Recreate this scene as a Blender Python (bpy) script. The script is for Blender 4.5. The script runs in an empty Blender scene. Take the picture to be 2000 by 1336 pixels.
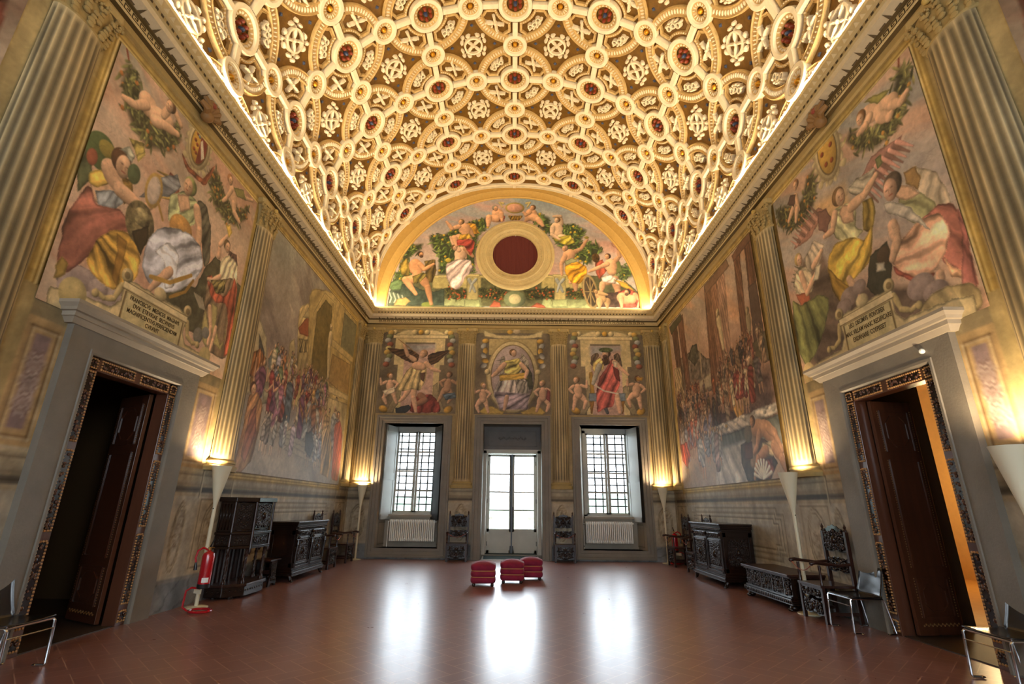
import bpy, math, random
import numpy as np
from math import pi, sin, cos, radians, sqrt, atan2
random.seed(7); rng = np.random.default_rng(7)
scene = bpy.context.scene
COL = scene.collection

# ------------------------------------------------------------------ survey: room size and camera station
W, D, YR = 4.67, 14.87, -2.8          # half width, far wall, wall behind the camera
ZC = 7.36                             # top of the cornice
CF, CPITCH, CYAW, CROLL, CX, CH = 970.95, .3202, -.0043, .0113, .0463, 1.4
def _cam():
    cy, sy = cos(CYAW), sin(CYAW)
    fwd = np.array([sy*cos(CPITCH), cy*cos(CPITCH), sin(CPITCH)])
    r = np.array([cy, -sy, 0.]); u = np.cross(r, fwd)
    c, s = cos(CROLL), sin(CROLL)
    return c*r+s*u, -s*r+c*u, fwd
CR, CU, CFW = _cam(); CC = np.array([CX, 0, CH])
def survey(axis, val):
    """photo measurement -> point on the wall plane (surveying only)"""
    k = {0: (1, 2), 1: (0, 2), 2: (0, 1)}[axis]
    def q(px, py):
        d = CFW + CR*(px-1000)/CF - CU*(py-668)/CF
        t = (val-CC[axis])/d[axis]; p = CC+t*d
        return (float(p[k[0]]), float(p[k[1]]))
    return q

# ------------------------------------------------------------------ colour helpers
def lin(c):
    if isinstance(c, str):
        c = c.lstrip('#'); c = [int(c[i:i+2], 16)/255 for i in (0, 2, 4)]
    return tuple((x/12.92 if x <= .04045 else ((x+.055)/1.055)**2.4) for x in c)
def srgb(c):
    c = c.lstrip('#'); return np.array([int(c[i:i+2], 16)/255 for i in (0, 2, 4)])
def tolin(a):
    a = np.clip(a, 0, 1)
    return np.where(a <= .04045, a/12.92, ((a+.055)/1.055)**2.4)

# ------------------------------------------------------------------ materials
MATS = {}
def mat(name, col='#808080', rough=.5, metal=0, var=.0, scale=8, bump=0, bscale=None, attr=False,
        spec=.5, emit=None, estr=0, coat=0, stretch=None, sheen=0, col2=None, dist=.02):
    if name in MATS: return MATS[name]
    m = bpy.data.materials.new(name); m.use_nodes = True
    nt = m.node_tree; N = nt.nodes; L = nt.links
    b = N['Principled BSDF']
    b.inputs['Roughness'].default_value = rough; b.inputs['Metallic'].default_value = metal
    b.inputs['Specular IOR Level'].default_value = spec
    if coat: b.inputs['Coat Weight'].default_value = coat; b.inputs['Coat Roughness'].default_value = .15
    if sheen: b.inputs['Sheen Weight'].default_value = sheen
    c = lin(col)
    tc = N.new('ShaderNodeTexCoord'); mp = N.new('ShaderNodeMapping')
    L.new(tc.outputs['Object'], mp.inputs['Vector'])
    if stretch: mp.inputs['Scale'].default_value = stretch
    base = None
    if attr:
        a = N.new('ShaderNodeAttribute'); a.attribute_name = 'Col'; base = a.outputs['Color']
    if var or col2:
        n = N.new('ShaderNodeTexNoise'); n.inputs['Scale'].default_value = scale
        n.inputs['Detail'].default_value = 6; n.inputs['Roughness'].default_value = .6
        L.new(mp.outputs['Vector'], n.inputs['Vector'])
        r = N.new('ShaderNodeValToRGB'); L.new(n.outputs['Fac'], r.inputs['Fac'])
        if col2:
            r.color_ramp.elements[0].color = (*c, 1); r.color_ramp.elements[1].color = (*lin(col2), 1)
            r.color_ramp.elements[0].position = .35; r.color_ramp.elements[1].position = .65
            base = r.outputs['Color']
        else:
            r.color_ramp.elements[0].position = .3; r.color_ramp.elements[1].position = .7
            r.color_ramp.elements[0].color = (1-var, 1-var, 1-var, 1); r.color_ramp.elements[1].color = (1+var*.4,)*3+(1,)
            mx = N.new('ShaderNodeMix'); mx.data_type = 'RGBA'; mx.blend_type = 'MULTIPLY'; mx.inputs['Factor'].default_value = 1
            if base: L.new(base, mx.inputs['A'])
            else: mx.inputs['A'].default_value = (*c, 1)
            L.new(r.outputs['Color'], mx.inputs['B']); base = mx.outputs['Result']
    if base: L.new(base, b.inputs['Base Color'])
    else: b.inputs['Base Color'].default_value = (*c, 1)
    if bump:
        n2 = N.new('ShaderNodeTexNoise'); n2.inputs['Scale'].default_value = bscale or scale*3
        n2.inputs['Detail'].default_value = 4
        L.new(mp.outputs['Vector'], n2.inputs['Vector'])
        bp = N.new('ShaderNodeBump'); bp.inputs['Strength'].default_value = bump; bp.inputs['Distance'].default_value = dist
        L.new(n2.outputs['Fac'], bp.inputs['Height']); L.new(bp.outputs['Normal'], b.inputs['Normal'])
    if emit:
        b.inputs['Emission Color'].default_value = (*lin(emit), 1); b.inputs['Emission Strength'].default_value = estr
    MATS[name] = m
    return m

M = dict(
 stucco=mat('stucco', '#eddcb8', .55, var=.14, scale=5, bump=.25, bscale=60),
 stucco_gold=mat('stucco_gold', '#cfab6c', .5, var=.25, scale=12, bump=.3, bscale=70),
 gilt_ground=mat('gilt_ground', '#7a5518', .42, metal=.35, var=.35, scale=9, bump=.3, bscale=40),
 gold=mat('gold', '#d79a2a', .32, metal=.75, var=.2, scale=20),
 red_ball=mat('red_ball', '#8e3a1c', .4, var=.25, scale=30),
 blue_ball=mat('blue_ball', '#3b4560', .35),
 painted=mat('painted_plaster', attr=True, rough=.62, var=.10, scale=14, bump=.12, bscale=30, spec=.35),
 painted_fine=mat('fresco_plaster', attr=True, rough=.55, var=.10, scale=22, bump=.10, bscale=25, spec=.4),
 stone=mat('grey_stone', '#7a7367', .55, var=.18, scale=3, bump=.15, bscale=35),
 stone_light=mat('pale_stone', '#9c9180', .5, var=.12, scale=3, bump=.1, bscale=35),
 wood=mat('walnut', '#341c14', .32, var=.35, scale=14, bump=.08, bscale=30, stretch=(1, 1, .15), coat=.05, spec=.4),
 wood_dark=mat('dark_carved_wood', '#22120b', .22, var=.35, scale=14, bump=.03, bscale=45, spec=.5),
 door_wood=mat('door_walnut', '#553120', .22, var=.3, scale=9, bump=.06, bscale=30, stretch=(1, 1, .12), coat=.5),
 wood_mid=mat('brown_wood', '#5c3726', .28, var=.3, scale=10, bump=.1, bscale=30, stretch=(1, 1, .12), coat=.4),
 bead_gold=mat('gilt_beading', '#b98c58', .38, metal=.3),
 cream=mat('cream_enamel', '#ddd5b8', .4),
 white=mat('white_paint', '#efefe9', .4),
 greypaint=mat('grey_painted_wood', '#b2b2a8', .45, var=.08, scale=4),
 red_velvet=mat('red_velvet', '#8a0b34', .8, var=.25, scale=10, sheen=.12, bump=.1, bscale=90),
 cord=mat('gold_cord', '#c99a5a', .6),
 red_paint=mat('red_paint', '#b3121f', .22, coat=.5),
 black=mat('black_plastic', '#0c0c0e', .25, coat=.3),
 black_rubber=mat('black_rubber', '#141414', .6),
 chrome=mat('chrome', '#c8ccd2', .15, metal=1),
 steel=mat('dark_iron', '#2b2a2a', .45, metal=.5),
 brass=mat('brass', '#b08a4a', .3, metal=.9),
 mat_green=mat('doormat', '#24312f', .95, var=.3, scale=60, bump=.4, bscale=150),
 curtain=mat('maroon_curtain', '#5c2018', .85, var=.12, scale=20),
 dark_room=mat('dim_plaster', '#6d5f4c', .8),
 orange_wall=mat('ochre_plaster', '#c08a3c', .8, var=.1),
)
# ------------------------------------------------------------------ mesh builder
class MB:
    def __init__(s): s.v = []; s.f = []; s.c = []; s.col = None
    def add(s, vs, fs, col=None):
        o = len(s.v); s.v.extend(vs); s.f.extend([tuple(i+o for i in f) for f in fs])
        if s.col is not None or col is not None:
            s.c.extend([col if col is not None else s.col]*len(vs))
        return s
    def box(s, x0, x1, y0, y1, z0, z1):
        return s.add([(x0,y0,z0),(x1,y0,z0),(x1,y1,z0),(x0,y1,z0),(x0,y0,z1),(x1,y0,z1),(x1,y1,z1),(x0,y1,z1)],
              [(0,3,2,1),(4,5,6,7),(0,1,5,4),(1,2,6,5),(2,3,7,6),(3,0,4,7)])
    def bar(s, a, b, w, t=None, up=(0,0,1)):
        """rectangular bar from a to b"""
        t = t or w; a = np.array(a, float); b = np.array(b, float); d = b-a; d /= np.linalg.norm(d)+1e-9
        u = np.array(up, float)
        if abs(d@u) > .95: u = np.array([0,1.,0])
        x = np.cross(d, u); x /= np.linalg.norm(x); y = np.cross(x, d)
        vs = []
        for p in (a, b):
            for (i, j) in ((-1,-1),(1,-1),(1,1),(-1,1)): vs.append(tuple(p+x*i*w/2+y*j*t/2))
        return s.add(vs, [(0,1,2,3),(7,6,5,4),(0,4,5,1),(1,5,6,2),(2,6,7,3),(3,7,4,0)])
    def tube(s, pts, r, n=8, cap=True):
        P = [np.array(p, float) for p in pts]; m = len(P); R = r if hasattr(r, '__len__') else [r]*m
        prev = None; vs = []; fs = []
        for i, p in enumerate(P):
            d = P[min(i+1, m-1)]-P[max(i-1, 0)]; d = d/(np.linalg.norm(d)+1e-9)
            if prev is None:
                u = np.array([0,0,1.]) if abs(d[2]) < .9 else np.array([1.,0,0])
                x = np.cross(d, u)
            else: x = prev-(prev@d)*d
            x /= np.linalg.norm(x)+1e-9; prev = x; y = np.cross(d, x)
            for k in range(n):
                a = 2*pi*k/n; vs.append(tuple(p+(x*cos(a)+y*sin(a))*R[i]))
        for i in range(m-1):
            for k in range(n):
                k2 = (k+1) % n; fs.append((i*n+k, i*n+k2, (i+1)*n+k2, (i+1)*n+k))
        if cap: fs.append(tuple(range(n-1, -1, -1))); fs.append(tuple((m-1)*n+k for k in range(n)))
        return s.add(vs, fs)
    def lathe(s, prof, c=(0,0,0), n=24, sx=1, sy=1, axis='z', cap=True):
        vs = []; fs = []; m = len(prof)
        for (r, z) in prof:
            for k in range(n):
                a = 2*pi*k/n; x, y = r*cos(a)*sx, r*sin(a)*sy
                if axis == 'z': p = (c[0]+x, c[1]+y, c[2]+z)
                elif axis == 'y': p = (c[0]+x, c[1]+z, c[2]+y)
                else: p = (c[0]+z, c[1]+x, c[2]+y)
                vs.append(p)
        for i in range(m-1):
            for k in range(n):
                k2 = (k+1) % n; fs.append((i*n+k, i*n+k2, (i+1)*n+k2, (i+1)*n+k))
        if cap and prof[0][0] > 1e-4: fs.append(tuple(range(n-1, -1, -1)))
        if cap and prof[-1][0] > 1e-4: fs.append(tuple((m-1)*n+k for k in range(n)))
        return s.add(vs, fs)
    def ball(s, c, r, n=8, m=6, sx=1, sy=1, sz=1):
        vs = []; fs = []
        for i in range(m+1):
            t = pi*i/m
            for k in range(n):
                a = 2*pi*k/n; vs.append((c[0]+r*sx*sin(t)*cos(a), c[1]+r*sy*sin(t)*sin(a), c[2]-r*sz*cos(t)))
        for i in range(m):
            for k in range(n):
                k2 = (k+1) % n; fs.append((i*n+k, i*n+k2, (i+1)*n+k2, (i+1)*n+k))
        return s.add(vs, fs)
    def prism(s, poly, axis, a, b):
        """poly 2D extruded along axis from a to b"""
        def P(p, t):
            return {'x': (t, p[0], p[1]), 'y': (p[0], t, p[1]), 'z': (p[0], p[1], t)}[axis]
        n = len(poly); vs = [P(p, a) for p in poly]+[P(p, b) for p in poly]
        return s.add(vs, [tuple(range(n-1, -1, -1)), tuple(range(n, 2*n))]+[(i, (i+1) % n, n+(i+1) % n, n+i) for i in range(n)])
    def build(s, name, m, parent=None, smooth=False, bevel=0, loc=None, rotz=None):
        me = bpy.data.meshes.new(name); me.from_pydata(s.v, [], s.f); me.update()
        import bmesh
        bm = bmesh.new(); bm.from_mesh(me); bmesh.ops.recalc_face_normals(bm, faces=bm.faces); bm.to_mesh(me); bm.free()
        if s.c:
            a = me.color_attributes.new('Col', 'FLOAT_COLOR', 'POINT')
            c = np.ones((len(s.v), 4), np.float32); c[:, :3] = tolin(np.array([srgb(q) if isinstance(q, str) else q for q in s.c], float)); a.data.foreach_set('color', c.ravel())
        me.materials.append(M[m] if isinstance(m, str) else m)
        if smooth: me.polygons.foreach_set('use_smooth', [True]*len(me.polygons))
        o = bpy.data.objects.new(name, me); COL.objects.link(o)
        if smooth and smooth != 'full':
            try:
                me.set_sharp_from_angle(angle=radians(40))
            except Exception: pass
        if bevel:
            bv = o.modifiers.new('bevel', 'BEVEL'); bv.width = bevel; bv.segments = 2; bv.limit_method = 'ANGLE'
        if parent: o.parent = parent
        if loc: o.location = loc
        if rotz is not None: o.rotation_euler = (0, 0, rotz)
        return o
def tag(o, label=None, cat=None, group=None, kind=None):
    if label: o['label'] = label
    if cat: o['category'] = cat
    if group: o['group'] = group
    if kind: o['kind'] = kind
    return o
def thing(name, label, cat, loc=(0,0,0), rz=0, group=None):
    o = bpy.data.objects.new(name, None); COL.objects.link(o); o.empty_display_size = .1
    o.location = loc; o.rotation_euler = (0, 0, rz)
    return tag(o, label, cat, group)
def struct(o): o['kind'] = 'structure'; return o
def copy_tree(o, parent=None):
    c = o.copy(); COL.objects.link(c)
    if parent is not None: c.parent = parent
    for ch in list(o.children): copy_tree(ch, c)
    return c
def grid_obj(name, us, vs, fn, cols, m, parent=None, skip=None, smooth=False):
    """grid mesh: fn(U,V)->(x,y,z) arrays, cols (nv,nu,3) sRGB"""
    U, V = np.meshgrid(us, vs); X, Y, Z = fn(U, V)
    nu, nv = len(us), len(vs)
    co = np.stack([X, Y, Z], -1).reshape(-1, 3).astype(np.float32)
    i = np.arange(nu*nv).reshape(nv, nu)
    q = np.stack([i[:-1, :-1], i[:-1, 1:], i[1:, 1:], i[1:, :-1]], -1).reshape(-1, 4)
    if skip is not None:
        cu = (U[:-1, :-1]+U[1:, 1:])/2; cv = (V[:-1, :-1]+V[1:, 1:])/2
        q = q[~skip(cu, cv).reshape(-1)]
    me = bpy.data.meshes.new(name); me.vertices.add(len(co)); me.vertices.foreach_set('co', co.ravel())
    n = len(q); me.loops.add(4*n); me.loops.foreach_set('vertex_index', q.ravel().astype(np.int32))
    me.polygons.add(n); me.polygons.foreach_set('loop_start', np.arange(0, 4*n, 4, dtype=np.int32))
    me.update(calc_edges=True); me.validate()
    if cols is not None:
        a = me.color_attributes.new('Col', 'FLOAT_COLOR', 'POINT')
        c = np.ones((len(co), 4), np.float32); c[:, :3] = tolin(cols).reshape(-1, 3); a.data.foreach_set('color', c.ravel())
    me.materials.append(M[m] if isinstance(m, str) else m)
    if smooth: me.polygons.foreach_set('use_smooth', [True]*n)
    o = bpy.data.objects.new(name, me); COL.objects.link(o)
    if parent: o.parent = parent
    return o

# ------------------------------------------------------------------ camera and render view
cd = bpy.data.cameras.new('camera'); cam = bpy.data.objects.new('camera', cd); COL.objects.link(cam)
cd.sensor_fit = 'HORIZONTAL'; cd.sensor_width = 36; cd.lens = CF*36/2000; cd.clip_end = 300; cd.clip_start = .05
from mathutils import Matrix, Vector
cam.matrix_world = Matrix(((CR[0], CU[0], -CFW[0], CC[0]), (CR[1], CU[1], -CFW[1], CC[1]), (CR[2], CU[2], -CFW[2], CC[2]), (0, 0, 0, 1)))
scene.camera = cam
scene.view_settings.view_transform = 'Standard'; scene.view_settings.look = 'None'
scene.view_settings.gamma = 1; scene.view_settings.use_curve_mapping = False
scene.view_settings.exposure = .42
# ------------------------------------------------------------------ procedural plaster painting (vertex colours computed here)
def vnoise(U, V, f, seed=0):
    x = U*f+seed*17.31+1000; y = V*f+seed*5.77+1000
    xi = np.floor(x).astype(np.int64); yi = np.floor(y).astype(np.int64); xf = x-xi; yf = y-yi
    xf = xf*xf*(3-2*xf); yf = yf*yf*(3-2*yf)
    def h(a, b):
        n = (a*374761393+b*668265263+seed*1274126177) & 0xffffffff
        n = ((n ^ (n >> 13))*1274126177) & 0xffffffff
        return ((n ^ (n >> 16)) & 0xffff)/65535.
    return (h(xi, yi)*(1-xf)+h(xi+1, yi)*xf)*(1-yf)+(h(xi, yi+1)*(1-xf)+h(xi+1, yi+1)*xf)*yf
def fbm(U, V, f, seed=0, o=4):
    s = 0; a = .5; t = 0
    for i in range(o):
        s = s+a*vnoise(U, V, f*2**i, seed+i); t += a; a *= .55
    return s/t
class Cv:
    def __init__(s, u0, u1, v0, v1, res, base='#a08a6a', q=None):
        s.us = np.linspace(u0, u1, max(2, int(round((u1-u0)/res))+1)); s.vs = np.linspace(v0, v1, max(2, int(round((v1-v0)/res))+1))
        s.U, s.V = np.meshgrid(s.us, s.vs); s.res = res; s.img = np.empty(s.U.shape+(3,)); s.img[:] = srgb(base); s.q = q; s.n = 0
    def P(s, pts): return [s.q(*p) for p in pts] if s.q else list(pts)
    def win(s, a, b, c, d):
        i0 = max(0, np.searchsorted(s.us, a)-1); i1 = min(len(s.us), np.searchsorted(s.us, b)+1)
        j0 = max(0, np.searchsorted(s.vs, c)-1); j1 = min(len(s.vs), np.searchsorted(s.vs, d)+1)
        return (slice(j0, j1), slice(i0, i1))
    def put(s, w, m, col):
        s.img[w] = s.img[w]*(1-m[..., None])+col*m[..., None]
    def poly(s, pts, col, soft=None, fold=None, alpha=1, grain=.12, line=.35, raw=False, grad=None):
        pts = np.array(pts if raw else s.P(pts), float)
        if fold and len(pts) > 5:
            for c_ in (.14, .2): nx = np.roll(pts, -1, 0); pts = np.stack([pts*(1-c_)+nx*c_, pts*c_+nx*(1-c_)], 1).reshape(-1, 2)
        soft = soft or s.res*1.2; s.n += 1
        mg = soft*2; w = s.win(pts[:, 0].min()-mg, pts[:, 0].max()+mg, pts[:, 1].min()-mg, pts[:, 1].max()+mg)
        U, V = s.U[w], s.V[w]
        if U.size == 0: return
        if line: U = U+(fbm(U, V, 11, 301, 2)-.5)*.035; V = V+(fbm(U, V, 11, 302, 2)-.5)*.035
        d = np.full(U.shape, 1e9); ins = np.zeros(U.shape, bool); n = len(pts)
        for i in range(n):
            a = pts[i]; b = pts[(i+1) % n]; e = b-a; L2 = e@e+1e-12
            t = np.clip(((U-a[0])*e[0]+(V-a[1])*e[1])/L2, 0, 1)
            d = np.minimum(d, (U-a[0]-t*e[0])**2+(V-a[1]-t*e[1])**2)
            c = ((a[1] > V) != (b[1] > V)); 
            with np.errstate(divide='ignore', invalid='ignore'): xx = e[0]*(V-a[1])/(e[1] if abs(e[1]) > 1e-12 else 1e-12)+a[0]
            ins ^= c & (U < xx)
        d = np.sqrt(d)*np.where(ins, -1, 1); m = np.clip(.5-d/soft, 0, 1)*alpha
        C = np.broadcast_to(srgb(col) if isinstance(col, str) else col, U.shape+(3,)).copy()
        k = 1+grain*2*(fbm(U, V, 9, s.n)-.5)
        if fold:
            ang, freq, amp = fold; ca, sa = cos(radians(ang)), sin(radians(ang))
            sp = max(np.ptp(pts[:, 0]), np.ptp(pts[:, 1])); cu_, cv_ = pts.mean(0); d0 = sp*(.75+.5*abs(sin(s.n*1.7)))
            sa = abs(sa); ca = ca if sin(radians(ang)) >= 0 else -ca; x = -U*sa+V*ca; y = U*ca+V*sa; wv = (fbm(U, V, 1.6, s.n+40, 2)-.5)*1.6
            # folds fan out from a gathering point above or beside the cloth
            gx, gy = cu_+ca*d0+.12*sp*sin(s.n), cv_+sa*d0+.15*sp
            th = np.arctan2(U-gx, gy-V)*np.hypot(cu_-gx, cv_-gy); rr_ = np.hypot(U-gx, V-gy)
            ph = th*freq*1.9*2*pi+(fbm(U, V, 2.2/max(sp, .3), s.n+70, 3)-.5)*6+np.sin(rr_/sp*4+s.n)*1.2
            f1 = np.sin(ph); f2 = np.sin(ph*.47+1.3+s.n)
            fan = np.where(f1 < -.35, (f1+.35)*1.5, 0)+np.clip(f1-.3, 0, 1)*.8+.45*f2
            r1 = 1-np.abs(2*fbm((x+wv*.5)*freq*.9, (y+wv*.5)*freq*.28, 1.0, s.n+50, 2)-1)*2.4
            r2 = 1-np.abs(2*fbm((x+wv*.3)*freq*2.1, y*freq*.7, 1.0, s.n+60, 2)-1)*2.0
            k = k*np.clip(1+amp*(1.15*fan+.8*r1+.4*r2-.2), .35, 1.45)
        if grad: k = k*(grad[0]+(grad[1]-grad[0])*(V-V.min())/(V.max()-V.min()+1e-9))
        if line: k = k*(1-line*np.clip(1-np.abs(d)/(soft*2.2), 0, 1)*(d < 0))
        s.put(w, m, np.clip(C*k[..., None], 0, 1))
    def ell(s, c, rx, ry=None, col='#ffffff', ang=0, soft=None, alpha=1, shade=.22, raw=False, grain=.08, ring=None, lw=None):
        c = c if raw else (s.q(*c) if s.q else c); ry = ry or rx; soft = soft or s.res*1.2; R = max(rx, ry)+soft*2; s.n += 1
        w = s.win(c[0]-R, c[0]+R, c[1]-R, c[1]+R); U, V = s.U[w]-c[0], s.V[w]-c[1]
        if U.size == 0: return
        ca, sa = cos(radians(ang)), sin(radians(ang)); x = (U*ca+V*sa)/rx; y = (-U*sa+V*ca)/ry
        r = np.sqrt(x*x+y*y); d = (r-1)*min(rx, ry)
        if ring: d = np.abs(d+ring/2)-ring/2
        m = np.clip(.5-d/soft, 0, 1)*alpha
        k = 1+shade*(-x*.55*s.side+y*.5)-shade*.5*np.clip(r, 0, 1)**3+grain*2*(fbm(U+c[0], V+c[1], 12, s.n)-.5)
        s.put(w, m, np.clip((srgb(col) if isinstance(col, str) else col)*k[..., None], 0, 1))
    side = 1
    def cap(s, a, b, ra, rb, col, shade=.5, raw=False, soft=None, alpha=1):
        if not raw: a, b = s.P([a, b])
        a = np.array(a); b = np.array(b); soft = soft or s.res*1.2; R = max(ra, rb)+soft*2
        w = s.win(min(a[0], b[0])-R, max(a[0], b[0])+R, min(a[1], b[1])-R, max(a[1], b[1])+R); U, V = s.U[w], s.V[w]
        if U.size == 0: return
        e = b-a; L2 = e@e+1e-12; t = np.clip(((U-a[0])*e[0]+(V-a[1])*e[1])/L2, 0, 1)
        dx, dy = U-a[0]-t*e[0], V-a[1]-t*e[1]; r = (ra+(rb-ra)*t)*(.9 if shade == 0 else .80)
        bulge = 1+.18*np.sin(np.pi*np.clip(t*1.3, 0, 1)); r = r*bulge
        dd = np.sqrt(dx*dx+dy*dy); m = np.clip(.5-(dd-r)/soft, 0, 1)*alpha
        k = 1+shade*((-dx*.6*s.side+dy*.8)/r)*.6-shade*.4*(dd/r)**3
        s.put(w, m, np.clip((srgb(col) if isinstance(col, str) else col)*np.clip(k, .3, 1.3)[..., None], 0, 1))
    def limb(s, pts, r0, r1, col, **k):
        n = len(pts)-1
        for i in range(n):
            s.cap(pts[i], pts[i+1], r0+(r1-r0)*i/n, r0+(r1-r0)*(i+1)/n, col, **k)
    def line(s, pts, wd, col, alpha=1, raw=False, soft=None):
        pts = pts if raw else s.P(pts)
        for a, b in zip(pts[:-1], pts[1:]): s.cap(a, b, wd/2, wd/2, col, shade=0, raw=True, soft=soft, alpha=alpha)
    def head(s, c, r, hair='#5a3a20', skin='#b98d6a', look=1, raw=False, beard=None, ht=.0):
        c = c if raw else (s.q(*c) if s.q else c); x, y = c; r = r*.80
        s.ell((x-.2*r*look, y+.2*r), r*1.0, r*1.02, hair, raw=True, shade=.5, grain=.3)
        s.ell((x+.12*r*look, y-.1*r), r*.72, r*.98, skin, raw=True, shade=.45); s.ell((x-.25*r*look, y-.25*r), r*.3, r*.5, np.array(srgb(skin) if isinstance(skin, str) else skin)*.72, raw=True, alpha=.6, soft=r*.3)
        if beard: s.ell((x+.2*r*look, y-.7*r), r*.6, r*.55, beard, raw=True)
        if r > s.res*5:
            for k in (-.22, .35): s.ell((x+r*(.15*look+k*look), y+.05*r), r*.13, r*.06, '#5c3c2c', raw=True, shade=0, alpha=.75)
            s.line([(x+r*.28*look, y+.0*r), (x+r*.34*look, y-.3*r)], r*.1, '#8f6248', raw=True, alpha=.7)
            s.line([(x+r*.05*look, y-.52*r), (x+r*.38*look, y-.5*r)], r*.12, '#8a3f30', raw=True, alpha=.8)
    def putto(s, c, h, ang=0, skin='#c99d7c', hair='#7a5128', wing=None, flip=1):
        """small winged child, height h, centre c (photo point or raw if q None)"""
        x, y = s.q(*c) if s.q else c; ca, sa = cos(radians(ang)), sin(radians(ang))
        def T(a, b): a *= flip; return (x+(a*ca-b*sa)*h, y+(a*sa+b*ca)*h)
        if wing:
            s.poly([T(.1, .2), T(.38, .42), T(.42, .1), T(.15, .0)], wing, raw=True)
        s.limb([T(-.08, -.12), T(-.2, -.32), T(-.12, -.52)], .1*h, .05*h, skin, raw=True)
        s.limb([T(.08, -.12), T(.14, -.32), T(.2, -.52)], .1*h, .05*h, skin, raw=True)
        s.cap(T(0, .16), T(0, -.1), .13*h, .14*h, skin, raw=True)
        s.limb([T(-.12, .2), T(-.28, .12), T(-.3, .32)], .06*h, .04*h, skin, raw=True)
        s.limb([T(.12, .2), T(.26, .1), T(.16, -.02)], .06*h, .04*h, skin, raw=True)
        s.head(T(.02, .38), .12*h, hair, skin, look=flip, raw=True)
    def foliage(s, pts, col, n=200, r=.05, seed=3, col2=None, raw=False, fruit=None, nf=0):
        P = np.array(pts if raw else s.P(pts)); rg = np.random.default_rng(seed)
        s.poly(P, (srgb(col)*.6), raw=True, soft=r*1.6, line=0, grain=.4, alpha=.85)
        a, b = P.min(0), P.max(0); k = 0; c2 = srgb(col2 or col); c1 = srgb(col)
        while k < n:
            p = a+(b-a)*rg.random(2); k += 1
            ins = False
            for i in range(len(P)):
                A, B = P[i], P[(i+1) % len(P)]
                if (A[1] > p[1]) != (B[1] > p[1]) and p[0] < (B[0]-A[0])*(p[1]-A[1])/(B[1]-A[1])+A[0]: ins = not ins
            if not ins: continue
            t = rg.random(); p = p+(rg.random(2)-.5)*r*3; s.ell(p, r*(.7+.8*rg.random()), r*.32, (c1*(1-t)+c2*t)*(.65+.8*rg.random()), ang=rg.random()*180, raw=True, shade=.3)
            if fruit and rg.random() < nf: s.ell(p, r*.55, r*.55, fruit, raw=True)
    def wash(s, f, seed, amp, tint=(1, 1, 1)):
        n = fbm(s.U, s.V, f, seed)-.5
        s.img = np.clip(s.img*(1+amp*2*n[..., None]*np.array(tint)), 0, 1)
    def finish(s, wear=.05):
        L_ = s.img.mean(-1, keepdims=True); s.img = s.img*.80+L_*.20*np.array([1.08, 1.0, .86]); s.img = np.clip(s.img*1.10+.01, 0, 1)
        n = fbm(s.U*1.0, s.V*1.0, 30, 93, 3)-.5; s.img = np.clip(s.img*(1+.10*n[..., None]), 0, 1)
        s.wash(1.3, 91, .18); s.wash(14, 92, .10)
        crack = np.abs(fbm(s.U, s.V, 2.2, 77)-.5); s.img *= (1-.10*np.clip(1-crack/.006, 0, 1))[..., None]
def crowd(cv, region, n, h, pal, seed=1, skin='#b98d6c', raw=False, hm=1.0, lean=8):
    """standing robed figures, painted back to front inside a region (u0,u1,v_bottom,v_top)"""
    rg = np.random.default_rng(seed); u0, u1, v0, v1 = region
    items = sorted([(v0+(v1-v0)*rg.random(), u0+(u1-u0)*rg.random()) for _ in range(n)], reverse=True)
    for v, u in items:
        hh = h*(1-.35*(v-v0)/(v1-v0+1e-6))*(.9+.2*rg.random()); col = pal[rg.integers(len(pal))]; k = rg.uniform(.8, 1.15)
        c = np.clip(srgb(col)*k, 0, 1); a = radians(rg.uniform(-lean, lean)); dx = sin(a)*hh; w = hh*rg.uniform(.10, .16)
        pts = [(u-w*.9, v), (u+w*.9, v), (u+w*1.1+dx*.4, v+hh*.4), (u+w+dx*.8, v+hh*.74), (u+w*.35+dx*.9, v+hh*.84), (u-w*.35+dx*.9, v+hh*.84), (u-w+dx*.8, v+hh*.74), (u-w*.7+dx*.4, v+hh*.45)]
        sk = srgb(skin)*rg.uniform(.8, 1.1)
        if rg.random() < .6:
            for sg in (-.35, .45): cv.cap((u+sg*w, v+hh*.25), (u+sg*w*1.3, v-hh*.02), .045*hh, .028*hh, sk, raw=True)
            pts[0] = (u-w*.8, v+hh*.22); pts[1] = (u+w*.8, v+hh*.2)
        cv.poly(pts, c, raw=True, fold=(rg.uniform(-25, 25), 4/hh, .22), line=.4)
        if rg.random() < .6:
            t = rg.uniform(-1, 1); x0 = u+dx*.8+np.sign(t)*w; cv.limb([(x0, v+hh*.74), (x0+t*w*1.2, v+hh*rg.uniform(.5, .68)), (x0+t*w*1.9, v+hh*rg.uniform(.55, .98))], .038*hh, .024*hh, sk, raw=True)
        if rg.random() < .5:
            c2 = srgb(pal[rg.integers(len(pal))]); cv.poly([(u-w*.9+dx*.8, v+hh*.76), (u+w*.6, v+hh*.5), (u+w*.8, v+hh*.3), (u, v+hh*.42), (u-w*.95, v+hh*.6)], c2, raw=True, fold=(60, 5/hh, .2))
        cv.head((u+dx*.95, v+hh*.91), .07*hh, ['#4a3320', '#6b4526', '#2f2620', '#9a8a72'][rg.integers(4)], sk, look=rg.choice([-1, 1]), raw=True)
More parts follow.
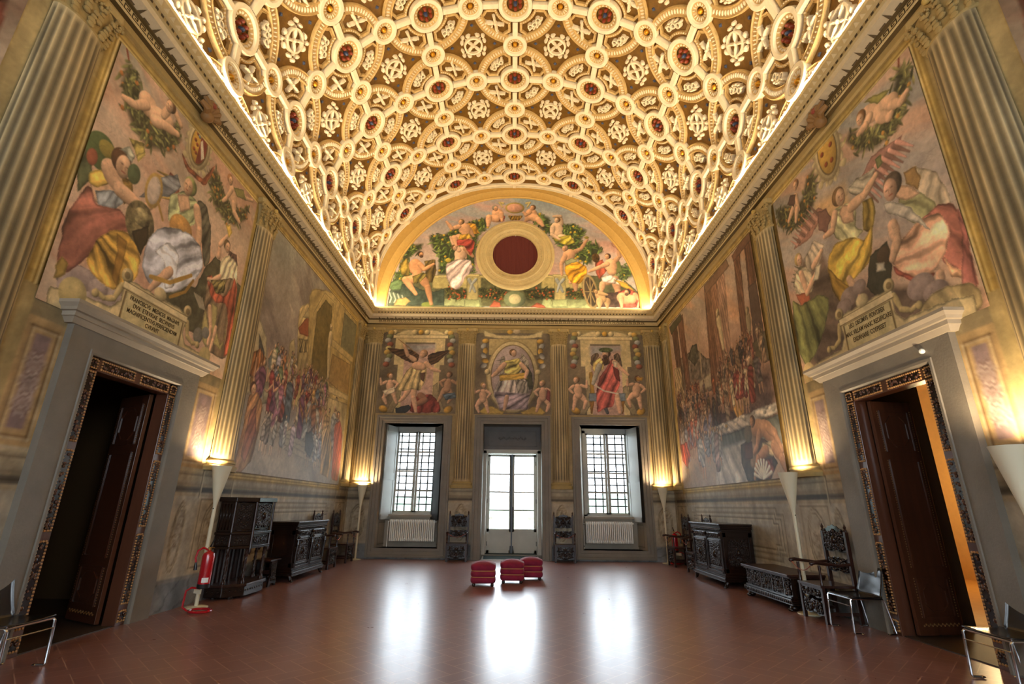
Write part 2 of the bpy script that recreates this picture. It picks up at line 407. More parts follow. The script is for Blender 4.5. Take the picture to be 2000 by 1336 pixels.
# ------------------------------------------------------------------ vault: profile table measured from the far arch
_TH = np.radians([0, 10, 20, 33, 44, 55, 65, 90]); _RR = np.array([4.47, 4.62, 4.75, 4.80, 4.78, 4.77, 4.70, 4.59])
_tt = np.linspace(0, pi, 1441)
_rr = np.interp(np.minimum(_tt, pi-_tt), _TH, _RR)
_k = np.hanning(121); _k /= _k.sum(); _rr = np.convolve(np.pad(_rr, 60, mode='edge'), _k, 'valid')
_vx = -_rr*np.cos(_tt); _vz = 7.5+_rr*np.sin(_tt)
_S = np.concatenate([[0], np.cumsum(np.hypot(np.diff(_vx), np.diff(_vz)))]); SL = _S[-1]/2; _S = _S-SL
_nx = np.gradient(_vz, _S); _nz = -np.gradient(_vx, _S); _sg = -np.sign(_nz[720]); _nx *= _sg; _nz *= _sg
def VM(s, y, h):
    """vault coordinates (arc length from crown, y, relief height into the room) -> xyz"""
    return (float(np.interp(s, _S, _vx)+h*np.interp(s, _S, _nx)), float(y), float(np.interp(s, _S, _vz)+h*np.interp(s, _S, _nz)))
PT = 2.035; YB = 14.27
rows = [YB-PT*i for i in range(6)]; colsS = [PT*i for i in range(-3, 4)]
class VB(MB):
    def arc(s, c, prof, a0, a1, n, closed=False):
        vs = []; fs = []; m = len(prof); N = n if closed else n+1
        for k in range(N):
            a = a0+(a1-a0)*k/n
            for (r, h) in prof: vs.append(VM(c[0]+r*cos(a), c[1]+r*sin(a), h))
        for k in range(n):
            k2 = (k+1) % N
            for i in range(m-1): fs.append((k*m+i, k2*m+i, k2*m+i+1, k*m+i+1))
        return s.add(vs, fs)
    def strip(s, a, b, prof, n=6):
        a = np.array(a); b = np.array(b); d = b-a; d /= np.linalg.norm(d); nrm = np.array([-d[1], d[0]]); m = len(prof); vs = []; fs = []
        L = np.linalg.norm(b-a)
        for k in range(n+1):
            p = a+d*L*k/n
            for (r, h) in prof: q = p+nrm*r; vs.append(VM(q[0], q[1], h))
        for k in range(n):
            for i in range(m-1): fs.append((k*m+i, (k+1)*m+i, (k+1)*m+i+1, k*m+i+1))
        return s.add(vs, fs)
    def blob(s, c, rx, ry, h0, h1, ang=0, n=8):
        ca, sa = cos(ang), sin(ang); vs = []
        for (f, h) in ((1, h0), (.8, h0+(h1-h0)*.7), (.35, h1)):
            for k in range(n):
                a = 2*pi*k/n; x, y = rx*f*cos(a), ry*f*sin(a); vs.append(VM(c[0]+x*ca-y*sa, c[1]+x*sa+y*ca, h))
        fs = []
        for i in range(2):
            for k in range(n): k2 = (k+1) % n; fs.append((i*n+k, i*n+k2, (i+1)*n+k2, (i+1)*n+k))
        fs.append(tuple(2*n+k for k in range(n)))
        return s.add(vs, fs)
SG = 56
# plain vault surface
us = np.linspace(-SL, SL, 121); ys = np.linspace(YR-.05, D+.05, 30)
def _vf(U, V):
    return np.interp(U, _S, _vx), V, np.interp(U, _S, _vz)
ceiling = struct(grid_obj('ceiling', us, ys, _vf, None, 'gilt_ground', smooth=True))
ceiling['label'] = 'gilded barrel vault ceiling covered with white and gold stucco coffering'
hb = .115
def part(vb, name, m, parent=ceiling, smooth=True):
    return vb.build(name, m, parent, smooth=smooth)
# big medallions
for s0 in colsS:
    for y0 in rows:
        vb = VB(); vb.arc((s0, y0), [(.385, 0), (.385, hb-.01), (.375, hb), (.305, hb), (.295, hb-.02), (.285, hb-.045)], 0, 2*pi, 36, True)
        for k in range(20):
            a = 2*pi*k/20; vb.blob((s0+.243*cos(a), y0+.243*sin(a)), .028, .016, hb-.075, hb-.03, a, 6)
        md = part(vb, 'medallion', 'stucco')
        vb = VB(); vb.arc((s0, y0), [(.285, hb-.045), (.20, hb-.075), (.195, .02)], 0, 2*pi, 30, True); part(vb, 'sunk_border', 'stucco_gold', md)
        vb = VB()
        nb = 6
        for k in range(nb):
            a = 2*pi*k/nb+.5; vb.blob((s0+.122*cos(a), y0+.122*sin(a)), .044, .044, .0, .09, 0, 10)
        part(vb, 'red_flower', 'red_ball', md)
        vb = VB(); vb.blob((s0, y0), .05, .05, 0, .09, 0, 10); part(vb, 'flower_centre', 'blue_ball', md)
# small rings at the middle of every bar, and the bars
pts = [(s+PT/2*k, y) for s in colsS for k in (-1, 1) for y in rows]+[(s, y-PT/2) for s in colsS for y in rows]
pts = sorted(set((round(a, 4), round(b, 4)) for a, b in pts))
for (s0, y0) in pts:
    vb = VB(); vb.arc((s0, y0), [(.29, 0), (.29, hb-.01), (.28, hb), (.21, hb), (.20, hb-.03), (.185, hb-.035)], 0, 2*pi, 30, True)
    for k in range(16):
        a = 2*pi*k/16; vb.blob((s0+.14*cos(a), y0+.14*sin(a)), .045, .014, hb-.07, hb-.025, a, 6)
    rg = part(vb, 'ring', 'stucco')
    vb = VB(); vb.arc((s0, y0), [(.185, hb-.035), (.09, hb-.06), (.085, .02)], 0, 2*pi, 24, True); part(vb, 'sunk_border', 'stucco_gold', rg)
    vb = VB(); vb.blob((s0, y0), .065, .065, 0, .10, 0, 12); part(vb, 'gold_boss', 'gold', rg)
bp = [(-.062, 0), (-.062, hb-.012), (-.052, hb), (.052, hb), (.062, hb-.012), (.062, 0)]
vb = VB()
for s0 in colsS:
    for y0 in rows:
        for dx in (-1, 1): vb.strip((s0+dx*.385, y0), (s0+dx*(PT/2-.285), y0), bp, 3)
        for dy in (-1, 1):
            if y0+dy*.4 < D-.2 and dy*1 < 1: vb.strip((s0, y0+dy*.385), (s0, y0+dy*(PT/2-.285)), bp, 3)
            elif dy == 1:
                if y0 < YB-.1: vb.strip((s0, y0+.385), (s0, y0+PT/2-.285), bp, 3)
                else: vb.strip((s0, y0+.385), (s0, D), bp, 2)
# border beside the far arch and along the foot of the vault
vb.strip((-SL, D-.14), (SL, D-.14), [(-.05, 0), (-.05, .07), (.05, .07), (.05, 0)], 80)
vb.strip((-SL, D-.02), (SL, D-.02), [(-.04, 0), (-.04, .1), (.04, .1), (.04, 0)], 80)
part(vb, 'bar_lattice', 'stucco')
bandp = lambda r0, r1: [(r0, 0), (r0, .06), (r0+.018, .085), (r0+.032, .05), (r1-.032, .05), (r1-.018, .085), (r1, .06), (r1, 0)]
def feather(vb, c, ang, sz):
    for k, a in enumerate((.95, -.95, pi-.95, pi+.95)):
        A = ang+a; L = sz*(1 if k < 2 else .85)
        vb.blob((c[0]+cos(A)*L*.5, c[1]+sin(A)*L*.5), L*.5, L*.15, 0, .10, A, 8)
        vb.blob((c[0]+cos(A)*L*.86, c[1]+sin(A)*L*.86), L*.13, L*.2, 0, .09, A, 6)
    vb.blob(c, sz*.2, sz*.2, 0, .1, 0, 8)
    vb.blob((c[0]+cos(ang)*sz*.45, c[1]+sin(ang)*sz*.45), sz*.16, sz*.1, 0, .07, ang, 6)
def yoke(vb, c, ang, sz):
    # three linked loops hanging on a curved bar (ang = radial direction)
    d = np.array([cos(ang), sin(ang)]); t = np.array([-d[1], d[0]]); c = np.array(c)
    for k in (-2, -1, 0, 1, 2):
        p = c+t*k*sz*.36+d*sz*(.30-.07*k*k); vb.blob(p, sz*.24, sz*.15, 0, .10, ang+pi/2-.22*k, 6)
    for k in (-1, 0, 1):
        p = c+t*k*sz*.5-d*sz*(.06+.10*k*k)
        vb.arc(p, [(sz*.27, .0), (sz*.26, .09), (sz*.17, .09), (sz*.16, .0)], 0, 2*pi, 10, True)
def snow(vb, c, sz):
    for k in range(4):
        a = pi/4+k*pi/2; vb.blob((c[0]+cos(a)*sz*.4, c[1]+sin(a)*sz*.4), sz*.42, sz*.1, 0, .08, a, 6)
    for k in range(8):
        a = k*pi/4+pi/8; vb.blob((c[0]+cos(a)*sz*.85, c[1]+sin(a)*sz*.85), sz*.2, sz*.13, 0, .08, a+pi/2, 6)
    for k in range(4):
        a = pi/4+k*pi/2; vb.blob((c[0]+cos(a)*sz*1.0, c[1]+sin(a)*sz*1.0), sz*.15, sz*.15, 0, .08, 0, 6)
    vb.arc(c, [(sz*.68, 0), (sz*.66, .07), (sz*.56, .07), (sz*.54, 0)], 0, 2*pi, 16, True)
    vb.blob(c, sz*.14, sz*.14, 0, .09, 0, 6)
dia = VB()
for ic in range(-4, 4):
    for jr in range(6):
        s0 = PT*(ic+.5); y0 = rows[jr]-PT/2
        if abs(s0) > SL: continue
        band = VB(); bdd = VB(); fe = VB(); yo = VB(); ro = VB()
        for (dx, dy) in ((-1, -1), (1, -1), (1, 1), (-1, 1)):      # corner medallion at (s0+dx*PT/2, y0+dy*PT/2)
            c = (s0+dx*PT/2, y0+dy*PT/2); mid = atan2(-dy, -dx)
            # main arched band
            band.arc(c, bandp(.79, .995), mid-.69, mid+.69, 16)
            for k in range(17):
                a = mid-.62+1.24*k/16; bdd.blob((c[0]+.893*cos(a), c[1]+.893*sin(a)), .052, .018, .05, .085, a, 5)
            # inner frame of the coffer
            a1 = mid-.46; a2 = mid+.46
            fp = [(0, 0), (0, .045), (.012, .06), (.045, .04), (.058, .055), (.06, 0)]
            band.arc(c, [(.445+r, h) for r, h in fp], mid-.56, mid+.56, 10)
            for k in range(9): a = mid-.5+1.0*k/8; bdd.blob((c[0]+.475*cos(a), c[1]+.475*sin(a)), .016, .016, .04, .065, a, 5)
            for (ex, ey) in ((-dx, 0), (0, -dy)):
                # straight pieces beside the bars, on this quadrant's side
                ox = 0 if ex else -dx; oy = 0 if ey else -dy
                p = np.array([c[0]+ex*.42+ox*.135, c[1]+ey*.42+oy*.135]); q_ = np.array([c[0]+ex*.68+ox*.135, c[1]+ey*.68+oy*.135])
                band.strip(p, q_, [(-.03, 0), (-.03, .055), (-.01, .04), (.01, .04), (.03, .055), (.03, 0)], 2)
                cc = (c[0]+ex*PT/2, c[1]+ey*PT/2); aa = atan2(oy-ey*.55, ox-ex*.55)
                aa = atan2(oy*1-ey*1, ox*1-ex*1)
                band.arc(cc, [(.345+r, h) for r, h in fp], aa-.42, aa+.42, 6)
            oc = (c[0]+cos(mid)*.66, c[1]+sin(mid)*.66)
            if (dx*dy) > 0: yoke(yo, oc, mid, .24)
            else: feather(fe, oc, mid, .26)
        snow(ro, (s0, y0), .345)
        for k in range(4):
            a = k*pi/2; dia.blob((s0+.52*cos(a), y0+.52*sin(a)), .045, .045, 0, .03, 0, 4)
        bo = part(band, 'coffer_moulding', 'stucco_gold'); part(bdd, 'beading', 'stucco', bo); part(ro, 'rosette', 'stucco')
        part(yo, 'loop_ornament', 'stucco'); part(fe, 'feather_ornament', 'stucco')
part(dia, 'blue_lozenge', 'blue_ball')
# ------------------------------------------------------------------ wall coordinate frames: (u along wall, d out of wall, z)
WM = dict(left=lambda u, d, z: (-W+d, u, z), right=lambda u, d, z: (W-d, u, z), back=lambda u, d, z: (u, D-d, z))
def wbox(mb, w, u0, u1, d0, d1, z0, z1):
    p = [WM[w](u, d, z) for u, d, z in ((u0,d0,z0),(u1,d0,z0),(u1,d1,z0),(u0,d1,z0),(u0,d0,z1),(u1,d0,z1),(u1,d1,z1),(u0,d1,z1))]
    return mb.add(p, [(0,3,2,1),(4,5,6,7),(0,1,5,4),(1,2,6,5),(2,3,7,6),(3,0,4,7)])
def wsweep(mb, w, path, prof, closed=False):
    """profile [(out,d)] swept along a mitred rectilinear path [(u,z)] on wall w; 'out' grows to the left of travel"""
    n = len(path); m = len(prof); vs = []
    P = [np.array(p, float) for p in path]
    for i in range(n):
        a = P[i]-P[i-1] if (i > 0 or closed) else P[1]-P[0]; b = P[(i+1) % n]-P[i] if (i < n-1 or closed) else P[-1]-P[-2]
        a = a/np.linalg.norm(a); b = b/np.linalg.norm(b); na = np.array([-a[1], a[0]]); nb = np.array([-b[1], b[0]])
        k = na+nb; k = k/(1+na@nb) if 1+na@nb > 1e-6 else na
        for (o, d) in prof: q = P[i]+k*o; vs.append(WM[w](q[0], d, q[1]))
    fs = []
    for i in range(n if closed else n-1):
        j = (i+1) % n
        for t in range(m-1): fs.append((i*m+t, j*m+t, j*m+t+1, i*m+t+1))
    if not closed: fs += [tuple(range(m)), tuple((n-1)*m+t for t in range(m-1, -1, -1))]
    return mb.add(vs, fs)
DY0, DY1, DZ = 5.27, 6.79, 2.95         # door openings (wood frame outer)
WINS = [(-3.78, -2.02), (2.02, 3.80)]; WZ0, WZ1 = .28, 3.74
DRX0, DRX1, DRZ = -.84, .89, 3.74
# ---- floor
def floor_mat():
    m = bpy.data.materials.new('terracotta_tiles'); m.use_nodes = True; nt = m.node_tree; N = nt.nodes; L = nt.links; b = N['Principled BSDF']
    tc = N.new('ShaderNodeTexCoord'); mp = N.new('ShaderNodeMapping'); mp.inputs['Rotation'].default_value = (0, 0, radians(45)); L.new(tc.outputs['Object'], mp.inputs['Vector'])
    sx = N.new('ShaderNodeSeparateXYZ'); L.new(mp.outputs['Vector'], sx.inputs[0])
    def math_(op, a, b_=None, c=None):
        n = N.new('ShaderNodeMath'); n.operation = op
        for i, v in enumerate((a, b_, c)):
            if v is None: continue
            if isinstance(v, (int, float)): n.inputs[i].default_value = v
            else: L.new(v, n.inputs[i])
        return n.outputs[0]
    # herringbone of 2:1 bricks: cell size a
    a = .17
    X = math_('DIVIDE', sx.outputs['X'], a); Y = math_('DIVIDE', sx.outputs['Y'], a)
    ix = math_('FLOOR', X); iy = math_('FLOOR', Y); fx = math_('SUBTRACT', X, ix); fy = math_('SUBTRACT', Y, iy)
    k = math_('FLOORED_MODULO', math_('SUBTRACT', ix, iy), 4)
    # k=0: left half of horizontal, 1: right half, 2: (ix-iy=2) upper... vertical pairs 2 and 3
    def eq(v): return math_('COMPARE', k, v, .1)
    k0, k1, k2, k3 = eq(0), eq(1), eq(2), eq(3)
    g = .028
    l = math_('LESS_THAN', fx, g); r = math_('GREATER_THAN', fx, 1-g); d = math_('LESS_THAN', fy, g); u = math_('GREATER_THAN', fy, 1-g)
    # 0: edges left,top,bottom ; 1: right,top,bottom ; 2: lower cell of vertical has ix-iy=3 above? (moving up lowers k)
    def mx(*a_):
        o = a_[0]
        for q in a_[1:]: o = math_('MAXIMUM', o, q)
        return o
    e0 = math_('MULTIPLY', k0, mx(l, u, d)); e1 = math_('MULTIPLY', k1, mx(r, u, d))
    e3 = math_('MULTIPLY', k3, mx(l, r, d)); e2 = math_('MULTIPLY', k2, mx(l, r, u))
    gr = mx(e0, e1, e2, e3)
    bx = math_('SUBTRACT', ix, k1); by = math_('SUBTRACT', iy, k2)
    cb = N.new('ShaderNodeCombineXYZ'); L.new(bx, cb.inputs[0]); L.new(by, cb.inputs[1])
    wn = N.new('ShaderNodeTexWhiteNoise'); wn.noise_dimensions = '2D'; L.new(cb.outputs[0], wn.inputs['Vector'])
    no = N.new('ShaderNodeTexNoise'); no.inputs['Scale'].default_value = 1.2; no.inputs['Detail'].default_value = 5; L.new(tc.outputs['Object'], no.inputs['Vector'])
    rp = N.new('ShaderNodeValToRGB'); e = rp.color_ramp.elements
    e[0].color = (*lin('#6b4540'), 1); e[1].color = (*lin('#8f6558'), 1); e.new(.5).color = (*lin('#7c5249'), 1)
    t = math_('ADD', math_('MULTIPLY', wn.outputs['Value'], .32), math_('MULTIPLY', no.outputs['Fac'], .7)); L.new(t, rp.inputs['Fac'])
    mix = N.new('ShaderNodeMix'); mix.data_type = 'RGBA'; L.new(math_('MULTIPLY', gr, .95), mix.inputs['Factor']); L.new(rp.outputs['Color'], mix.inputs['A'])
    mix.inputs['B'].default_value = (*lin('#a88270'), 1); L.new(mix.outputs['Result'], b.inputs['Base Color'])
    n2 = N.new('ShaderNodeTexNoise'); n2.inputs['Scale'].default_value = 7; n2.inputs['Detail'].default_value = 4; L.new(tc.outputs['Object'], n2.inputs['Vector'])
    rr = N.new('ShaderNodeMapRange'); rr.inputs['To Min'].default_value = .26; rr.inputs['To Max'].default_value = .31; L.new(n2.outputs['Fac'], rr.inputs['Value'])
    L.new(rr.outputs[0], b.inputs['Roughness'])
    hh = math_('SUBTRACT', math_('MULTIPLY', n2.outputs['Fac'], .35), math_('MULTIPLY', gr, .25))
    hh = math_('ADD', hh, math_('MULTIPLY', wn.outputs['Value'], .0))
    bp_ = N.new('ShaderNodeBump'); bp_.inputs['Strength'].default_value = .18; bp_.inputs['Distance'].default_value = .006; L.new(hh, bp_.inputs['Height']); L.new(bp_.outputs['Normal'], b.inputs['Normal'])
    b.inputs['Specular IOR Level'].default_value = 1.0; b.inputs['IOR'].default_value = 1.55; b.inputs['Coat Weight'].default_value = .35; b.inputs['Coat Roughness'].default_value = .42
    return m
FM = floor_mat()
fl = MB().add([(-W-.2, YR-.1, 0), (W+.2, YR-.1, 0), (W+.2, 16.0, 0), (-W-.2, 16.0, 0)], [(0, 1, 2, 3)]).build('floor', FM); struct(fl)
fl['label'] = 'polished terracotta tile floor laid in herringbone'
# ---- painted wall plaster
def rect(cv, u0, u1, v0, v1, col, **k):
    k.setdefault('line', 0); k.setdefault('grain', .10); k.setdefault('soft', cv.res*.8)
    cv.poly([(u0, v0), (u1, v0), (u1, v1), (u0, v1)], col, raw=True, **k)
def outline(cv, pts, w=.03, dark='#5e5340', light='#c4b697'):
    P = [np.array(p, float) for p in pts]+[np.array(pts[0], float)]
    cv.line(P, w, dark, raw=True); cv.line([p+np.array([.02, -.02]) for p in P], w*.6, light, raw=True, alpha=.8)
def dado_frame(cv, u0, u1, v0, v1, c=.12, **k):
    outline(cv, [(u0+c, v0), (u1-c, v0), (u1-c, v0+c*.5), (u1, v0+c*.5), (u1, v1-c*.5), (u1-c, v1-c*.5), (u1-c, v1), (u0+c, v1), (u0+c, v1-c*.5), (u0, v1-c*.5), (u0, v0+c*.5), (u0+c, v0+c*.5)], **k)
def scroll_panel(cv, uc, v0, v1, hw):
    vc = (v0+v1)/2; hh = (v1-v0)/2
    pts = [(uc+hw*sin(a)*(1 if abs(cos(a)) < .8 else .85), vc+hh*cos(a)) for a in np.linspace(0, 2*pi, 25)[:-1]]
    outline(cv, pts, w=.025, dark='#6a5c46')
    outline(cv, [(uc+(x-uc)*.8, vc+(y-vc)*.86) for x, y in pts], w=.015, dark='#75674f')
    rg = np.random.default_rng(int(abs(uc)*100)+3)
    for k in range(14):
        a = rg.random()*6.28; x = uc+hw*.45*rg.uniform(-1, 1); y = vc+hh*.65*rg.uniform(-1, 1)
        cv.line([(x, y), (x+.06*cos(a), y+.06*sin(a)), (x+.09*cos(a+.9), y+.09*sin(a+.9))], .014, '#6a5c46', raw=True, alpha=.7)
def grotesque(cv, uc, v0, v1, hw):
    rg = np.random.default_rng(int(abs(uc)*77)+5)
    for k in range(26):
        t = k/26; y = v0+(v1-v0)*t; a = hw*(.4+.6*abs(sin(t*9)))
        for sg in (-1, 1): cv.line([(uc, y), (uc+sg*a*.6, y+.04), (uc+sg*a, y-.02)], .02, ['#cfc3b4', '#6a5148'][k % 2], raw=True, alpha=.55)
def marble_base(cv, u0, u1, v1=.40):
    w = cv.win(u0, u1, -.1, v1); U, V = cv.U[w], cv.V[w]
    n = fbm(U+V*.9, V*.3-U*.2, 5, 8); c = srgb('#6f7274')*(.75+.6*n[..., None]); b = np.abs(((U*.8-V*1.1)*3.2+fbm(U, V, 2, 9)*2) % 1-.5)
    c = c*(1-.18*(b[..., None] < .06)); m = ((V <= v1) & (U >= u0) & (U <= u1)).astype(float); cv.put(w, m, c)
    rect(cv, u0, u1, v1-.03, v1, '#8d8a80')
def dado_cornice(cv, u0, u1):
    for a, b, c in ((1.50, 1.56, '#a4957a'), (1.56, 1.625, '#4d463a'), (1.625, 1.70, '#8c7f68'), (1.70, 1.80, '#a89a7e'), (1.80, 1.83, '#6c604c'), (1.83, 1.885, '#b5a686')): rect(cv, u0, u1, a, b, c)
OC = '#ab9768'; DC = '#aaa08c'
def sidewall_paint(cv, side):
    c2 = 8.27 if side == 'left' else 8.06
    cv.img[:] = srgb(OC)
    rect(cv, -5, 16, 0, 1.9, DC)
    marble_base(cv, -5, 16)
    # dado fields
    for (a, b) in ((8.75, 13.75),):
        rect(cv, a+.1, b-.1, .5, 1.46, '#a19782')
        for k in range(3): dado_frame(cv, a+.25+.1*k, b-.25-.1*k, .56+.09*k, 1.42-.09*k, c=.22-.03*k, w=.03)
        rect(cv, a+.75, b-.75, .86, 1.14, '#97907f')
    for uc in (c2, 14.3, 4.05):
        rect(cv, uc-.42, uc+.42, .42, 1.5, '#b0a288'); outline(cv, [(uc-.36, .5), (uc+.36, .5), (uc+.36, 1.45), (uc-.36, 1.45)], w=.02)
        scroll_panel(cv, uc, .55, 1.42, .24)
    for uc in (7.48, 4.65): scroll_panel(cv, uc, .5, 1.42, .12)
    dado_cornice(cv, -5, 16)
    for uc in (c2, 14.3, 4.05): rect(cv, uc-.44, uc+.44, 1.56, 1.625, '#3f392f'); outline(cv, [(uc-.44, 1.5), (uc-.44, 1.88)], w=.02); outline(cv, [(uc+.44, 1.5), (uc+.44, 1.88)], w=.02)
    # tall panels beside the door stone
    for (a, b) in ((4.50, 4.92), (7.20, 7.78 if side == 'left' else 7.66)):
        rect(cv, a, b, 1.9, 3.3, '#b09468'); rect(cv, a, b, 3.14, 3.42, '#8b7c5c')
        outline(cv, [(a+.06, 1.98), (b-.06, 1.98), (b-.06, 3.05), (a+.06, 3.05)], w=.025, dark='#6f5636')
        rect(cv, a+.12, b-.12, 2.05, 2.98, '#83706e'); grotesque(cv, (a+b)/2, 2.2, 2.8, .11)
    # gilt mouldings round the painted fields
    for (a, b, z0) in ((4.49, 7.8, 3.42), (8.56, 13.95, 1.92)):
        for k, (o, c) in enumerate(((.14, '#8a6f34'), (.11, '#cdb06a'), (.075, '#9a7c3c'), (.045, '#dcc486'), (.02, '#6b5426'))):
            rect(cv, a-o, b+o, (z0-o) if z0 < 3 else 3.43, 6.60+o, c)
    rect(cv, -5, 16, 6.74, 7.0, '#a3895a')
    for k in range(150):
        u = -2.6+k*.13; cv.ell((u, 6.80), .035, .022, '#6e5836', raw=True, ring=.012)
    cv.wash(.9, 5, .22); cv.wash(7, 6, .14); cv.wash(25, 7, .08)
    # vertical streaks
    n = fbm(cv.U*3, cv.V*.25, 3, 15)-.5; cv.img = np.clip(cv.img*(1+.25*n[..., None]), 0, 1)
def skip_side(cu, cv_): return (cu > DY0) & (cu < DY1) & (cv_ < DZ)
for side in ('left', 'right'):
    cv = Cv(-2.8, D, 0, 7.0, .0265); cv.side = 1
    # snap grid lines to the door opening
    for val in (DY0, DY1): cv.us[np.argmin(abs(cv.us-val))] = val
    cv.vs[np.argmin(abs(cv.vs-DZ))] = DZ
    cv.U, cv.V = np.meshgrid(cv.us, cv.vs)
    sidewall_paint(cv, side)
    sg = -1 if side == 'left' else 1
    o = struct(grid_obj('wall_'+side, cv.us, cv.vs, lambda U, V: (U*0+sg*W, U, V), cv.img, 'painted', skip=skip_side))
    o['label'] = side+' wall of painted plaster with illusionistic mouldings and dado'
    mb = MB(); x0, x1 = sorted((sg*W, sg*(W+.16)))
    for (a, b, c, d) in ((YR, DY0, 0, 7.0), (DY1, D+.1, 0, 7.0), (DY0, DY1, DZ, 7.0)):
        xa, xb = sorted((sg*(W+.01), sg*(W+.16))); mb.box(xa, xb, a, b, c, d)
    xa, xb = sorted((sg*(W-.1), sg*(W+.3))); mb.box(min(sg*(W+.005), sg*(W+.5)), max(sg*(W+.005), sg*(W+.5)), YR, D+.1, 7.0, 7.6)
    mb.build('masonry', 'dark_room', o)
def back_paint(cv):
    cv.img[:] = srgb('#a38e64'); rect(cv, -5, 5, 0, 1.9, '#aca08a'); marble_base(cv, -5, 5); dado_cornice(cv, -5, 5)
    for uc in (-4.33, 4.36): scroll_panel(cv, uc, .5, 1.42, .2)
    for uc in (-1.41, 1.45): scroll_panel(cv, uc, .5, 1.45, .17)
    rect(cv, -5, 5, 6.74, 7.0, '#b09458')
    for k in range(75): cv.ell((-4.6+k*.125, 6.86), .03, .02, '#7c6434', raw=True, ring=.01)
    # flat gilt field behind the lunette and the broad arch band
    rect(cv, -5, 5, 7.0, 12.5, '#d3a95c')
    r = np.hypot(cv.U, cv.V-7.5)
    for rr, c in ((4.22, '#b98c40'), (4.34, '#c3984a'), (4.5, '#be9144')):
        m = (np.abs(r-rr) < .018)*.55; cv.put((slice(None), slice(None)), m*(cv.V > 7.2), srgb(c))
    cv.wash(1.1, 15, .16); cv.wash(9, 16, .10)
def skip_back(cu, cz):
    o = (cu > DRX0) & (cu < DRX1) & (cz < DRZ)
    for (a, b) in WINS: o |= (cu > a) & (cu < b) & (cz > WZ0) & (cz < WZ1)
    o |= (cz > 7.3) & (np.hypot(cu, cz-7.5) > 5.0)
    return o
cv = Cv(-W, W, 0, 12.4, .03)
for val in (DRX0, DRX1)+WINS[0]+WINS[1]: cv.us[np.argmin(abs(cv.us-val))] = val
for val in (WZ0, WZ1): cv.vs[np.argmin(abs(cv.vs-val))] = val
cv.U, cv.V = np.meshgrid(cv.us, cv.vs); back_paint(cv)
wb = struct(grid_obj('wall_back', cv.us, cv.vs, lambda U, V: (U, U*0+D, V), cv.img, 'painted', skip=skip_back))
wb['label'] = 'far wall of painted plaster with two windows and a glazed door'
mb = MB()
for (a, b, c, d) in ((-5, WINS[0][0], 0, 7.6), (WINS[0][1], DRX0, 0, 7.6), (DRX1, WINS[1][0], 0, 7.6), (WINS[1][1], 5, 0, 7.6), (-5, 5, WZ1, 7.6), (-5, WINS[0][1], -.1, WZ0), (WINS[1][0], 5, -.1, WZ0), (-5, 5, 7.5, 12.6)):
    mb.box(a, b, D+.01, D+.18, c, d)
mb.build('masonry', 'dark_room', wb)
wf = MB()
for (a, b, c, d) in ((-W-.2, -3.8, 0, 12.5), (-2.0, -.85, 0, 12.5), (.87, 2.0, 0, 12.5), (3.8, W+.2, 0, 12.5), (-3.8, -2.0, 0, 2.1), (-.85, .87, 0, 2.1), (2.0, 3.8, 0, 2.1), (-3.8, 3.8, 4.4, 12.5)): wf.box(a, b, YR-.2, YR, c, d)  # unseen wall; openings closed low down to keep sky reflections off the chairs
wf = struct(wf.build('wall_front', mat('plain_ochre', '#9a855c', .7, var=.2, scale=2)))
wf['label'] = 'plain ochre wall behind the viewpoint'
# ---- cornice, mitred at the far corners
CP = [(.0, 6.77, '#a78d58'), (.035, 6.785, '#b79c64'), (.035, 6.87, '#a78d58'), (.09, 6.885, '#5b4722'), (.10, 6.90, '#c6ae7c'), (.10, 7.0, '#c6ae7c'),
      (.135, 7.01, '#54421f'), (.135, 7.03, '#54421f'), (.24, 7.075, '#c2b090'), (.24, 7.16, '#cdbb98'), (.27, 7.17, '#b59f70'), (.27, 7.215, '#a58c5c'), (.30, 7.225, '#c0a878'), (.345, 7.31, '#b8a070'), (.35, 7.32, '#d8bf84'), (.35, 7.36, '#dcc48a'), (-.15, 7.36, '#a58c5c'), (-.15, 6.77, '#a58c5c')]  # darkest facets put the groove shadow into the colour
def corn_pt(i, s):
    p, z, _ = CP[i]
    return {0: (-W+p, YR, z), 1: (-W+p, D-p, z), 2: (W-p, D-p, z), 3: (W-p, YR, z)}[s]
mb = MB()
for s in range(4):
    for i in range(len(CP)): mb.add([corn_pt(i, s)], [], CP[i][2])
n = len(CP)
# duplicate rows so each facet keeps its own flat colour
mb = MB()
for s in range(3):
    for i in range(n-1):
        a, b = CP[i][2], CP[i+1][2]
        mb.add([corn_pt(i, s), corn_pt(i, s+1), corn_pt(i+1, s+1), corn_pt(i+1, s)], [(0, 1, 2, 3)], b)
def along(pitch, lo=YR+.2):
    out = []
    k = int((D-.4-lo)/pitch)
    for i in range(k): out += [('left', lo+i*pitch), ('right', lo+i*pitch)]
    k = int((2*W-.8)/pitch)
    for i in range(k): out.append(('back', -W+.42+i*pitch))
    return out
cornice = struct(mb.build('trim_1', 'painted')); cornice['label'] = 'moulded and painted cornice below the vault'
mb = MB(); mb.col = '#3f3018'
for w_, u in along(.10, 2.6):                                     # pierced rope: dark eyelets
    wbox(mb, w_, u, u+.045, .255, .274, 7.175, 7.21)
mb.col = '#4a3a1e'
for w_, u in along(.13, 2.6):                                     # meander key
    wbox(mb, w_, u, u+.09, .09, .104, 6.975, 6.99); wbox(mb, w_, u, u+.012, .09, .104, 6.915, 6.99); wbox(mb, w_, u+.04, u+.09, .09, .104, 6.945, 6.957); wbox(mb, w_, u+.078, u+.09, .09, .104, 6.945, 6.99); wbox(mb, w_, u, u+.12, .09, .104, 6.915, 6.927)
mb.build('painted_key_pattern', 'painted', cornice)
mb = MB(); mb.col = '#cdb98e'
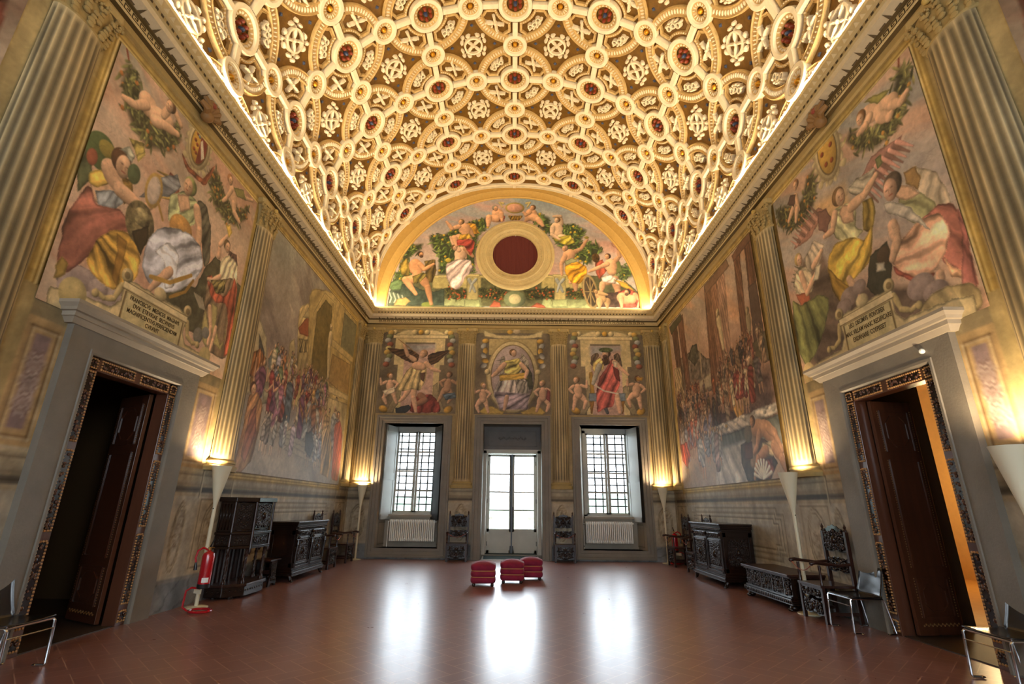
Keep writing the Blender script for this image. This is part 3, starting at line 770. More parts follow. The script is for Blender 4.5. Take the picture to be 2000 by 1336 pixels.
for w_, u in along(.115, 2.6):
    a = [WM[w_](x, d, z) for x, d, z in ((u, .30, 7.235), (u+.05, .335, 7.295), (u+.10, .30, 7.235), (u+.05, .30, 7.235), (u+.05, .355, 7.28))]
    mb.add(a, [(0, 3, 4), (3, 2, 4), (0, 4, 1), (1, 4, 2)])
mb.build('leaf_moulding', 'painted', cornice)
mb = MB(); mb.col = '#5a4a30'
for w_, u in along(.26, 2.6):
    a = [WM[w_](x, d, z) for x, d, z in ((u, .137, 7.028), (u+.05, .137, 7.028), (u+.025, .238, 7.068), (u, .13, 7.05), (u+.05, .13, 7.05), (u+.025, .238, 7.062))]
    mb.add(a, [(0, 1, 2)])
    a = [WM[w_](x, d, z) for x, d, z in ((u+.10, .139, 7.026), (u+.20, .139, 7.026), (u+.20, .158, 7.034), (u+.10, .158, 7.034))]
    mb.add(a, [(0, 1, 2, 3)])
mb.build('soffit_pattern', 'painted', cornice)
# ---- fluted columns in shallow relief
def half_prof(mb, w, uc, prof, nseg=26, ds=.42, col=None):
    m = len(prof); vs = []; fs = []
    for (r, z) in prof:
        for k in range(nseg+1):
            t = -pi/2+pi*k/nseg; vs.append(WM[w](uc+r*sin(t), max(.0, r*ds*cos(t)), z))
    for i in range(m-1):
        for k in range(nseg): fs.append((i*(nseg+1)+k, i*(nseg+1)+k+1, (i+1)*(nseg+1)+k+1, (i+1)*(nseg+1)+k))
    mb.add(vs, fs, col); mb.add([vs[-nseg-1+k] for k in range(nseg+1)], [tuple(range(nseg+1))], col)
    mb.add([vs[k] for k in range(nseg+1)], [tuple(range(nseg, -1, -1))], col); return mb
def column(w, uc, ht, hb_, label, z0=1.89, nf=9, lim=None):
    x, y, _ = WM[w](uc, 0, 0)
    root = thing('fluted_column', label, 'column', (0, 0, 0), 0, 'painted columns in shallow relief')
    seed = int(abs(uc)*31)+len(w)
    # shaft
    ns = nf*6; nz = 46; vs = []; cs = []; zb, zt = z0+.19, 6.24
    for j in range(nz+1):
        f = j/nz; z = zb+(zt-zb)*f; h = hb_+(ht-hb_)*f**1.3
        for k in range(ns+1):
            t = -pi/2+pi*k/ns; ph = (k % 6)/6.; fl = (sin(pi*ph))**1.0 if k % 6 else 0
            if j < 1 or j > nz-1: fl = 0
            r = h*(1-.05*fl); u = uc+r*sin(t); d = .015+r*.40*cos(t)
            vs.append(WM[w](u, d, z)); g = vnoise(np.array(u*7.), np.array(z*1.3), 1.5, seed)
            b = (.86-.36*fl**1.6+.06*(k % 6 == 0))*(.84+.32*float(g)); c = srgb('#d3bb8a')*b*(1-.10*(sin(t) > .45 and w != 'back'))  # flute hollows and one side darkened in the colour, as trompe-l'oeil shade
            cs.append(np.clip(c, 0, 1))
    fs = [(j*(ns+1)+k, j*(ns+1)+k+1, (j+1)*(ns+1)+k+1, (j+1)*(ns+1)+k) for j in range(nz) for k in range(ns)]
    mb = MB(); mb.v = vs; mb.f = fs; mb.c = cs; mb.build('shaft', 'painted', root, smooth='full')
    # base
    h = hb_
    mb = MB(); half_prof(mb, w, uc, [(h*1.32, z0), (h*1.32, z0+.03), (h*1.36, z0+.055), (h*1.30, z0+.085), (h*1.14, z0+.095), (h*1.12, z0+.115), (h*1.2, z0+.125), (h*1.22, z0+.145), (h*1.15, z0+.165), (h*1.05, z0+.172), (h*1.03, z0+.19)], col='#a8935f')
    mb.build('base', 'painted', root, smooth=True)
    # capital: necking, bell, two rows of leaves, volutes, abacus
    mb = MB(); h = ht
    half_prof(mb, w, uc, [(h*1.03, 6.22), (h*1.1, 6.235), (h*1.1, 6.255), (h*1.0, 6.27), (h*.98, 6.33), (h*1.04, 6.5), (h*1.2, 6.64)], col='#9b8450')
    for row, (zz, n_, hh, fr) in enumerate(((6.27, 5, .2, 1.02), (6.38, 6, .22, 1.06))):
        for k in range(n_):
            t = -1.25+2.5*k/(n_-1); uu = uc+h*fr*sin(t); dd = h*.42*cos(t)
            for q in range(5):
                f = q/4; ww = h*.2*(1-.45*f)*(1+.2*(q % 2)); out = .01+.05*f**2+.02*(q == 4)
                c = WM[w](uu*1+ (uu-uc)*.15*f, dd+out+.01, zz+hh*f)
                mb.ball(c, ww*.8, 6, 4, 1 if w == 'back' else .5, .5 if w == 'back' else 1, .75)
    for sg in (-1, 1):
        for q in range(9):
            a = q*.75; r = .075*(1-q/12); mb.ball(WM[w](uc+sg*(h*1.12+r*cos(a)*.8), h*.3+.02, 6.60+r*sin(a)), .028, 6, 4)
        for q in range(6):
            mb.ball(WM[w](uc+sg*(h*.25+.05*cos(q)), h*.42+.03, 6.58+.04*sin(q)), .022, 6, 4)
    mb.c = ['#9b8450']*(len(mb.v)); mb.c = [srgb('#a8905c')]*len(mb.v)
    mb.ball(WM[w](uc, h*.46+.03, 6.69), .045, 8, 6); mb.c += [srgb('#c7a85c')]*(len(mb.v)-len(mb.c))
    mb.c = [srgb(c) if isinstance(c, str) else c for c in mb.c]
    mb.build('capital', 'painted', root, smooth=True)
    mb = MB(); mb.col = '#b39b66'
    pts = [(-1.35, 0), (-1.35, .25), (-1.15, .36), (0, .30), (1.15, .36), (1.35, .25), (1.35, 0)]
    n_ = len(pts); vs = [WM[w](uc+h*a, h*1.25*b, 6.655) for a, b in pts]+[WM[w](uc+h*a, h*1.25*b, 6.745) for a, b in pts]
    mb.add(vs, [tuple(range(n_-1, -1, -1)), tuple(range(n_, 2*n_))]+[(i, i+1, n_+i+1, n_+i) for i in range(n_-1)]); mb.build('abacus', 'painted', root)
    return root
column('back', -1.42, .235, .25, 'fluted half column on the far wall left of the glazed door')
column('back', 1.45, .235, .25, 'fluted half column on the far wall right of the glazed door')
column('back', -4.36, .25, .27, 'fluted half column on the far wall in the left corner', nf=8)
column('back', 4.38, .25, .27, 'fluted half column on the far wall in the right corner', nf=8)
column('left', 14.42, .2, .23, 'fluted half column at the far end of the left wall', nf=7)
column('right', 14.42, .2, .23, 'fluted half column at the far end of the right wall', nf=7)
column('left', 8.20, .28, .32, 'fluted half column on the left wall between the door and the ceremony painting')
column('right', 8.08, .28, .32, 'fluted half column on the right wall between the door and the banquet painting')
column('left', 3.98, .29, .33, 'large fluted half column at the left edge, nearest to the viewer')
column('right', 3.98, .29, .33, 'large fluted half column at the right edge, nearest to the viewer')
# ---- stone frames round the far openings
def stone_surround(name, w, u0, u1, z1, wd, prof_d, z0=0, m='stone', sill=None):
    mb = MB(); pr = [(0, .0), (0, prof_d*.5), (-wd*.32, prof_d*.5), (-wd*.34, prof_d*.72), (-wd*.7, prof_d*.72), (-wd*.74, prof_d), (-wd, prof_d), (-wd, 0)]
    if sill is None: wsweep(mb, w, [(u1, z0), (u1, z1), (u0, z1), (u0, z0)], pr)
    else: wsweep(mb, w, [(u1, sill), (u1, z1), (u0, z1), (u0, sill)], pr, closed=True)
    return mb.build(name, m)
mat('shutter_paint', '#a7aaa6', .45)
for i, (a, b) in enumerate(WINS):
    o = stone_surround('window_%d' % (i+1), 'back', a, b, WZ1, .235, .07, m='stone', sill=WZ0); struct(o)
    o['label'] = ['left', 'right'][i]+' window with stone surround, iron grille and panelled shutters'
    mb = MB(); yb = 15.62; e = .07; sx = .16
    # splayed reveal, sill, panelled back below the sash
    A, B = a, b; A2, B2 = a+sx, b-sx
    mb.add([(A, D, WZ0), (A2, yb, WZ0), (A2, yb, WZ1), (A, D, WZ1)], [(0, 1, 2, 3)]); mb.add([(B, D, WZ0), (B2, yb, WZ0), (B2, yb, WZ1), (B, D, WZ1)], [(3, 2, 1, 0)])
    mb.add([(A, D, WZ1), (A2, yb, WZ1), (B2, yb, WZ1), (B, D, WZ1)], [(0, 1, 2, 3)]); mb.add([(A, D, WZ0), (A2, yb, WZ0), (B2, yb, WZ0), (B, D, WZ0)], [(3, 2, 1, 0)])
    mb.box(A-.25, A+.0, D+.02, yb+.1, 0, 4.1); mb.box(B, B+.25, D+.02, yb+.1, 0, 4.1); mb.box(A-.25, B+.25, D+.02, yb+.1, WZ1+.0, 4.1); mb.box(A, B, D+.02, yb+.1, 0, WZ0)
    mb.box(A2-.1, B2+.1, yb-.22, yb+.15, WZ0, 1.10)
    mb.build('window_reveal', 'stone_light', o)
    mb = MB(); mb.box(A2-.02, B2+.02, yb-.30, yb+.02, 1.10, 1.16); mb.build('window_sill', 'stone_light', o)
    # recessed panels low on the reveals
    mb = MB(); 
    for (x0, x1) in ((A+.02, A+.1), (B-.1, B-.02)):
        sg = 1 if x0 < (A+B)/2 else -1; xw = A if sg > 0 else B
        for (p, q, r, s_) in ((.12, .55, .35, .38), (.12, .55, .93, .96), (.12, .15, .35, .96), (.52, .55, .35, .96)):
            f0 = p/.75*sx; f1 = q/.75*sx
            mb.add([(xw+sg*(f0+.012), D+p, r), (xw+sg*(f1+.012), D+q, r), (xw+sg*(f1+.012), D+q, s_), (xw+sg*(f0+.012), D+p, s_)], [(0, 1, 2, 3)])
    mb.build('reveal_panel', 'stone', o)
    fr = MB(); gx0, gx1 = A2+.0, B2-.0; z0, z1 = 1.16, 3.68; mid = (gx0+gx1)/2
    fr.box(gx0, gx0+.09, yb-.05, yb+.03, z0, z1); fr.box(gx1-.09, gx1, yb-.05, yb+.03, z0, z1); fr.box(gx0, gx1, yb-.05, yb+.03, z1-.09, z1+.06); fr.box(gx0, gx1, yb-.05, yb+.03, z0, z0+.05)
    fr.build('window_frame', 'greypaint', o)
    for sgn in (0, 1):
        s0, s1 = (gx0+.09, mid-.004) if sgn == 0 else (mid+.004, gx1-.09)
        sb = MB(); sb.box(s0, s0+.065, yb-.04, yb, z0+.05, z1-.09); sb.box(s1-.065, s1, yb-.04, yb, z0+.05, z1-.09)
        sb.box(s0, s1, yb-.04, yb, z0+.05, z0+.1); sb.box(s0, s1, yb-.04, yb, z1-.14, z1-.09)
        for k in (1, 2, 3): zz = z0+.1+(z1-z0-.24)*k/4; sb.box(s0, s1, yb-.035, yb-.005, zz-.024, zz+.024)
        cs = sb.build('casement', 'greypaint', o)
    gb = MB()
    for k in range(6): x = gx0+.06+(gx1-gx0-.12)*(k+.5)/6; gb.box(x-.021, x+.021, yb+.22, yb+.242, z0-.05, z1+.1)
    for k in range(13): z = z0+.08+k*.205; gb.box(gx0-.1, gx1+.1, yb+.215, yb+.235, z-.020, z+.020)
    gb.build('iron_grille', 'steel', o)
    # outer reveal in the thickness of the wall
    ob = MB(); ob.box(gx0-.4, gx0-.03, yb+.0, yb+.35, .9, 3.9); ob.box(gx1+.03, gx1+.4, yb+.0, yb+.35, .9, 3.9); ob.box(gx0-.4, gx1+.4, yb, yb+.35, 3.66, 4.1); ob.box(gx0-.4, gx1+.4, yb, yb+.35, .8, 1.14)
    ob.build('outer_reveal', 'stone_light', o)
    # shutters: pale panelled one folded on the outer reveal, dark one on the inner reveal
    def shutter(p0, p1, m, label):
        sh = MB(); p0 = np.array(p0); p1 = np.array(p1); d = (p1-p0); L_ = np.linalg.norm(d); d /= L_; nn = np.array([-d[1], d[0]])*.02
        def sb_(a0, a1, z0_, z1_, t):
            q = [p0+d*a0-nn*t, p0+d*a1-nn*t, p0+d*a1+nn*t, p0+d*a0+nn*t]
            sh.add([(x[0], x[1], z0_) for x in q]+[(x[0], x[1], z1_) for x in q], [(3, 2, 1, 0), (4, 5, 6, 7), (0, 1, 5, 4), (1, 2, 6, 5), (2, 3, 7, 6), (3, 0, 4, 7)])
        sb_(0, L_, 1.02, 3.70, .6)
        for (zz0, zz1) in ((1.02, 1.16), (2.12, 2.32), (3.54, 3.70)): sb_(0, L_, zz0, zz1, 1)
        sb_(0, .07, 1.02, 3.70, 1); sb_(L_-.07, L_, 1.02, 3.70, 1)
        s_ = sh.build('shutter', MATS['shutter_paint'] if m == 'white' else m, o); s_['label'] = label
    if i == 0:
        shutter((A+.06, D+.06), (A2+.10, yb-.12), 'white', 'pale panelled shutter'); shutter((B-.03, D+.02), (B2-.16, yb-.2), mat('shutter_dark', '#2c2a28', .7, spec=.15), 'dark shutter leaf')
    else:
        shutter((B-.06, D+.06), (B2-.10, yb-.12), 'white', 'pale panelled shutter'); shutter((B-.015, D+.02), (B-.06, D+.06), mat('shutter_dark', '#2c2a28', .7), 'dark edge of the folded shutter')
# ---- glazed door
dr = struct(stone_surround('door_1', 'back', DRX0, DRX1, DRZ, .26, .07, m='stone')); dr['label'] = 'glazed double door in a stone surround at the middle of the far wall'
yb = 15.66; mb = MB()
mb.box(DRX0-.3, DRX0, D+.02, yb+.4, 0, 4.1); mb.box(DRX1, DRX1+.3, D+.02, yb+.4, 0, 4.1); mb.box(DRX0-.3, DRX1+.3, D+.02, yb+.4, DRZ, 4.1)
mb.build('door_reveal', 'stone', dr)
mb = MB(); mb.box(DRX0, DRX0+.10, yb-.3, yb+.05, 0, 3.02); mb.box(DRX1-.10, DRX1, yb-.3, yb+.05, 0, 3.02); mb.box(DRX0, DRX1, yb-.3, yb+.05, 2.94, 3.05)
mb.box(DRX0+.1, DRX0+.13, yb-.1, yb+.03, 0, 2.94); mb.box(DRX1-.13, DRX1-.1, yb-.1, yb+.03, 0, 2.94)
mb.build('door_frame', 'greypaint', dr)
mb = MB(); mb.box(DRX0, DRX1, yb-.28, yb+.05, 3.05, DRZ+.05)
mb.box(DRX0+.12, DRX1-.12, yb-.30, yb-.27, 3.15, 3.18); mb.box(DRX0+.12, DRX1-.12, yb-.30, yb-.27, 3.6, 3.63); mb.box(DRX0+.12, DRX0+.15, yb-.30, yb-.27, 3.15, 3.63); mb.box(DRX1-.15, DRX1-.12, yb-.30, yb-.27, 3.15, 3.63)
for k in range(9):
    for sg in (-1, 1): mb.ball((.025+sg*(.04+.045*k), yb-.29, 3.39+.035*sin(k*1.6)), .03, 6, 4, 1, .4, 1)
mb.build('transom_panel', mat('grey_brown_wood', '#5d564f', .5, var=.15, scale=6), dr)
for sg in (-1, 1):
    c = (DRX0+DRX1)/2; a, b = (DRX0+.13, c-.004) if sg < 0 else (c+.004, DRX1-.13)
    mb = MB(); z0 = .10; mb.box(a, a+.075, yb-.05, yb, z0, 2.93); mb.box(b-.075, b, yb-.05, yb, z0, 2.93); mb.box(a, b, yb-.05, yb, 2.86, 2.93); mb.box(a, b, yb-.05, yb, z0, z0+.1); mb.box(a, b, yb-.05, yb, .70, .78)
    for k in (1, 2, 3): z = .78+(2.86-.78)*k/4; mb.box(a, b, yb-.04, yb-.015, z-.02, z+.02)
    mb.box(a+.075, b-.075, yb-.03, yb-.01, z0+.1, .70)
    for (p, q, r, s_) in ((a+.10, b-.10, .23, .245), (a+.10, b-.10, .655, .67), (a+.10, a+.115, .23, .67), (b-.115, b-.10, .23, .67)): mb.box(p, q, yb-.037, yb-.02, r, s_)
    lf = mb.build('door_leaf', 'greypaint', dr)
    hd = MB()
    for z in (.32, 1.5, 2.6): hd.box((a-.01 if sg < 0 else b-.015), (a+.015 if sg < 0 else b+.01), yb-.07, yb-.045, z, z+.12)
    hd.build('hinge', 'steel', lf)
    hd = MB(); x = b-.03 if sg < 0 else a+.03; hd.box(x-.014, x+.014, yb-.066, yb-.05, .12, .32); hd.box(x-.014, x+.014, yb-.066, yb-.05, .75, 2.9 if sg < 0 else 1.4); hd.build('bolt', 'steel', lf)
mb = MB(); mb.box((DRX0+DRX1)/2-.022, (DRX0+DRX1)/2+.022, yb-.06, yb-.045, .10, 2.93); mb.build('meeting_strip', mat('blue_grey_strip', '#4a525a', .4), dr)
mb = MB(); mb.box(DRX0, DRX1, yb-.34, yb+.4, 0, .10); mb.build('threshold', 'stone', dr)
# terrace and garden beyond the openings
tr = struct(MB().box(-14, 14, 16.08, 26, -.15, -.02).build('terrace', mat('terrace_paving', '#c9c5bb', .8))); tr['label'] = 'pale terrace paving outside the far door'
for i in range(2):
    x = [-2.7, 2.9][i]
    o = MB()
    for k in range(11): o.tube([(x-2.3+.42*k+.03, 17.4, -.02), (x-2.3+.42*k+.03, 17.4, 1.05)], .03, 6)
    o.box(x-2.35, x+2.1, 17.35, 17.45, 1.0, 1.08)
    o = o.build('terrace_railing', 'greypaint'); tag(o, ['pale railing outside the left window', 'pale railing outside the right window'][i], 'railing')
gh = MB(); 
for k in range(60):
    a = -1.2+2.4*k/59
    gh.ball((38*sin(a), 16+38*cos(a), -1+1.2*random.random()), 2.6+random.random()*1.4, 8, 5, 1, 1, .8)
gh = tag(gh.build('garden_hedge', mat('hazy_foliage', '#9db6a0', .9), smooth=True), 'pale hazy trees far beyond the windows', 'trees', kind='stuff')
mt = MB(); mt.add([(-.76, 15.0, .004), (.76, 15.0, .004), (.76, 15.60, .112), (-.76, 15.60, .112), (-.76, 15.0, .016), (.76, 15.0, .016), (.76, 15.58, .125), (-.76, 15.58, .125)], [(0,3,2,1),(4,5,6,7),(0,1,5,4),(1,2,6,5),(2,3,7,6),(3,0,4,7)])
tag(mt.build('doormat', 'mat_green'), 'dark green doormat in front of the glazed door', 'doormat')
rp_ = MB().prism([(14.93, 0), (15.32, 0), (15.32, .068)], 'x', -.8, .8).build('threshold_ramp', 'stone', dr)
# ---- radiators
def radiator(x0, x1, label):
    r = thing('radiator', label, 'radiator', ((x0+x1)/2, 15.22, .42), 0, 'radiators under the windows')
    n_ = 24; cx = (x0+x1)/2
    mb = MB()
    for k in range(n_):
        x = x0-cx+(x1-x0)*(k+.5)/n_; hw = (x1-x0)/n_*.36
        mb.box(x-hw, x+hw, -.05, .05, .02, .60)
        mb.box(x-hw*.8, x+hw*.8, -.058, .058, .05, .57)
    mb.box(x0-cx, x1-cx, -.025, .025, .05, .09); mb.box(x0-cx, x1-cx, -.025, .025, .53, .57)
    mb.build('fins', 'white', r, bevel=.006)
    mb = MB(); mb.tube([(x0-cx-.02, 0, .55), (x0-cx-.05, 0, .55), (x0-cx-.05, 0, .0), (x0-cx-.05, 0, -.14)], .012, 8); mb.build('pipe', 'white', r); mb = MB(); mb.tube([(x1-cx, 0, .55), (x1-cx+.035, 0, .55)], .02, 8); mb.build('valve', 'white', r)
    for x in (-.45, .42): mb = MB(); mb.box(x, x+.03, .0, .20, .1, .14); mb.build('bracket', 'steel', r)
    return r
radiator(-3.47, -2.17, 'white ribbed radiator under the left window'); radiator(2.15, 3.50, 'white ribbed radiator under the right window')
# ---- door stone frames, wooden carved frames, leaves
for side in ('left', 'right'):
    sg = -1 if side == 'left' else 1
    n_ = 2 if side == 'left' else 3
    mb = MB(); wsweep(mb, side, [(DY1, 0), (DY1, DZ), (DY0, DZ), (DY0, 0)] , [(.0, -.16), (.0, .055), (-.02, .075), (-.05, .075), (-.055, .06), (-.35, .075), (-.35, 0), (-.30, -.01)])
    st = struct(mb.build('door_%d' % n_, 'stone')); st['label'] = side+' wall doorway: grey stone surround with dark carved wooden frame'
    mb = MB(); z0 = 3.19
    path = [(7.19, z0), (4.88, z0)]
    pr = [(0, 0), (0, .085), (.02, .10), (.055, .125), (.06, .14), (.105, .145), (.11, .175), (.14, .19), (.175, .225), (.21, .225), (.21, 0)]
    # returns at both ends
    vs = []; fs = []
    for j, (u, e) in enumerate(((4.90, -1), (7.17, 1))):
        for (o_, d) in pr: vs.append(WM[side](u+e*(d-.06 if d > .06 else 0), d, z0+o_))
    for j, (u, e) in enumerate(((4.90, -1), (7.17, 1))):
        for (o_, d) in pr: vs.append(WM[side](u+e*(d-.06 if d > .06 else 0), 0, z0+o_))
    m_ = len(pr)
    for t in range(m_-1):
        fs += [(t, m_+t, m_+t+1, t+1), (2*m_+t, t, t+1, 2*m_+t+1), (3*m_+t, m_+t, m_+t+1, 3*m_+t+1)]
    mb.add(vs, fs); mb.build('door_cornice', 'stone_light', st)
    if side == 'right':
        mb = MB(); mb.ball(WM[side](5.28+.0, .09, 3.09), .03, 10, 8); mb.build('wall_button', 'white', st)
    # wooden frame: plain rails with carved sunk panels edged in gilt beads
    F0, F1, FZ, fw = DY0+.0, DY1-.0, DZ, .15
    wf_ = MB()
    for (a, b, c, d) in ((F0, F0+fw, 0, FZ), (F1-fw, F1, 0, FZ), (F0, F1, FZ-fw, FZ)): wbox(wf_, side, a, b, -.14, .02, c, d)
    fo = wf_.build('wooden_frame', 'wood_mid', st, bevel=.004)
    pan = MB(); bead = MB(); rel = MB()
    def cpanel(u0, u1, z0, z1):
        wbox(pan, side, u0, u1, .018, .024, z0, z1)
        per = 2*((u1-u0)+(z1-z0)); k = 0; st_ = .032
        L1, L2 = u1-u0, z1-z0
        pos = 0
        while pos < per:
            if pos < L1: p = (u0+pos, z0)
            elif pos < L1+L2: p = (u1, z0+pos-L1)
            elif pos < 2*L1+L2: p = (u1-(pos-L1-L2), z1)
            else: p = (u0, z1-(pos-2*L1-L2))
            bead.ball(WM[side](p[0], .026, p[1]), .0125, 6, 4); pos += st_
        rr = random.Random(int(z0*100+u0*10)); n2 = max(3, int((L1*L2)/.0028))
        for q in range(n2):
            uu = u0+.02+(L1-.04)*rr.random(); zz = z0+.02+(L2-.04)*rr.random(); rel.ball(WM[side](uu, .026, zz), .010+.014*rr.random(), 6, 4, .7, 1, 1)
    cf = .024
    for (a, b) in ((F0+cf, F0+fw-cf), (F1-fw+cf, F1-cf)):
        cpanel(a, b, FZ-fw+cf, FZ-cf)
        for (z0_, z1_) in ((.05, .16), (.24, 1.02), (1.12, 1.92), (2.02, FZ-fw-.02)): cpanel(a, b, z0_, z1_)
    um = (F0+F1)/2
    cpanel(F0+fw+.04, um-.06, FZ-fw+cf, FZ-cf); cpanel(um+.06, F1-fw-.04, FZ-fw+cf, FZ-cf)
    pan.build('sunk_panel', 'wood_dark', fo); bead.build('gilt_beading', 'bead_gold', fo, smooth='full'); rel.build('carving', 'door_wood', fo, smooth='full')
    # threshold and door passage
    mb = MB(); xs_ = sorted((sg*(W-.0), sg*(W+1.3))); mb.box(xs_[0], xs_[1], 4.9, 7.15, -.02, .012); mb.build('threshold', mat('dark_threshold', '#3b3026', .5, var=.3, scale=4), st)
    def leaf(u_h, d_h, u_e, d_e, nm):
        """door leaf from hinge to free edge; d negative = behind the wall face"""
        H0, H1 = .03, FZ-fw-.01
        p0 = np.array(WM[side](u_h, d_h, 0)[:2]); p1 = np.array(WM[side](u_e, d_e, 0)[:2]); L_ = np.linalg.norm(p1-p0)
        root = thing('door_leaf', nm, 'door', (p0[0], p0[1], H0), atan2(*(p1-p0)[::-1]), None)
        hh = H1-H0; b = MB(); t = .025
        b.box(0, L_, -t, t, 0, hh); ob = b.build('panelled_board', 'door_wood', root, bevel=.004)
        fr = MB(); bd = MB(); fd = MB()
        for ys_ in (-1, 1):
            y = ys_*t
            for (z0_, z1_, oc) in ((.18, .62, 1), (.72, 2.0, 0), (2.1, hh-.12, 1)):
                x0, x1 = .10, L_-.07
                for (a, b_, c, d) in ((x0, x1, z0_, z0_+.022), (x0, x1, z1_-.022, z1_), (x0, x0+.022, z0_, z1_), (x1-.022, x1, z0_, z1_)): fr.box(a, b_, min(y, y+ys_*.014), max(y, y+ys_*.014), c, d)
                fd.box(x0+.03, x1-.03, min(y, y+ys_*.004), max(y, y+ys_*.004), z0_+.03, z1_-.03)
                if oc:
                    xm, zm = (x0+x1)/2, (z0_+z1_)/2; rx, rz_ = (x1-x0)/2-.07, (z1_-z0_)/2-.07
                    pts_ = [(xm+rx*a, zm+rz_*c) for a, c in ((-.45, -1), (.45, -1), (1, -.5), (1, .5), (.45, 1), (-.45, 1), (-1, .5), (-1, -.5))]
                    for q in range(8): a_, b_ = pts_[q], pts_[(q+1) % 8]; fr.bar((a_[0], y+ys_*.004, a_[1]), (b_[0], y+ys_*.004, b_[1]), .02, .02)
                n3 = int((z1_-z0_)/.028)
                for q in range(n3):
                    for xx in (x0-.025, x1+.025): bd.ball((xx, y, z0_+(z1_-z0_)*(q+.5)/n3), .008, 5, 4)
            for q in range(18): bd.ball((.08+(L_-.14)*q/17, y, .10+.015*(q % 2)), .012, 5, 4)
        fd.build('door_panel', 'door_wood', ob); fr.build('panel_moulding', 'door_wood', ob); bd.build('beading', mat('worn_gilt', '#8a6234', .35, metal=.4), ob)
        return root
    if side == 'left':
        leaf(6.60, -.17, 6.92, -.79, 'tall panelled wooden door leaf standing open in the left doorway, far leaf')
        leaf(5.46, -.17, 5.02, -.70, 'wooden door leaf seen edge-on in the left doorway, near leaf')
    else:
        leaf(6.57, -.12, 6.66, -.72, 'dark panelled wooden door leaf standing open in the right doorway, far leaf')
        leaf(5.46, -.17, 5.06, -.70, 'wooden door leaf in the right doorway, near leaf')
# passages and rooms beyond the side doors
def shell(name, x0, x1, y0, y1, z0, z1, m, openside, label, th=.1):
    mb = MB()
    if 'x0' not in openside: mb.box(x0-th, x0, y0-th, y1+th, z0, z1)
    if 'x1' not in openside: mb.box(x1, x1+th, y0-th, y1+th, z0, z1)
    mb.box(x0-th*0, x1+th*0, y0-th, y0, z0, z1); mb.box(x0, x1, y1, y1+th, z0, z1); mb.box(x0, x1, y0-th, y1+th, z1, z1+th); mb.box(x0, x1, y0-th, y1+th, z0-th, z0)
    o = struct(mb.build(name, m)); o['label'] = label; return o
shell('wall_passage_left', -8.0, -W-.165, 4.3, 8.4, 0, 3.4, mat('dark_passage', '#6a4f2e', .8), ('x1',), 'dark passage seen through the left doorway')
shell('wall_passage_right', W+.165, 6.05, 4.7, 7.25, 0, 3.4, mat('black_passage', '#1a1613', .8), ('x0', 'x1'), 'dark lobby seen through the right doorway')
lw = struct(MB().box(6.0, 6.06, 4.6, 6.70, 0, 3.4).build('wall_light_baffle', MATS['black_passage'])); lw['label'] = 'added dark partition screening side-room light inside the right doorway'  # added to keep side-room lamplight from leaking onto the door leaf
shell('wall_side_room', 6.06, 10.0, 4.0, 13.0, 0, 4.2, 'orange_wall', ('x0',), 'ochre room beyond the right doorway')
# ------------------------------------------------------------------ furniture
def spiral(mb, c, r, turns, th, pl, a0=0, sg=1, n=14, h=.0):
    pts = []; rs = []
    for k in range(n):
        f = k/(n-1); a = a0+sg*turns*2*pi*f; rr = r*(1-.85*f); x, z = c[0]+rr*cos(a), c[1]+rr*sin(a)
        pts.append(pl(x, z, h)); rs.append(th*(1-.3*f))
    mb.tube(pts, rs, 5)
def carve(mb, pl, x0, x1, z0, z1, seed=1, dens=1.0, th=.010, h=.004):
    """mirror-symmetric scrolled carving in a rectangle; pl(x, z, height)->xyz"""
    rg = random.Random(seed); xc = (x0+x1)/2; hw = (x1-x0)/2; H = z1-z0
    n = max(2, int(hw*H*260*dens))
    for _ in range(n):
        u = rg.random()*hw*.85; z = z0+H*(.1+.8*rg.random()); r = min(hw, H)*rg.uniform(.12, .26); a = rg.random()*6.28; tt = rg.uniform(.7, 1.3)
        spiral(mb, (xc+u, z), r, tt, th, pl, a, 1, 12, h); spiral(mb, (xc-u, z), r, tt, th, pl, pi-a, -1, 12, h)
    for _ in range(n*3):
        u = rg.random()*hw*.92; z = z0+H*(.04+.92*rg.random()); r = rg.uniform(.7, 1.5)*th
        for sg in (-1, 1):
            p = pl(xc+sg*u, z, h); mb.ball(p, r*1.25, 6, 4)
    p = pl(xc, (z0+z1)/2, h); mb.ball(p, min(hw, H)*.26, 8, 6, .8, .8, 1)
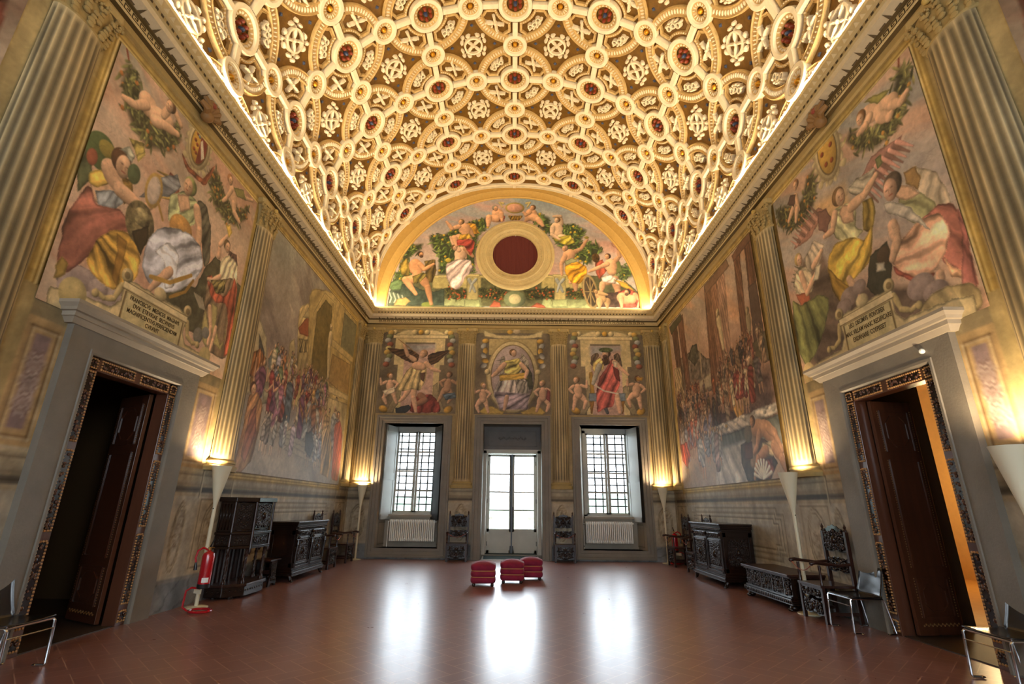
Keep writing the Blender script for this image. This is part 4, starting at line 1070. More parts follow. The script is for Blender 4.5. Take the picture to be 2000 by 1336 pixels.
# ---- tall-backed carved armchair; front faces -y, origin on the floor at its middle
def armchair(label, loc, rz, rope=False, seed=1, bh=1.28):
    r = thing('carved_armchair', label, 'chair', loc, rz, 'carved walnut armchairs along the walls')
    hw, d0, d1 = .26, -.24, .24
    for sx in (-1, 1):
        m = MB(); x = sx*hw; m.box(x-.022, x+.022, d1-.045, d1, 0, bh-.10); m.lathe([(.02, 0), (.024, .02), (.012, .035), (.022, .06), (.008, .09), (0, .11)], (x, d1-.022, bh-.10), 8)
        m.build('back_post', 'wood', r, bevel=.003)
        m = MB(); m.box(x-.023, x+.023, d0, d0+.045, 0, .44); m.build('front_leg', 'wood', r, bevel=.003)
        m = MB(); m.lathe([(.018, .44), (.022, .48), (.012, .5), (.02, .56), (.013, .62), (.02, .66), (.018, .70)], (x, d0+.022, 0), 8); m.build('arm_support', 'wood', r, smooth=True)
        m = MB(); pts = [(x, d1-.03, .715), (x, .05, .70), (x, -.15, .72), (x, d0-.02, .735), (x, d0-.07, .725), (x, d0-.085, .70)]
        m.tube(pts, [.02, .018, .02, .024, .026, .016], 8); m.ball((x, d0-.075, .725), .028, 8, 6); m.build('armrest', 'wood', r, smooth=True)
        m = MB(); m.box(x-.012, x+.012, d0+.04, d1-.04, .10, .14); m.build('side_stretcher', 'wood', r)
    m = MB(); m.box(-hw-.02, hw+.02, d0-.01, d1-.02, .425, .455); m.build('seat', 'wood', r, bevel=.004)
    m = MB(); m.box(-hw, hw, d0+.01, d0+.03, .395, .43); m.build('seat_rail', 'wood', r)
    def cp(name, z0, z1, y, crest=False, sd=1):
        m = MB(); n_ = 16; top = []
        for k in range(n_+1):
            x = -hw+.02+(2*hw-.04)*k/n_; f = abs(k/n_*2-1)
            top.append((x, z1+(.085*(1-f**1.5)+.008*cos(f*16) if crest else .012*cos(f*14))))
        bot = [(x, z0+.02*cos(x*25)*(1-abs(x)/hw)) for x, _ in reversed(top)]
        m.prism(top+bot, 'y', y, y+.016); o = m.build(name, 'wood_dark', r)
        m = MB(); pl = lambda x, z, h: (x, y-h, z); carve(m, pl, -hw+.04, hw-.04, z0+.01, z1+(.03 if crest else 0), sd, 1.3, .011, .006); m.build('carving', 'wood_dark', o, smooth='full')
    cp('upper_back_splat', .86, 1.12, d1-.035, True, seed); cp('lower_back_splat', .60, .77, d1-.035, False, seed+1)
    cp('front_apron', .30, .39, d0+.015, False, seed+2); cp('front_stretcher', .09, .26, d0+.015, False, seed+3)
    if rope:
        m = MB(); pts = [(-hw+2*hw*k/10, d0-.07, .715-.10*sin(pi*k/10)) for k in range(11)]; m.tube(pts, .005, 6); o = m.build('barrier_rope', mat('red_rope', '#a04a3a', .6), r, smooth=True); o['label'] = 'thin red rope tied between the armrests'
    return r
armchair('carved wooden armchair against the far wall between left window and glazed door', (-1.44, 14.55, 0), 0, True, 3)
armchair('carved wooden armchair against the far wall between glazed door and right window', (1.47, 14.55, 0), 0, True, 3)
armchair('carved armchair on the left, just past the sideboard', (-4.38, 12.60, 0), pi/2, True, 5)
armchair('carved armchair in the far left corner beside the floor lamp', (-4.38, 13.92, 0), pi/2, True, 6)
armchair('carved armchair in the far right corner in front of a red extinguisher', (4.38, 13.90, 0), -pi/2, True, 6)
armchair('carved armchair on the right, half hidden behind the sideboard', (4.38, 12.40, 0), -pi/2, True, 5)
armchair('carved armchair beside the low chest on the right, nearest of the armchairs', (4.36, 7.50, 0), -pi/2, True, 9, 1.22)
# ---- floor lamps
def uplighter(label, loc, on=1.0):
    r = thing('floor_lamp', label, 'floor lamp', loc, 0, 'cream cone uplighters')
    MB().lathe([(0, 0), (.15, 0), (.155, .006), (.15, .016), (.05, .022), (.03, .03), (0, .03)], n=32).build('base', 'cream', r, smooth=True)
    MB().lathe([(.026, .02), (.026, 1.36)], n=16).build('pole', 'cream', r, smooth=True)
    MB().lathe([(.026, 1.36), (.034, 1.42), (.135, 1.93), (.140, 1.945), (.132, 1.945), (.03, 1.45), (0, 1.44)], n=32).build('cone_shade', 'cream', r, smooth=True)
    b = MB(); b.ball((0, 0, 1.80), .035, 10, 8); b.build('bulb', mat('bulb', '#ffe0b0', emit='#ffd9a0', estr=40), r, smooth=True)
    MB().lathe([(0, 1.66), (.02, 1.66), (.02, 1.78), (0, 1.78)], n=12).build('socket', 'black', r)
    k = MB(); k.box(-.006, .006, -.034, -.026, 1.32, 1.335); k.build('switch', 'black', r)
    l = bpy.data.lights.new('lamp_light', 'POINT'); l.energy = 110*on; l.color = (1.0, .74, .45); l.shadow_soft_size = .045
    o = bpy.data.objects.new('lamp_light', l); COL.objects.link(o); o.location = (loc[0], loc[1], 1.87)
    return r
uplighter('cream floor lamp with a red extinguisher hung beside it, left wall', (-4.40, 7.82, 0))
uplighter('cream floor lamp in the far left corner', (-4.20, 14.62, 0), 1.2)
uplighter('cream floor lamp between the low chest and the armchair, right wall', (4.27, 7.89, 0))
uplighter('cream floor lamp in the far right corner', (4.24, 14.5, 0), 1.2)
uplighter('cream floor lamp cut by the right edge of the view', (4.32, 4.36, 0), 1.3)
# ---- fire extinguishers
def extinguisher(label, loc, rz=0, stand=True):
    r = thing('fire_extinguisher', label, 'fire extinguisher', loc, rz); z = .30 if stand else .22; R = .078
    MB().lathe([(0, z+.03), (R*.95, z+.03), (R, z+.05), (R, z+.40), (R*.85, z+.44), (R*.4, z+.46), (.02, z+.465), (.02, z+.49), (0, z+.49)], n=28).build('cylinder', 'red_paint', r, smooth=True)
    MB().lathe([(0, z-.01), (R*.9, z-.01), (R*1.02, z), (R*1.02, z+.05), (0, z+.05)], n=28).build('rubber_foot', 'black_rubber', r, smooth=True)
    m = MB(); m.lathe([(0, z+.48), (.022, z+.48), (.022, z+.52), (0, z+.52)], n=12); m.box(-.01, .01, -.01, .06, z+.50, z+.515); m.build('valve', 'brass', r)
    m = MB(); m.tube([(0, 0, z+.51), (.01, .01, z+.56), (.02, .03, z+.62)], [.012, .01, .007], 8); m.build('handle', 'black', r)
    m = MB(); m.tube([(-.02, -.01, z+.48), (-.07, -.05, z+.51), (-.12, -.09, z+.47), (-.13, -.10, z+.38), (-.12, -.09, z+.31)], .014, 8); m.build('hose', 'red_paint', r, smooth=True)
    m = MB(); m.tube([(-.12, -.09, z+.32), (-.115, -.085, z+.22)], [.016, .024], 10); m.build('nozzle', 'black', r, smooth=True)
    m = MB(); vs = []
    for k in range(6):
        a = -1.0+k*.22
        for zz in (z+.07, z+.13): vs.append((R*1.01*cos(a), R*1.01*sin(a), zz))
    m.add(vs, [(2*k, 2*k+2, 2*k+3, 2*k+1) for k in range(5)]); m.build('label_sticker', 'white', r)
    if stand:
        m = MB(); ring = [(.15*cos(a)+.03, .13*sin(a), .02) for a in np.linspace(0, 2*pi, 25)]; m.tube(ring, .016, 8)
        m.tube([(-.10, -.10, .02), (-.17, -.13, .06), (-.17, -.12, .26), (-.12, -.08, .30), (-.02, -.02, .29)], .014, 8); m.build('stand', 'red_paint', r, smooth=True)
        m = MB(); m.box(-.16, .0, -.02, -.01, .22, .29); m.build('sign_plate', 'cream', r)
    return r
extinguisher('red fire extinguisher on a looped red stand beside the left floor lamp', (-4.20, 7.55, 0), -.5)
extinguisher('red fire extinguisher half hidden behind the far right corner armchair', (4.42, 14.36, 0), 2.2, True)
# ---- red poufs
def pouf(label, loc, rz):
    r = thing('pouf', label, 'pouf', loc, rz, 'red velvet poufs in the middle of the floor')
    hw = .235; m = MB(); prof = []
    z = .055
    for layer in range(3):
        h = .105 if layer < 2 else .145
        for k in range(7):
            t = k/6; b = sin(pi*t)**.6 if layer < 2 else (sin(pi*.5*min(1, t*2.2))**.6 if t < .46 else cos((t-.46)/.54*pi/2)**.5)
            prof.append((.90+.10*b if (layer < 2 or t < .5) else (.93+.07*b)*(1 if t < .75 else (.80 if t < .95 else .55)), z+h*t))
        z += h
    n = 48; vs = []; fs = []
    for (f, zz) in prof:
        for k in range(n):
            a = 2*pi*k/n; c, s_ = cos(a), sin(a); q = (abs(c)**7+abs(s_)**7)**(-1/7.); vs.append((hw*f*q*c, hw*f*q*s_, zz))
    for i in range(len(prof)-1):
        for k in range(n): k2 = (k+1) % n; fs.append((i*n+k, i*n+k2, (i+1)*n+k2, (i+1)*n+k))
    fs.append(tuple(range(n-1, -1, -1))); vs.append((0, 0, z+.018)); c_ = len(vs)-1; i = len(prof)-1
    for k in range(n): fs.append((i*n+k, i*n+(k+1) % n, c_))
    m.add(vs, fs); m.build('cushioned_body', 'red_velvet', r, smooth='full')
    for zz in (.055+.105, .055+.21):
        m = MB(); pts = []
        for k in range(65):
            a = 2*pi*k/64; c, s_ = cos(a), sin(a); q = (abs(c)**7+abs(s_)**7)**(-1/7.); w = hw*.915+.003*(k % 2); pts.append((w*q*c, w*q*s_, zz))
        m.tube(pts, .0065, 6, cap=False); m.build('twisted_cord', 'cord', r, smooth='full')
    for sx in (-1, 1):
        for sy in (-1, 1): m = MB(); m.lathe([(0, 0), (.02, 0), (.032, .02), (.03, .045), (.02, .058), (0, .058)], (sx*.17, sy*.17, 0), 12); m.build('bun_foot', 'wood_dark', r, smooth=True)
    return r
pouf('red velvet pouf, leftmost and nearest of the three', (-.49, 10.28, 0), .04); pouf('red velvet pouf, middle one of the three', (.055, 10.69, 0), 0); pouf('red velvet pouf, farthest right of the three', (.445, 11.19, 0), 0)
# ---- modern chairs
def modern_chair(label, loc, rz):
    r = thing('modern_chair', label, 'chair', loc, rz, 'black and chrome attendant chairs')
    hw = .23
    for sx in (-1, 1):
        m = MB(); x = sx*hw; m.tube([(x, -.20, .385), (x, -.22, .37), (x, -.235, .03), (x, -.225, .012), (x, -.14, .011)], .011, 8); m.ball((x, -.14, .012), .014, 8, 6, 1.6, 1.6, .7); m.build('front_leg', 'chrome', r, smooth=True)
        m = MB(); m.tube([(x, .17, .385), (x, .19, .36), (x*1.05, .25, .03), (x*1.05, .25, .012), (x*1.05, .17, .011)], .011, 8); m.ball((x*1.05, .17, .012), .014, 8, 6, 1.6, 1.6, .7); m.build('rear_leg', 'chrome', r, smooth=True)
    m = MB(); m.tube([(-hw, -.205, .385), (hw, -.205, .385)], .010, 8); m.tube([(-hw, -.228, .31), (hw, -.228, .31)], .006, 6); m.tube([(-hw, -.2, .385), (-hw, .17, .385)], .010, 8); m.tube([(hw, -.2, .385), (hw, .17, .385)], .010, 8); m.build('crossbars', 'chrome', r, smooth=True)
    m = MB(); vs = []; nu, nv = 12, 18
    for j in range(nv+1):
        t = j/nv
        if t < .5: y = -.215+.39*(t/.5); z = .395-.012*sin(pi*t/.5); wv = hw+.005
        else:
            s_ = (t-.5)/.5; a = s_*1.0; y = .175+.03*sin(a*1.6)+.065*s_; z = .395+.33*s_**1.15; wv = hw-.015*s_
        for i in range(nu+1):
            u = i/nu*2-1; cy = (.012*u*u*(1 if t > .5 else 0))*-1; cz = .012*u*u if t < .5 else 0; vs.append((wv*u, y+cy, z+cz))
    fs = [(j*(nu+1)+i, j*(nu+1)+i+1, (j+1)*(nu+1)+i+1, (j+1)*(nu+1)+i) for j in range(nv) for i in range(nu)]
    m.add(vs, fs); o = m.build('seat_shell', 'black', r, smooth='full'); sm = o.modifiers.new('thick', 'SOLIDIFY'); sm.thickness = .010
    return r
modern_chair('black plastic chair with chrome legs beside the carved armchair on the right', (4.36, 6.92, 0), -pi/2)
modern_chair('black plastic chair with chrome legs cut by the right edge', (4.38, 4.90, 0), -pi/2)
modern_chair('black plastic chair with chrome legs cut by the left edge', (-4.36, 4.90, 0), pi/2)
# ---- sideboards (front faces -y locally; width along x)
def moulding(m, hw, d, z, h, out, y0=0):
    m.prism([(-hw-out, y0-d-out), (hw+out, y0-d-out), (hw+out, y0), (-hw-out, y0)], 'z', z, z+h)
def sideboard(label, loc, rz, wdt, dep, ht, doors, seed, fig=True):
    r = thing('sideboard', label, 'sideboard', loc, rz); hw = wdt/2
    m = MB(); m.box(-hw+.04, hw-.04, -dep+.04, 0, .24, ht-.14); body = m.build('body', 'wood_dark', r)
    m = MB(); moulding(m, hw-.04, dep-.04, ht-.15, .05, 0); moulding(m, hw-.04, dep-.04, ht-.10, .03, .03); moulding(m, hw-.04, dep-.04, ht-.035, .035, .06); moulding(m, hw-.04, dep-.04, ht-.07, .035, .04); m.build('top', 'wood_dark', r, bevel=.006)
    m = MB(); moulding(m, hw-.04, dep-.04, .11, .06, .05); moulding(m, hw-.04, dep-.04, .17, .04, .03); moulding(m, hw-.04, dep-.04, .21, .05, .015); m.build('plinth', 'wood_dark', r, bevel=.008)
    for sx in (-1, 1):
        for sy in (0, 1):
            y = -dep+.06 if sy == 0 else -.08; m = MB(); x = sx*(hw-.05)
            m.tube([(x, y, .12), (x+sx*.01, y-.02, .07), (x+sx*.005, y-.03, .03), (x, y-.045, .02)], [.05, .04, .032, .022], 8)
            for k in (-1, 0, 1): m.ball((x+k*.022, y-.055, .016), .016, 6, 5)
            m.build('claw_foot', 'wood_dark', r, smooth=True)
    yf = -dep+.04; pl = lambda x, z, h: (x, yf-h, z)
    nb = doors; bw = (2*hw-.08)/nb
    for k in range(nb+1):
        x = -hw+.04+bw*k; x = min(max(x, -hw+.085), hw-.085); m = MB()
        m.box(x-.045, x+.045, yf-.03, yf, .25, .32); m.box(x-.045, x+.045, yf-.035, yf, ht-.27, ht-.15); m.box(x-.032, x+.032, yf-.018, yf, .32, ht-.27)
        if fig:
            zz = (ht-.6); m.tube([(x, yf-.03, .33), (x, yf-.035, .33+zz*.4), (x, yf-.05, .33+zz*.7), (x, yf-.05, .33+zz*.86)], [.016, .024, .034, .022], 8); m.ball((x, yf-.055, .33+zz*.95), .028, 8, 6)
            carve(m, pl, x-.04, x+.04, .33, ht-.3, seed+k, 2.5, .009, .022)
        else:
            for q in (-1, 0, 1): m.tube([(x+q*.016, yf-.02, .33), (x+q*.016, yf-.02, ht-.28)], .006, 5)
        m.ball((x, yf-.04, ht-.2), .03, 8, 6); m.build('pilaster', 'wood_dark', r)
    for k in range(nb):
        x0 = -hw+.04+bw*k+.07; x1 = -hw+.04+bw*(k+1)-.07; m = MB(); z0, z1 = .30, ht-.30
        m.box(x0-.01, x1+.01, yf-.010, yf, z0-.02, z1+.02)
        for (o_, t) in ((0, .028), (.028, .018)):
            for (a, b, c, d) in ((x0+o_, x1-o_, z0+o_, z0+o_+.02), (x0+o_, x1-o_, z1-o_-.02, z1-o_), (x0+o_, x0+o_+.02, z0+o_, z1-o_), (x1-o_-.02, x1-o_, z0+o_, z1-o_)): m.box(a, b, yf-t, yf, c, d)
        dr_ = m.build('door', 'wood_dark', r, bevel=.003)
        m = MB(); carve(m, pl, x0+.05, x1-.05, z0+.06, z1-.06, seed+10+k, 1.6, .010, .012); m.build('carving', 'wood_dark', dr_, smooth='full')
        m = MB(); m.box(x0-.02, x1+.02, yf-.04, yf, .24, .275); m.build('sill_moulding', 'wood_dark', r, bevel=.006); m = MB(); m.box(x0, x1, yf-.03, yf, ht-.26, ht-.17); d2 = m.build('drawer', 'wood_dark', r, bevel=.006)
        m = MB(); carve(m, lambda x, z, h: (x, yf-.03-h, z), x0+.02, x1-.02, ht-.25, ht-.18, seed+20+k, 2, .007, .003); m.ball(((x0+x1)/2, yf-.05, ht-.215), .015, 8, 6); m.build('knob', 'wood_dark', d2, smooth='full')
    # carved frieze under the top
    m = MB(); n_ = int(wdt/.045)
    for k in range(n_): m.ball((-hw+.05+(2*hw-.1)*k/(n_-1), -dep-.0, ht-.115), .014, 6, 4, 1, .8, 1.3)
    m.build('carved_frieze', 'wood_dark', r, smooth='full')
    # end panels
    for sx in (-1, 1):
        m = MB(); x = sx*(hw-.04); a = (x, x+sx*.012)
        for (p, q, c, d) in ((-dep+.05, -.02, .26, .33), (-dep+.05, -.02, ht-.24, ht-.16), (-dep+.05, -dep+.11, .26, ht-.16), (-.08, -.02, .26, ht-.16)): m.box(min(a), max(a), p, q, c, d)
        o = m.build('end_panel', 'wood_dark', r, bevel=.003)
        if not fig: m = MB(); carve(m, lambda u, z, h: (x+sx*h, u, z), -dep+.12, -.09, .35, ht-.26, seed+40, 2.2, .008, .004); m.build('carving', 'wood_dark', o, smooth='full')
    return r
sideboard('long carved sideboard with figures on its front, against the left wall', (-4.64, 11.08, 0), pi/2, 1.62, .54, 1.08, 2, 11)
sideboard('dark carved sideboard with two narrow panelled doors, against the right wall', (4.64, 11.0, 0), -pi/2, 1.66, .62, 1.13, 2, 31, False)
# ---- polygonal court cupboard on the left
def cupboard():
    r = thing('carved_cupboard', 'tall canted carved cupboard on twisted columns, left wall behind the extinguisher', 'cupboard', (-4.66, 8.93, 0), pi/2)
    # local: x along the wall (+x = -world y ... rotated), front -y
    def P(s, o=0): # plan, scaled outward
        return [(-.50-o, 0), (-.50-o, -.26-o*.4), (-.30-o*.4, -.49-o), (.30+o*.4, -.49-o), (.50+o, -.26-o*.4), (.50+o, 0)]
    for nm, z0, z1, o in (('base', .03, .20, .02), ('base_moulding', .17, .21, .05), ('lower_moulding', .72, .76, .03), ('drawer_band', .76, .93, .0), ('middle_moulding', .93, .97, .03), ('upper_case', .97, 1.43, -.01), ('top', 1.43, 1.50, .05)):
        m = MB(); m.prism(P(1, o), 'z', z0, z1); m.build(nm, 'wood_dark' if nm != 'base_moulding' else 'wood', r, bevel=.008)
    m = MB(); m.box(-.46, .46, -.03, -.005, .2, .74)
    for k in range(8): m.box(-.44+k*.12, -.40+k*.12, -.05, -.03, .2, .74)
    m.build('back_panel', 'wood', r)
    for x, y in ((-.30, -.45), (.30, -.45), (-.46, -.24), (.46, -.24)):
        m = MB(); m.lathe([(.035, .21), (.035, .24), (.022, .26), (.022, .70), (.034, .72)], (x, y, 0), 12)
        for ph in (0, pi): m.tube([(x+.02*cos(t*14+ph), y+.02*sin(t*14+ph), .26+.44*t) for t in np.linspace(0, 1, 30)], .009, 5)
        m.build('twisted_column', 'wood', r, smooth=True)
    for x, y in ((-.31, -.50), (.31, -.50), (-.51, -.26), (.51, -.26)):
        m = MB()
        for k in range(22): m.ball((x, y, .76+.03*k), .014, 6, 5)
        m.lathe([(0, .62), (.012, .64), (.028, .68), (.02, .72), (.02, 1.43)], (x, y, 0), 8); m.build('beaded_post', 'wood', r, smooth=True)
    faces = [((-.30, -.49), (.30, -.49)), ((-.50, -.26), (-.30, -.49)), ((.30, -.49), (.50, -.26)), ((-.50, 0), (-.50, -.26)), ((.50, -.26), (.50, 0))]
    for i, (a, b) in enumerate(faces):
        a = np.array(a); b = np.array(b); d = b-a; L_ = np.linalg.norm(d); d /= L_; nn = np.array([d[1], -d[0]])
        if nn@(a+b) < 0: nn = -nn
        pl = lambda x, z, h, a=a, d=d, nn=nn: (*(a+d*x+nn*(h-.012)), z)
        m = MB()
        if i >= 3:
            for k in range(5):
                q = L_*(k+.7)/5.4; p0, p1 = pl(q, 1.0, .004), pl(q, 1.40, .004); m.tube([p0, p1], .010, 6)
        else:
            carve(m, pl, .05, L_-.05, 1.02, 1.40, 50+i, 1.8, .010, .010)
            for zz in (1.0, 1.415): m.tube([pl(.04, zz, .006), pl(L_-.04, zz, .006)], .010, 5)
        m.build('carved_panel', 'wood_dark', r, smooth='full')
        m = MB(); carve(m, pl, .04, L_-.04, .79, .90, 60+i, 2, .008, .016); m.build('drawer_carving', 'wood_dark', r, smooth='full')
        m = MB()
        for k in range(max(3, int(L_/.07))): q = L_*(k+.5)/max(3, int(L_/.07)); m.ball(pl(q, .11, .03), .018, 6, 5, 1, 1, .9)
        m.build('base_carving', 'wood_dark', r, smooth='full')
    for x in (-.4, .4):
        for y in (-.1, -.35): m = MB(); m.lathe([(.04, 0), (.045, .035), (0, .035)], (x, y, 0), 10); m.build('foot', 'wood_dark', r)
cupboard()
# ---- stool
def stool():
    r = thing('wooden_stool', 'small carved wooden stool between cupboard and sideboard on the left', 'stool', (-4.42, 9.86, 0), pi/2)
    m = MB(); m.box(-.21, .21, -.17, .17, .42, .45); m.build('seat', 'wood', r, bevel=.01)
    for sy in (-1, 1):
        m = MB(); y = sy*.13; pts = [(-.16, 0), (-.09, 0), (-.05, .05), (.05, .05), (.09, 0), (.16, 0), (.13, .12), (.08, .2), (.12, .32), (.10, .42), (-.10, .42), (-.12, .32), (-.08, .2), (-.13, .12)]
        m.prism(pts, 'y', y-.015, y+.015); o = m.build('leg', 'wood_dark', r)
        m = MB(); carve(m, lambda x, z, h: (x, y+sy*(.015+h), z), -.09, .09, .08, .38, 77, 3, .008, .003); m.build('carving', 'wood_dark', o, smooth='full')
    m = MB(); m.box(-.012, .012, -.13, .13, .2, .26); m.build('stretcher', 'wood', r)
stool()
# ---- cassone on the right
def chest():
    r = thing('carved_chest', 'low carved wooden chest on lion feet, right wall between sideboard and armchair', 'chest', (4.64, 8.76, 0), -pi/2)
    hw, dp, ht = .77, .56, .50
    m = MB(); m.prism([(-hw+.04, -dp+.06), (hw-.04, -dp+.06), (hw-.04, 0), (-hw+.04, 0)], 'z', .17, ht-.04); m.build('body', 'wood_dark', r)
    m = MB(); m.box(-hw-.01, hw+.01, -dp-.01, .0, ht-.035, ht); m.box(-hw+.02, hw-.02, -dp+.03, 0, ht-.06, ht-.035); m.build('lid', 'wood', r, bevel=.008)
    m = MB()
    for k, (z, o) in enumerate(((.08, .0), (.11, .02), (.14, .025), (.17, .0))): m.box(-hw+.03-o, hw-.03+o, -dp+.03-o, 0, z, z+.03)
    b = m.build('gadrooned_base', 'wood_dark', r, bevel=.008)
    m = MB(); 
    for k in range(26): m.ball((-hw+.04+(2*hw-.08)*k/25, -dp+.01, .135), .022, 6, 5, 1, .7, 1.4)
    m.build('gadroon', 'wood_dark', b, smooth='full')
    yf = -dp+.06; pl = lambda x, z, h: (x, yf-h, z)
    for (a, b_, sd) in ((-.70, -.56, 3), (-.53, -.20, 4), (-.17, .17, 5), (.20, .53, 6), (.56, .70, 7)):
        m = MB(); carve(m, pl, a, b_, .21, .44, 80+sd, 2.0, .011, .010); m.build('carved_panel', 'wood_dark', r, smooth='full')
    for x in (-.545, -.185, .185, .545):
        m = MB(); m.box(x-.012, x+.012, yf-.02, yf, .19, .46); m.build('pilaster', 'wood_dark', r)
    for sx in (-1, 1):
        m = MB(); x = sx*(hw-.10); m.ball((x, -dp+.09, .045), .05, 10, 6, 1.1, 1.3, .9)
        for k in (-1, 0, 1): m.ball((x+k*.028, -dp+.03, .022), .022, 8, 6)
        m.build('lion_foot', 'wood_dark', r, smooth=True); m = MB(); m.ball((x, -.08, .045), .05, 10, 6, 1.1, 1.2, .9); m.build('rear_foot', 'wood_dark', r, smooth=True)
chest()
# ------------------------------------------------------------------ painted scenes (generic allegories)
SK = '#c99c78'
def fresco(name, w, cv, label, mask=None, sub=1, d=.012, group=None):
    o = grid_obj(name, cv.us, cv.vs, lambda U, V: {'left': (U*0-W+d, U, V), 'right': (U*0+W-d, U, V), 'back': (U, U*0+D-d, V)}[w], cv.img, 'painted_fine', skip=mask)
    o2 = MB()
    tag(o, label, 'painting', group); return o
def sky(cv, top, mid, low, streak, ang=-30, seed=4):
    t = (cv.V-cv.V.min())/(cv.V.max()-cv.V.min()); a, b, c = srgb(top), srgb(mid), srgb(low)
    cv.img[:] = np.where(t[..., None] > .5, b+(a-b)*((t-.5)*2)[..., None], c+(b-c)*(t*2)[..., None])
    ca, sa = cos(radians(ang)), sin(radians(ang)); x = cv.U*ca+cv.V*sa; y = -cv.U*sa+cv.V*ca
    n = np.clip((fbm(x*.3, y*1.6, 1.7, seed, 5)-.43)*4, 0, 1); cv.img = cv.img*(1-.75*n[..., None])+srgb(streak)*.75*n[..., None]
    n = np.clip((fbm(x*.5, y*1.3, 3.1, seed+9, 5)-.55)*3, 0, 1); cv.img = cv.img*(1-.35*n[..., None])+srgb('#d8c0a4')*.35*n[..., None]
def wing(cv, root, tip, wd, col, n=9, col2=None):
    a = np.array(cv.q(*root)); b = np.array(cv.q(*tip)); d = b-a; L_ = np.linalg.norm(d); d /= L_; nn = np.array([-d[1], d[0]])*cv.flipw
    cv.poly([tuple(a), tuple(a+d*L_*.5+nn*wd*.4), tuple(b), tuple(a+d*L_*.6-nn*wd*.5), tuple(a+d*L_*.1-nn*wd*.4)], col, raw=True, line=.3)
    for k in range(n):
        f = k/n; p = a+d*L_*(.15+.8*f); q_ = p-nn*wd*(1-.5*f)+d*wd*.35; cv.cap(tuple(p), tuple(q_), wd*.09, wd*.03, (srgb(col2 or col)*(.7+.4*(k % 2))), raw=True)
Cv.flipw = 1
def crest(cv, c, rx, ry, field, seed=0, half=None):
    u, v = cv.q(*c)
    for k in range(22):
        a = k/22*2*pi; cv.ell((u+rx*1.55*cos(a), v+ry*1.35*sin(a)), rx*.34, rx*.2, '#b7a377', ang=degrees_(a)+60*(k % 2), raw=True)
    cv.ell((u, v), rx*1.5, ry*1.3, '#a8946a', raw=True); cv.ell((u, v), rx*1.3, ry*1.18, '#c4b184', raw=True); cv.ell((u, v), rx*1.1, ry*1.06, '#6f5a38', raw=True)
    cv.ell((u, v), rx, ry, field, raw=True)
    for sg in (-1, 1):
        cv.limb([(u+sg*rx*1.2, v+ry*1.15), (u+sg*rx*.5, v+ry*1.5), (u, v+ry*1.35)], rx*.2, rx*.12, '#bda878', raw=True); cv.ell((u+sg*rx*1.35, v-ry*1.1), rx*.3, rx*.3, '#bda878', raw=True)
    if half:
        cv.poly([(u+rx*.98*sin(t)*half, v+ry*.98*cos(t)) for t in np.linspace(0, pi, 16)], '#7c2f22', raw=True, line=0)
        cv.poly([(u+half*rx*.02, v+ry*.25), (u+half*rx*.25, v+ry*.45), (u+half*rx*.9, v-ry*.35), (u+half*rx*.6, v-ry*.6)], '#cdbfa6', raw=True, line=0)
        B = [(-.45, .5), (-.55, .1), (-.25, -.05), (-.5, -.4), (-.2, .45), (-.2, -.5)]; B = [(x*1.0, y) for x, y in B]
        for i, (x, y) in enumerate(B): cv.ell((u-half*abs(x)*rx*1.05, v+y*ry), rx*.17, rx*.17, '#8e3a1f' if i != 4 else '#6f7580', raw=True, shade=.5)
    else:
        B = [(-.35, .62), (.38, .62), (-.55, .05), (.5, .1), (-.35, -.5), (.3, -.55)]
        for i, (x, y) in enumerate(B): cv.ell((u+x*rx*cv.side_lr, v+y*ry), rx*.2, rx*.2, '#8e7a5a' if i == 0 else '#963e1c', raw=True, shade=.5)
Cv.side_lr = 1
def degrees_(a): return a*180/pi
def scroll_tablet(cv, u0, u1, v0, v1, ext0, ext1):
    col = '#bda878'
    cv.poly([(ext0, v0-.3), (ext0, v0-.02), (ext0+.25*(u0-ext0), v0+.03), (u0-.16, v0+.06), (u0-.06, v0+.2), (u0-.08, v1), (u0-.1, v1+.12), (u0+.12, v1+.14), (u1-.12, v1+.14), (u1+.1, v1+.12), (u1+.08, v1), (u1+.06, v0+.2), (u1+.16, v0+.06), (ext1-.25*(ext1-u1), v0+.03), (ext1, v0-.02), (ext1, v0-.3)], col, raw=True, line=.45)
    for sg, u in ((-1, u0), (1, u1)):
        cv.ell((u+sg*.06, v1+.17), .09, .09, '#b09a6a', raw=True, shade=.5); cv.ell((u+sg*.06, v1+.17), .045, .045, '#7a6540', raw=True)
        cv.limb([(u+sg*.10, v1+.02), (u+sg*.16, (v0+v1)/2), (u+sg*.3, v0+.12), (u+sg*.42, v0+.16)], .05, .03, '#a8925f', raw=True)
        cv.ell((u+sg*.42, v0+.13), .05, .05, '#a8925f', raw=True, shade=.5)
    rect(cv, u0-.08, u1+.08, v1, v1+.1, '#cbb88a'); rect(cv, u0-.09, u1+.09, v1-.005, v1+.012, '#6f5b38'); rect(cv, u0-.1, u1+.1, v1+.09, v1+.1, '#6f5b38')
    cv.ell(((u0+u1)/2, v1+.18), .12, .09, '#bda878', raw=True, shade=.4)
    rect(cv, u0-.03, u1+.03, v0-.3, v1-.01, '#6f5b38'); rect(cv, u0, u1, v0-.3, v1-.02, '#b5a473' )
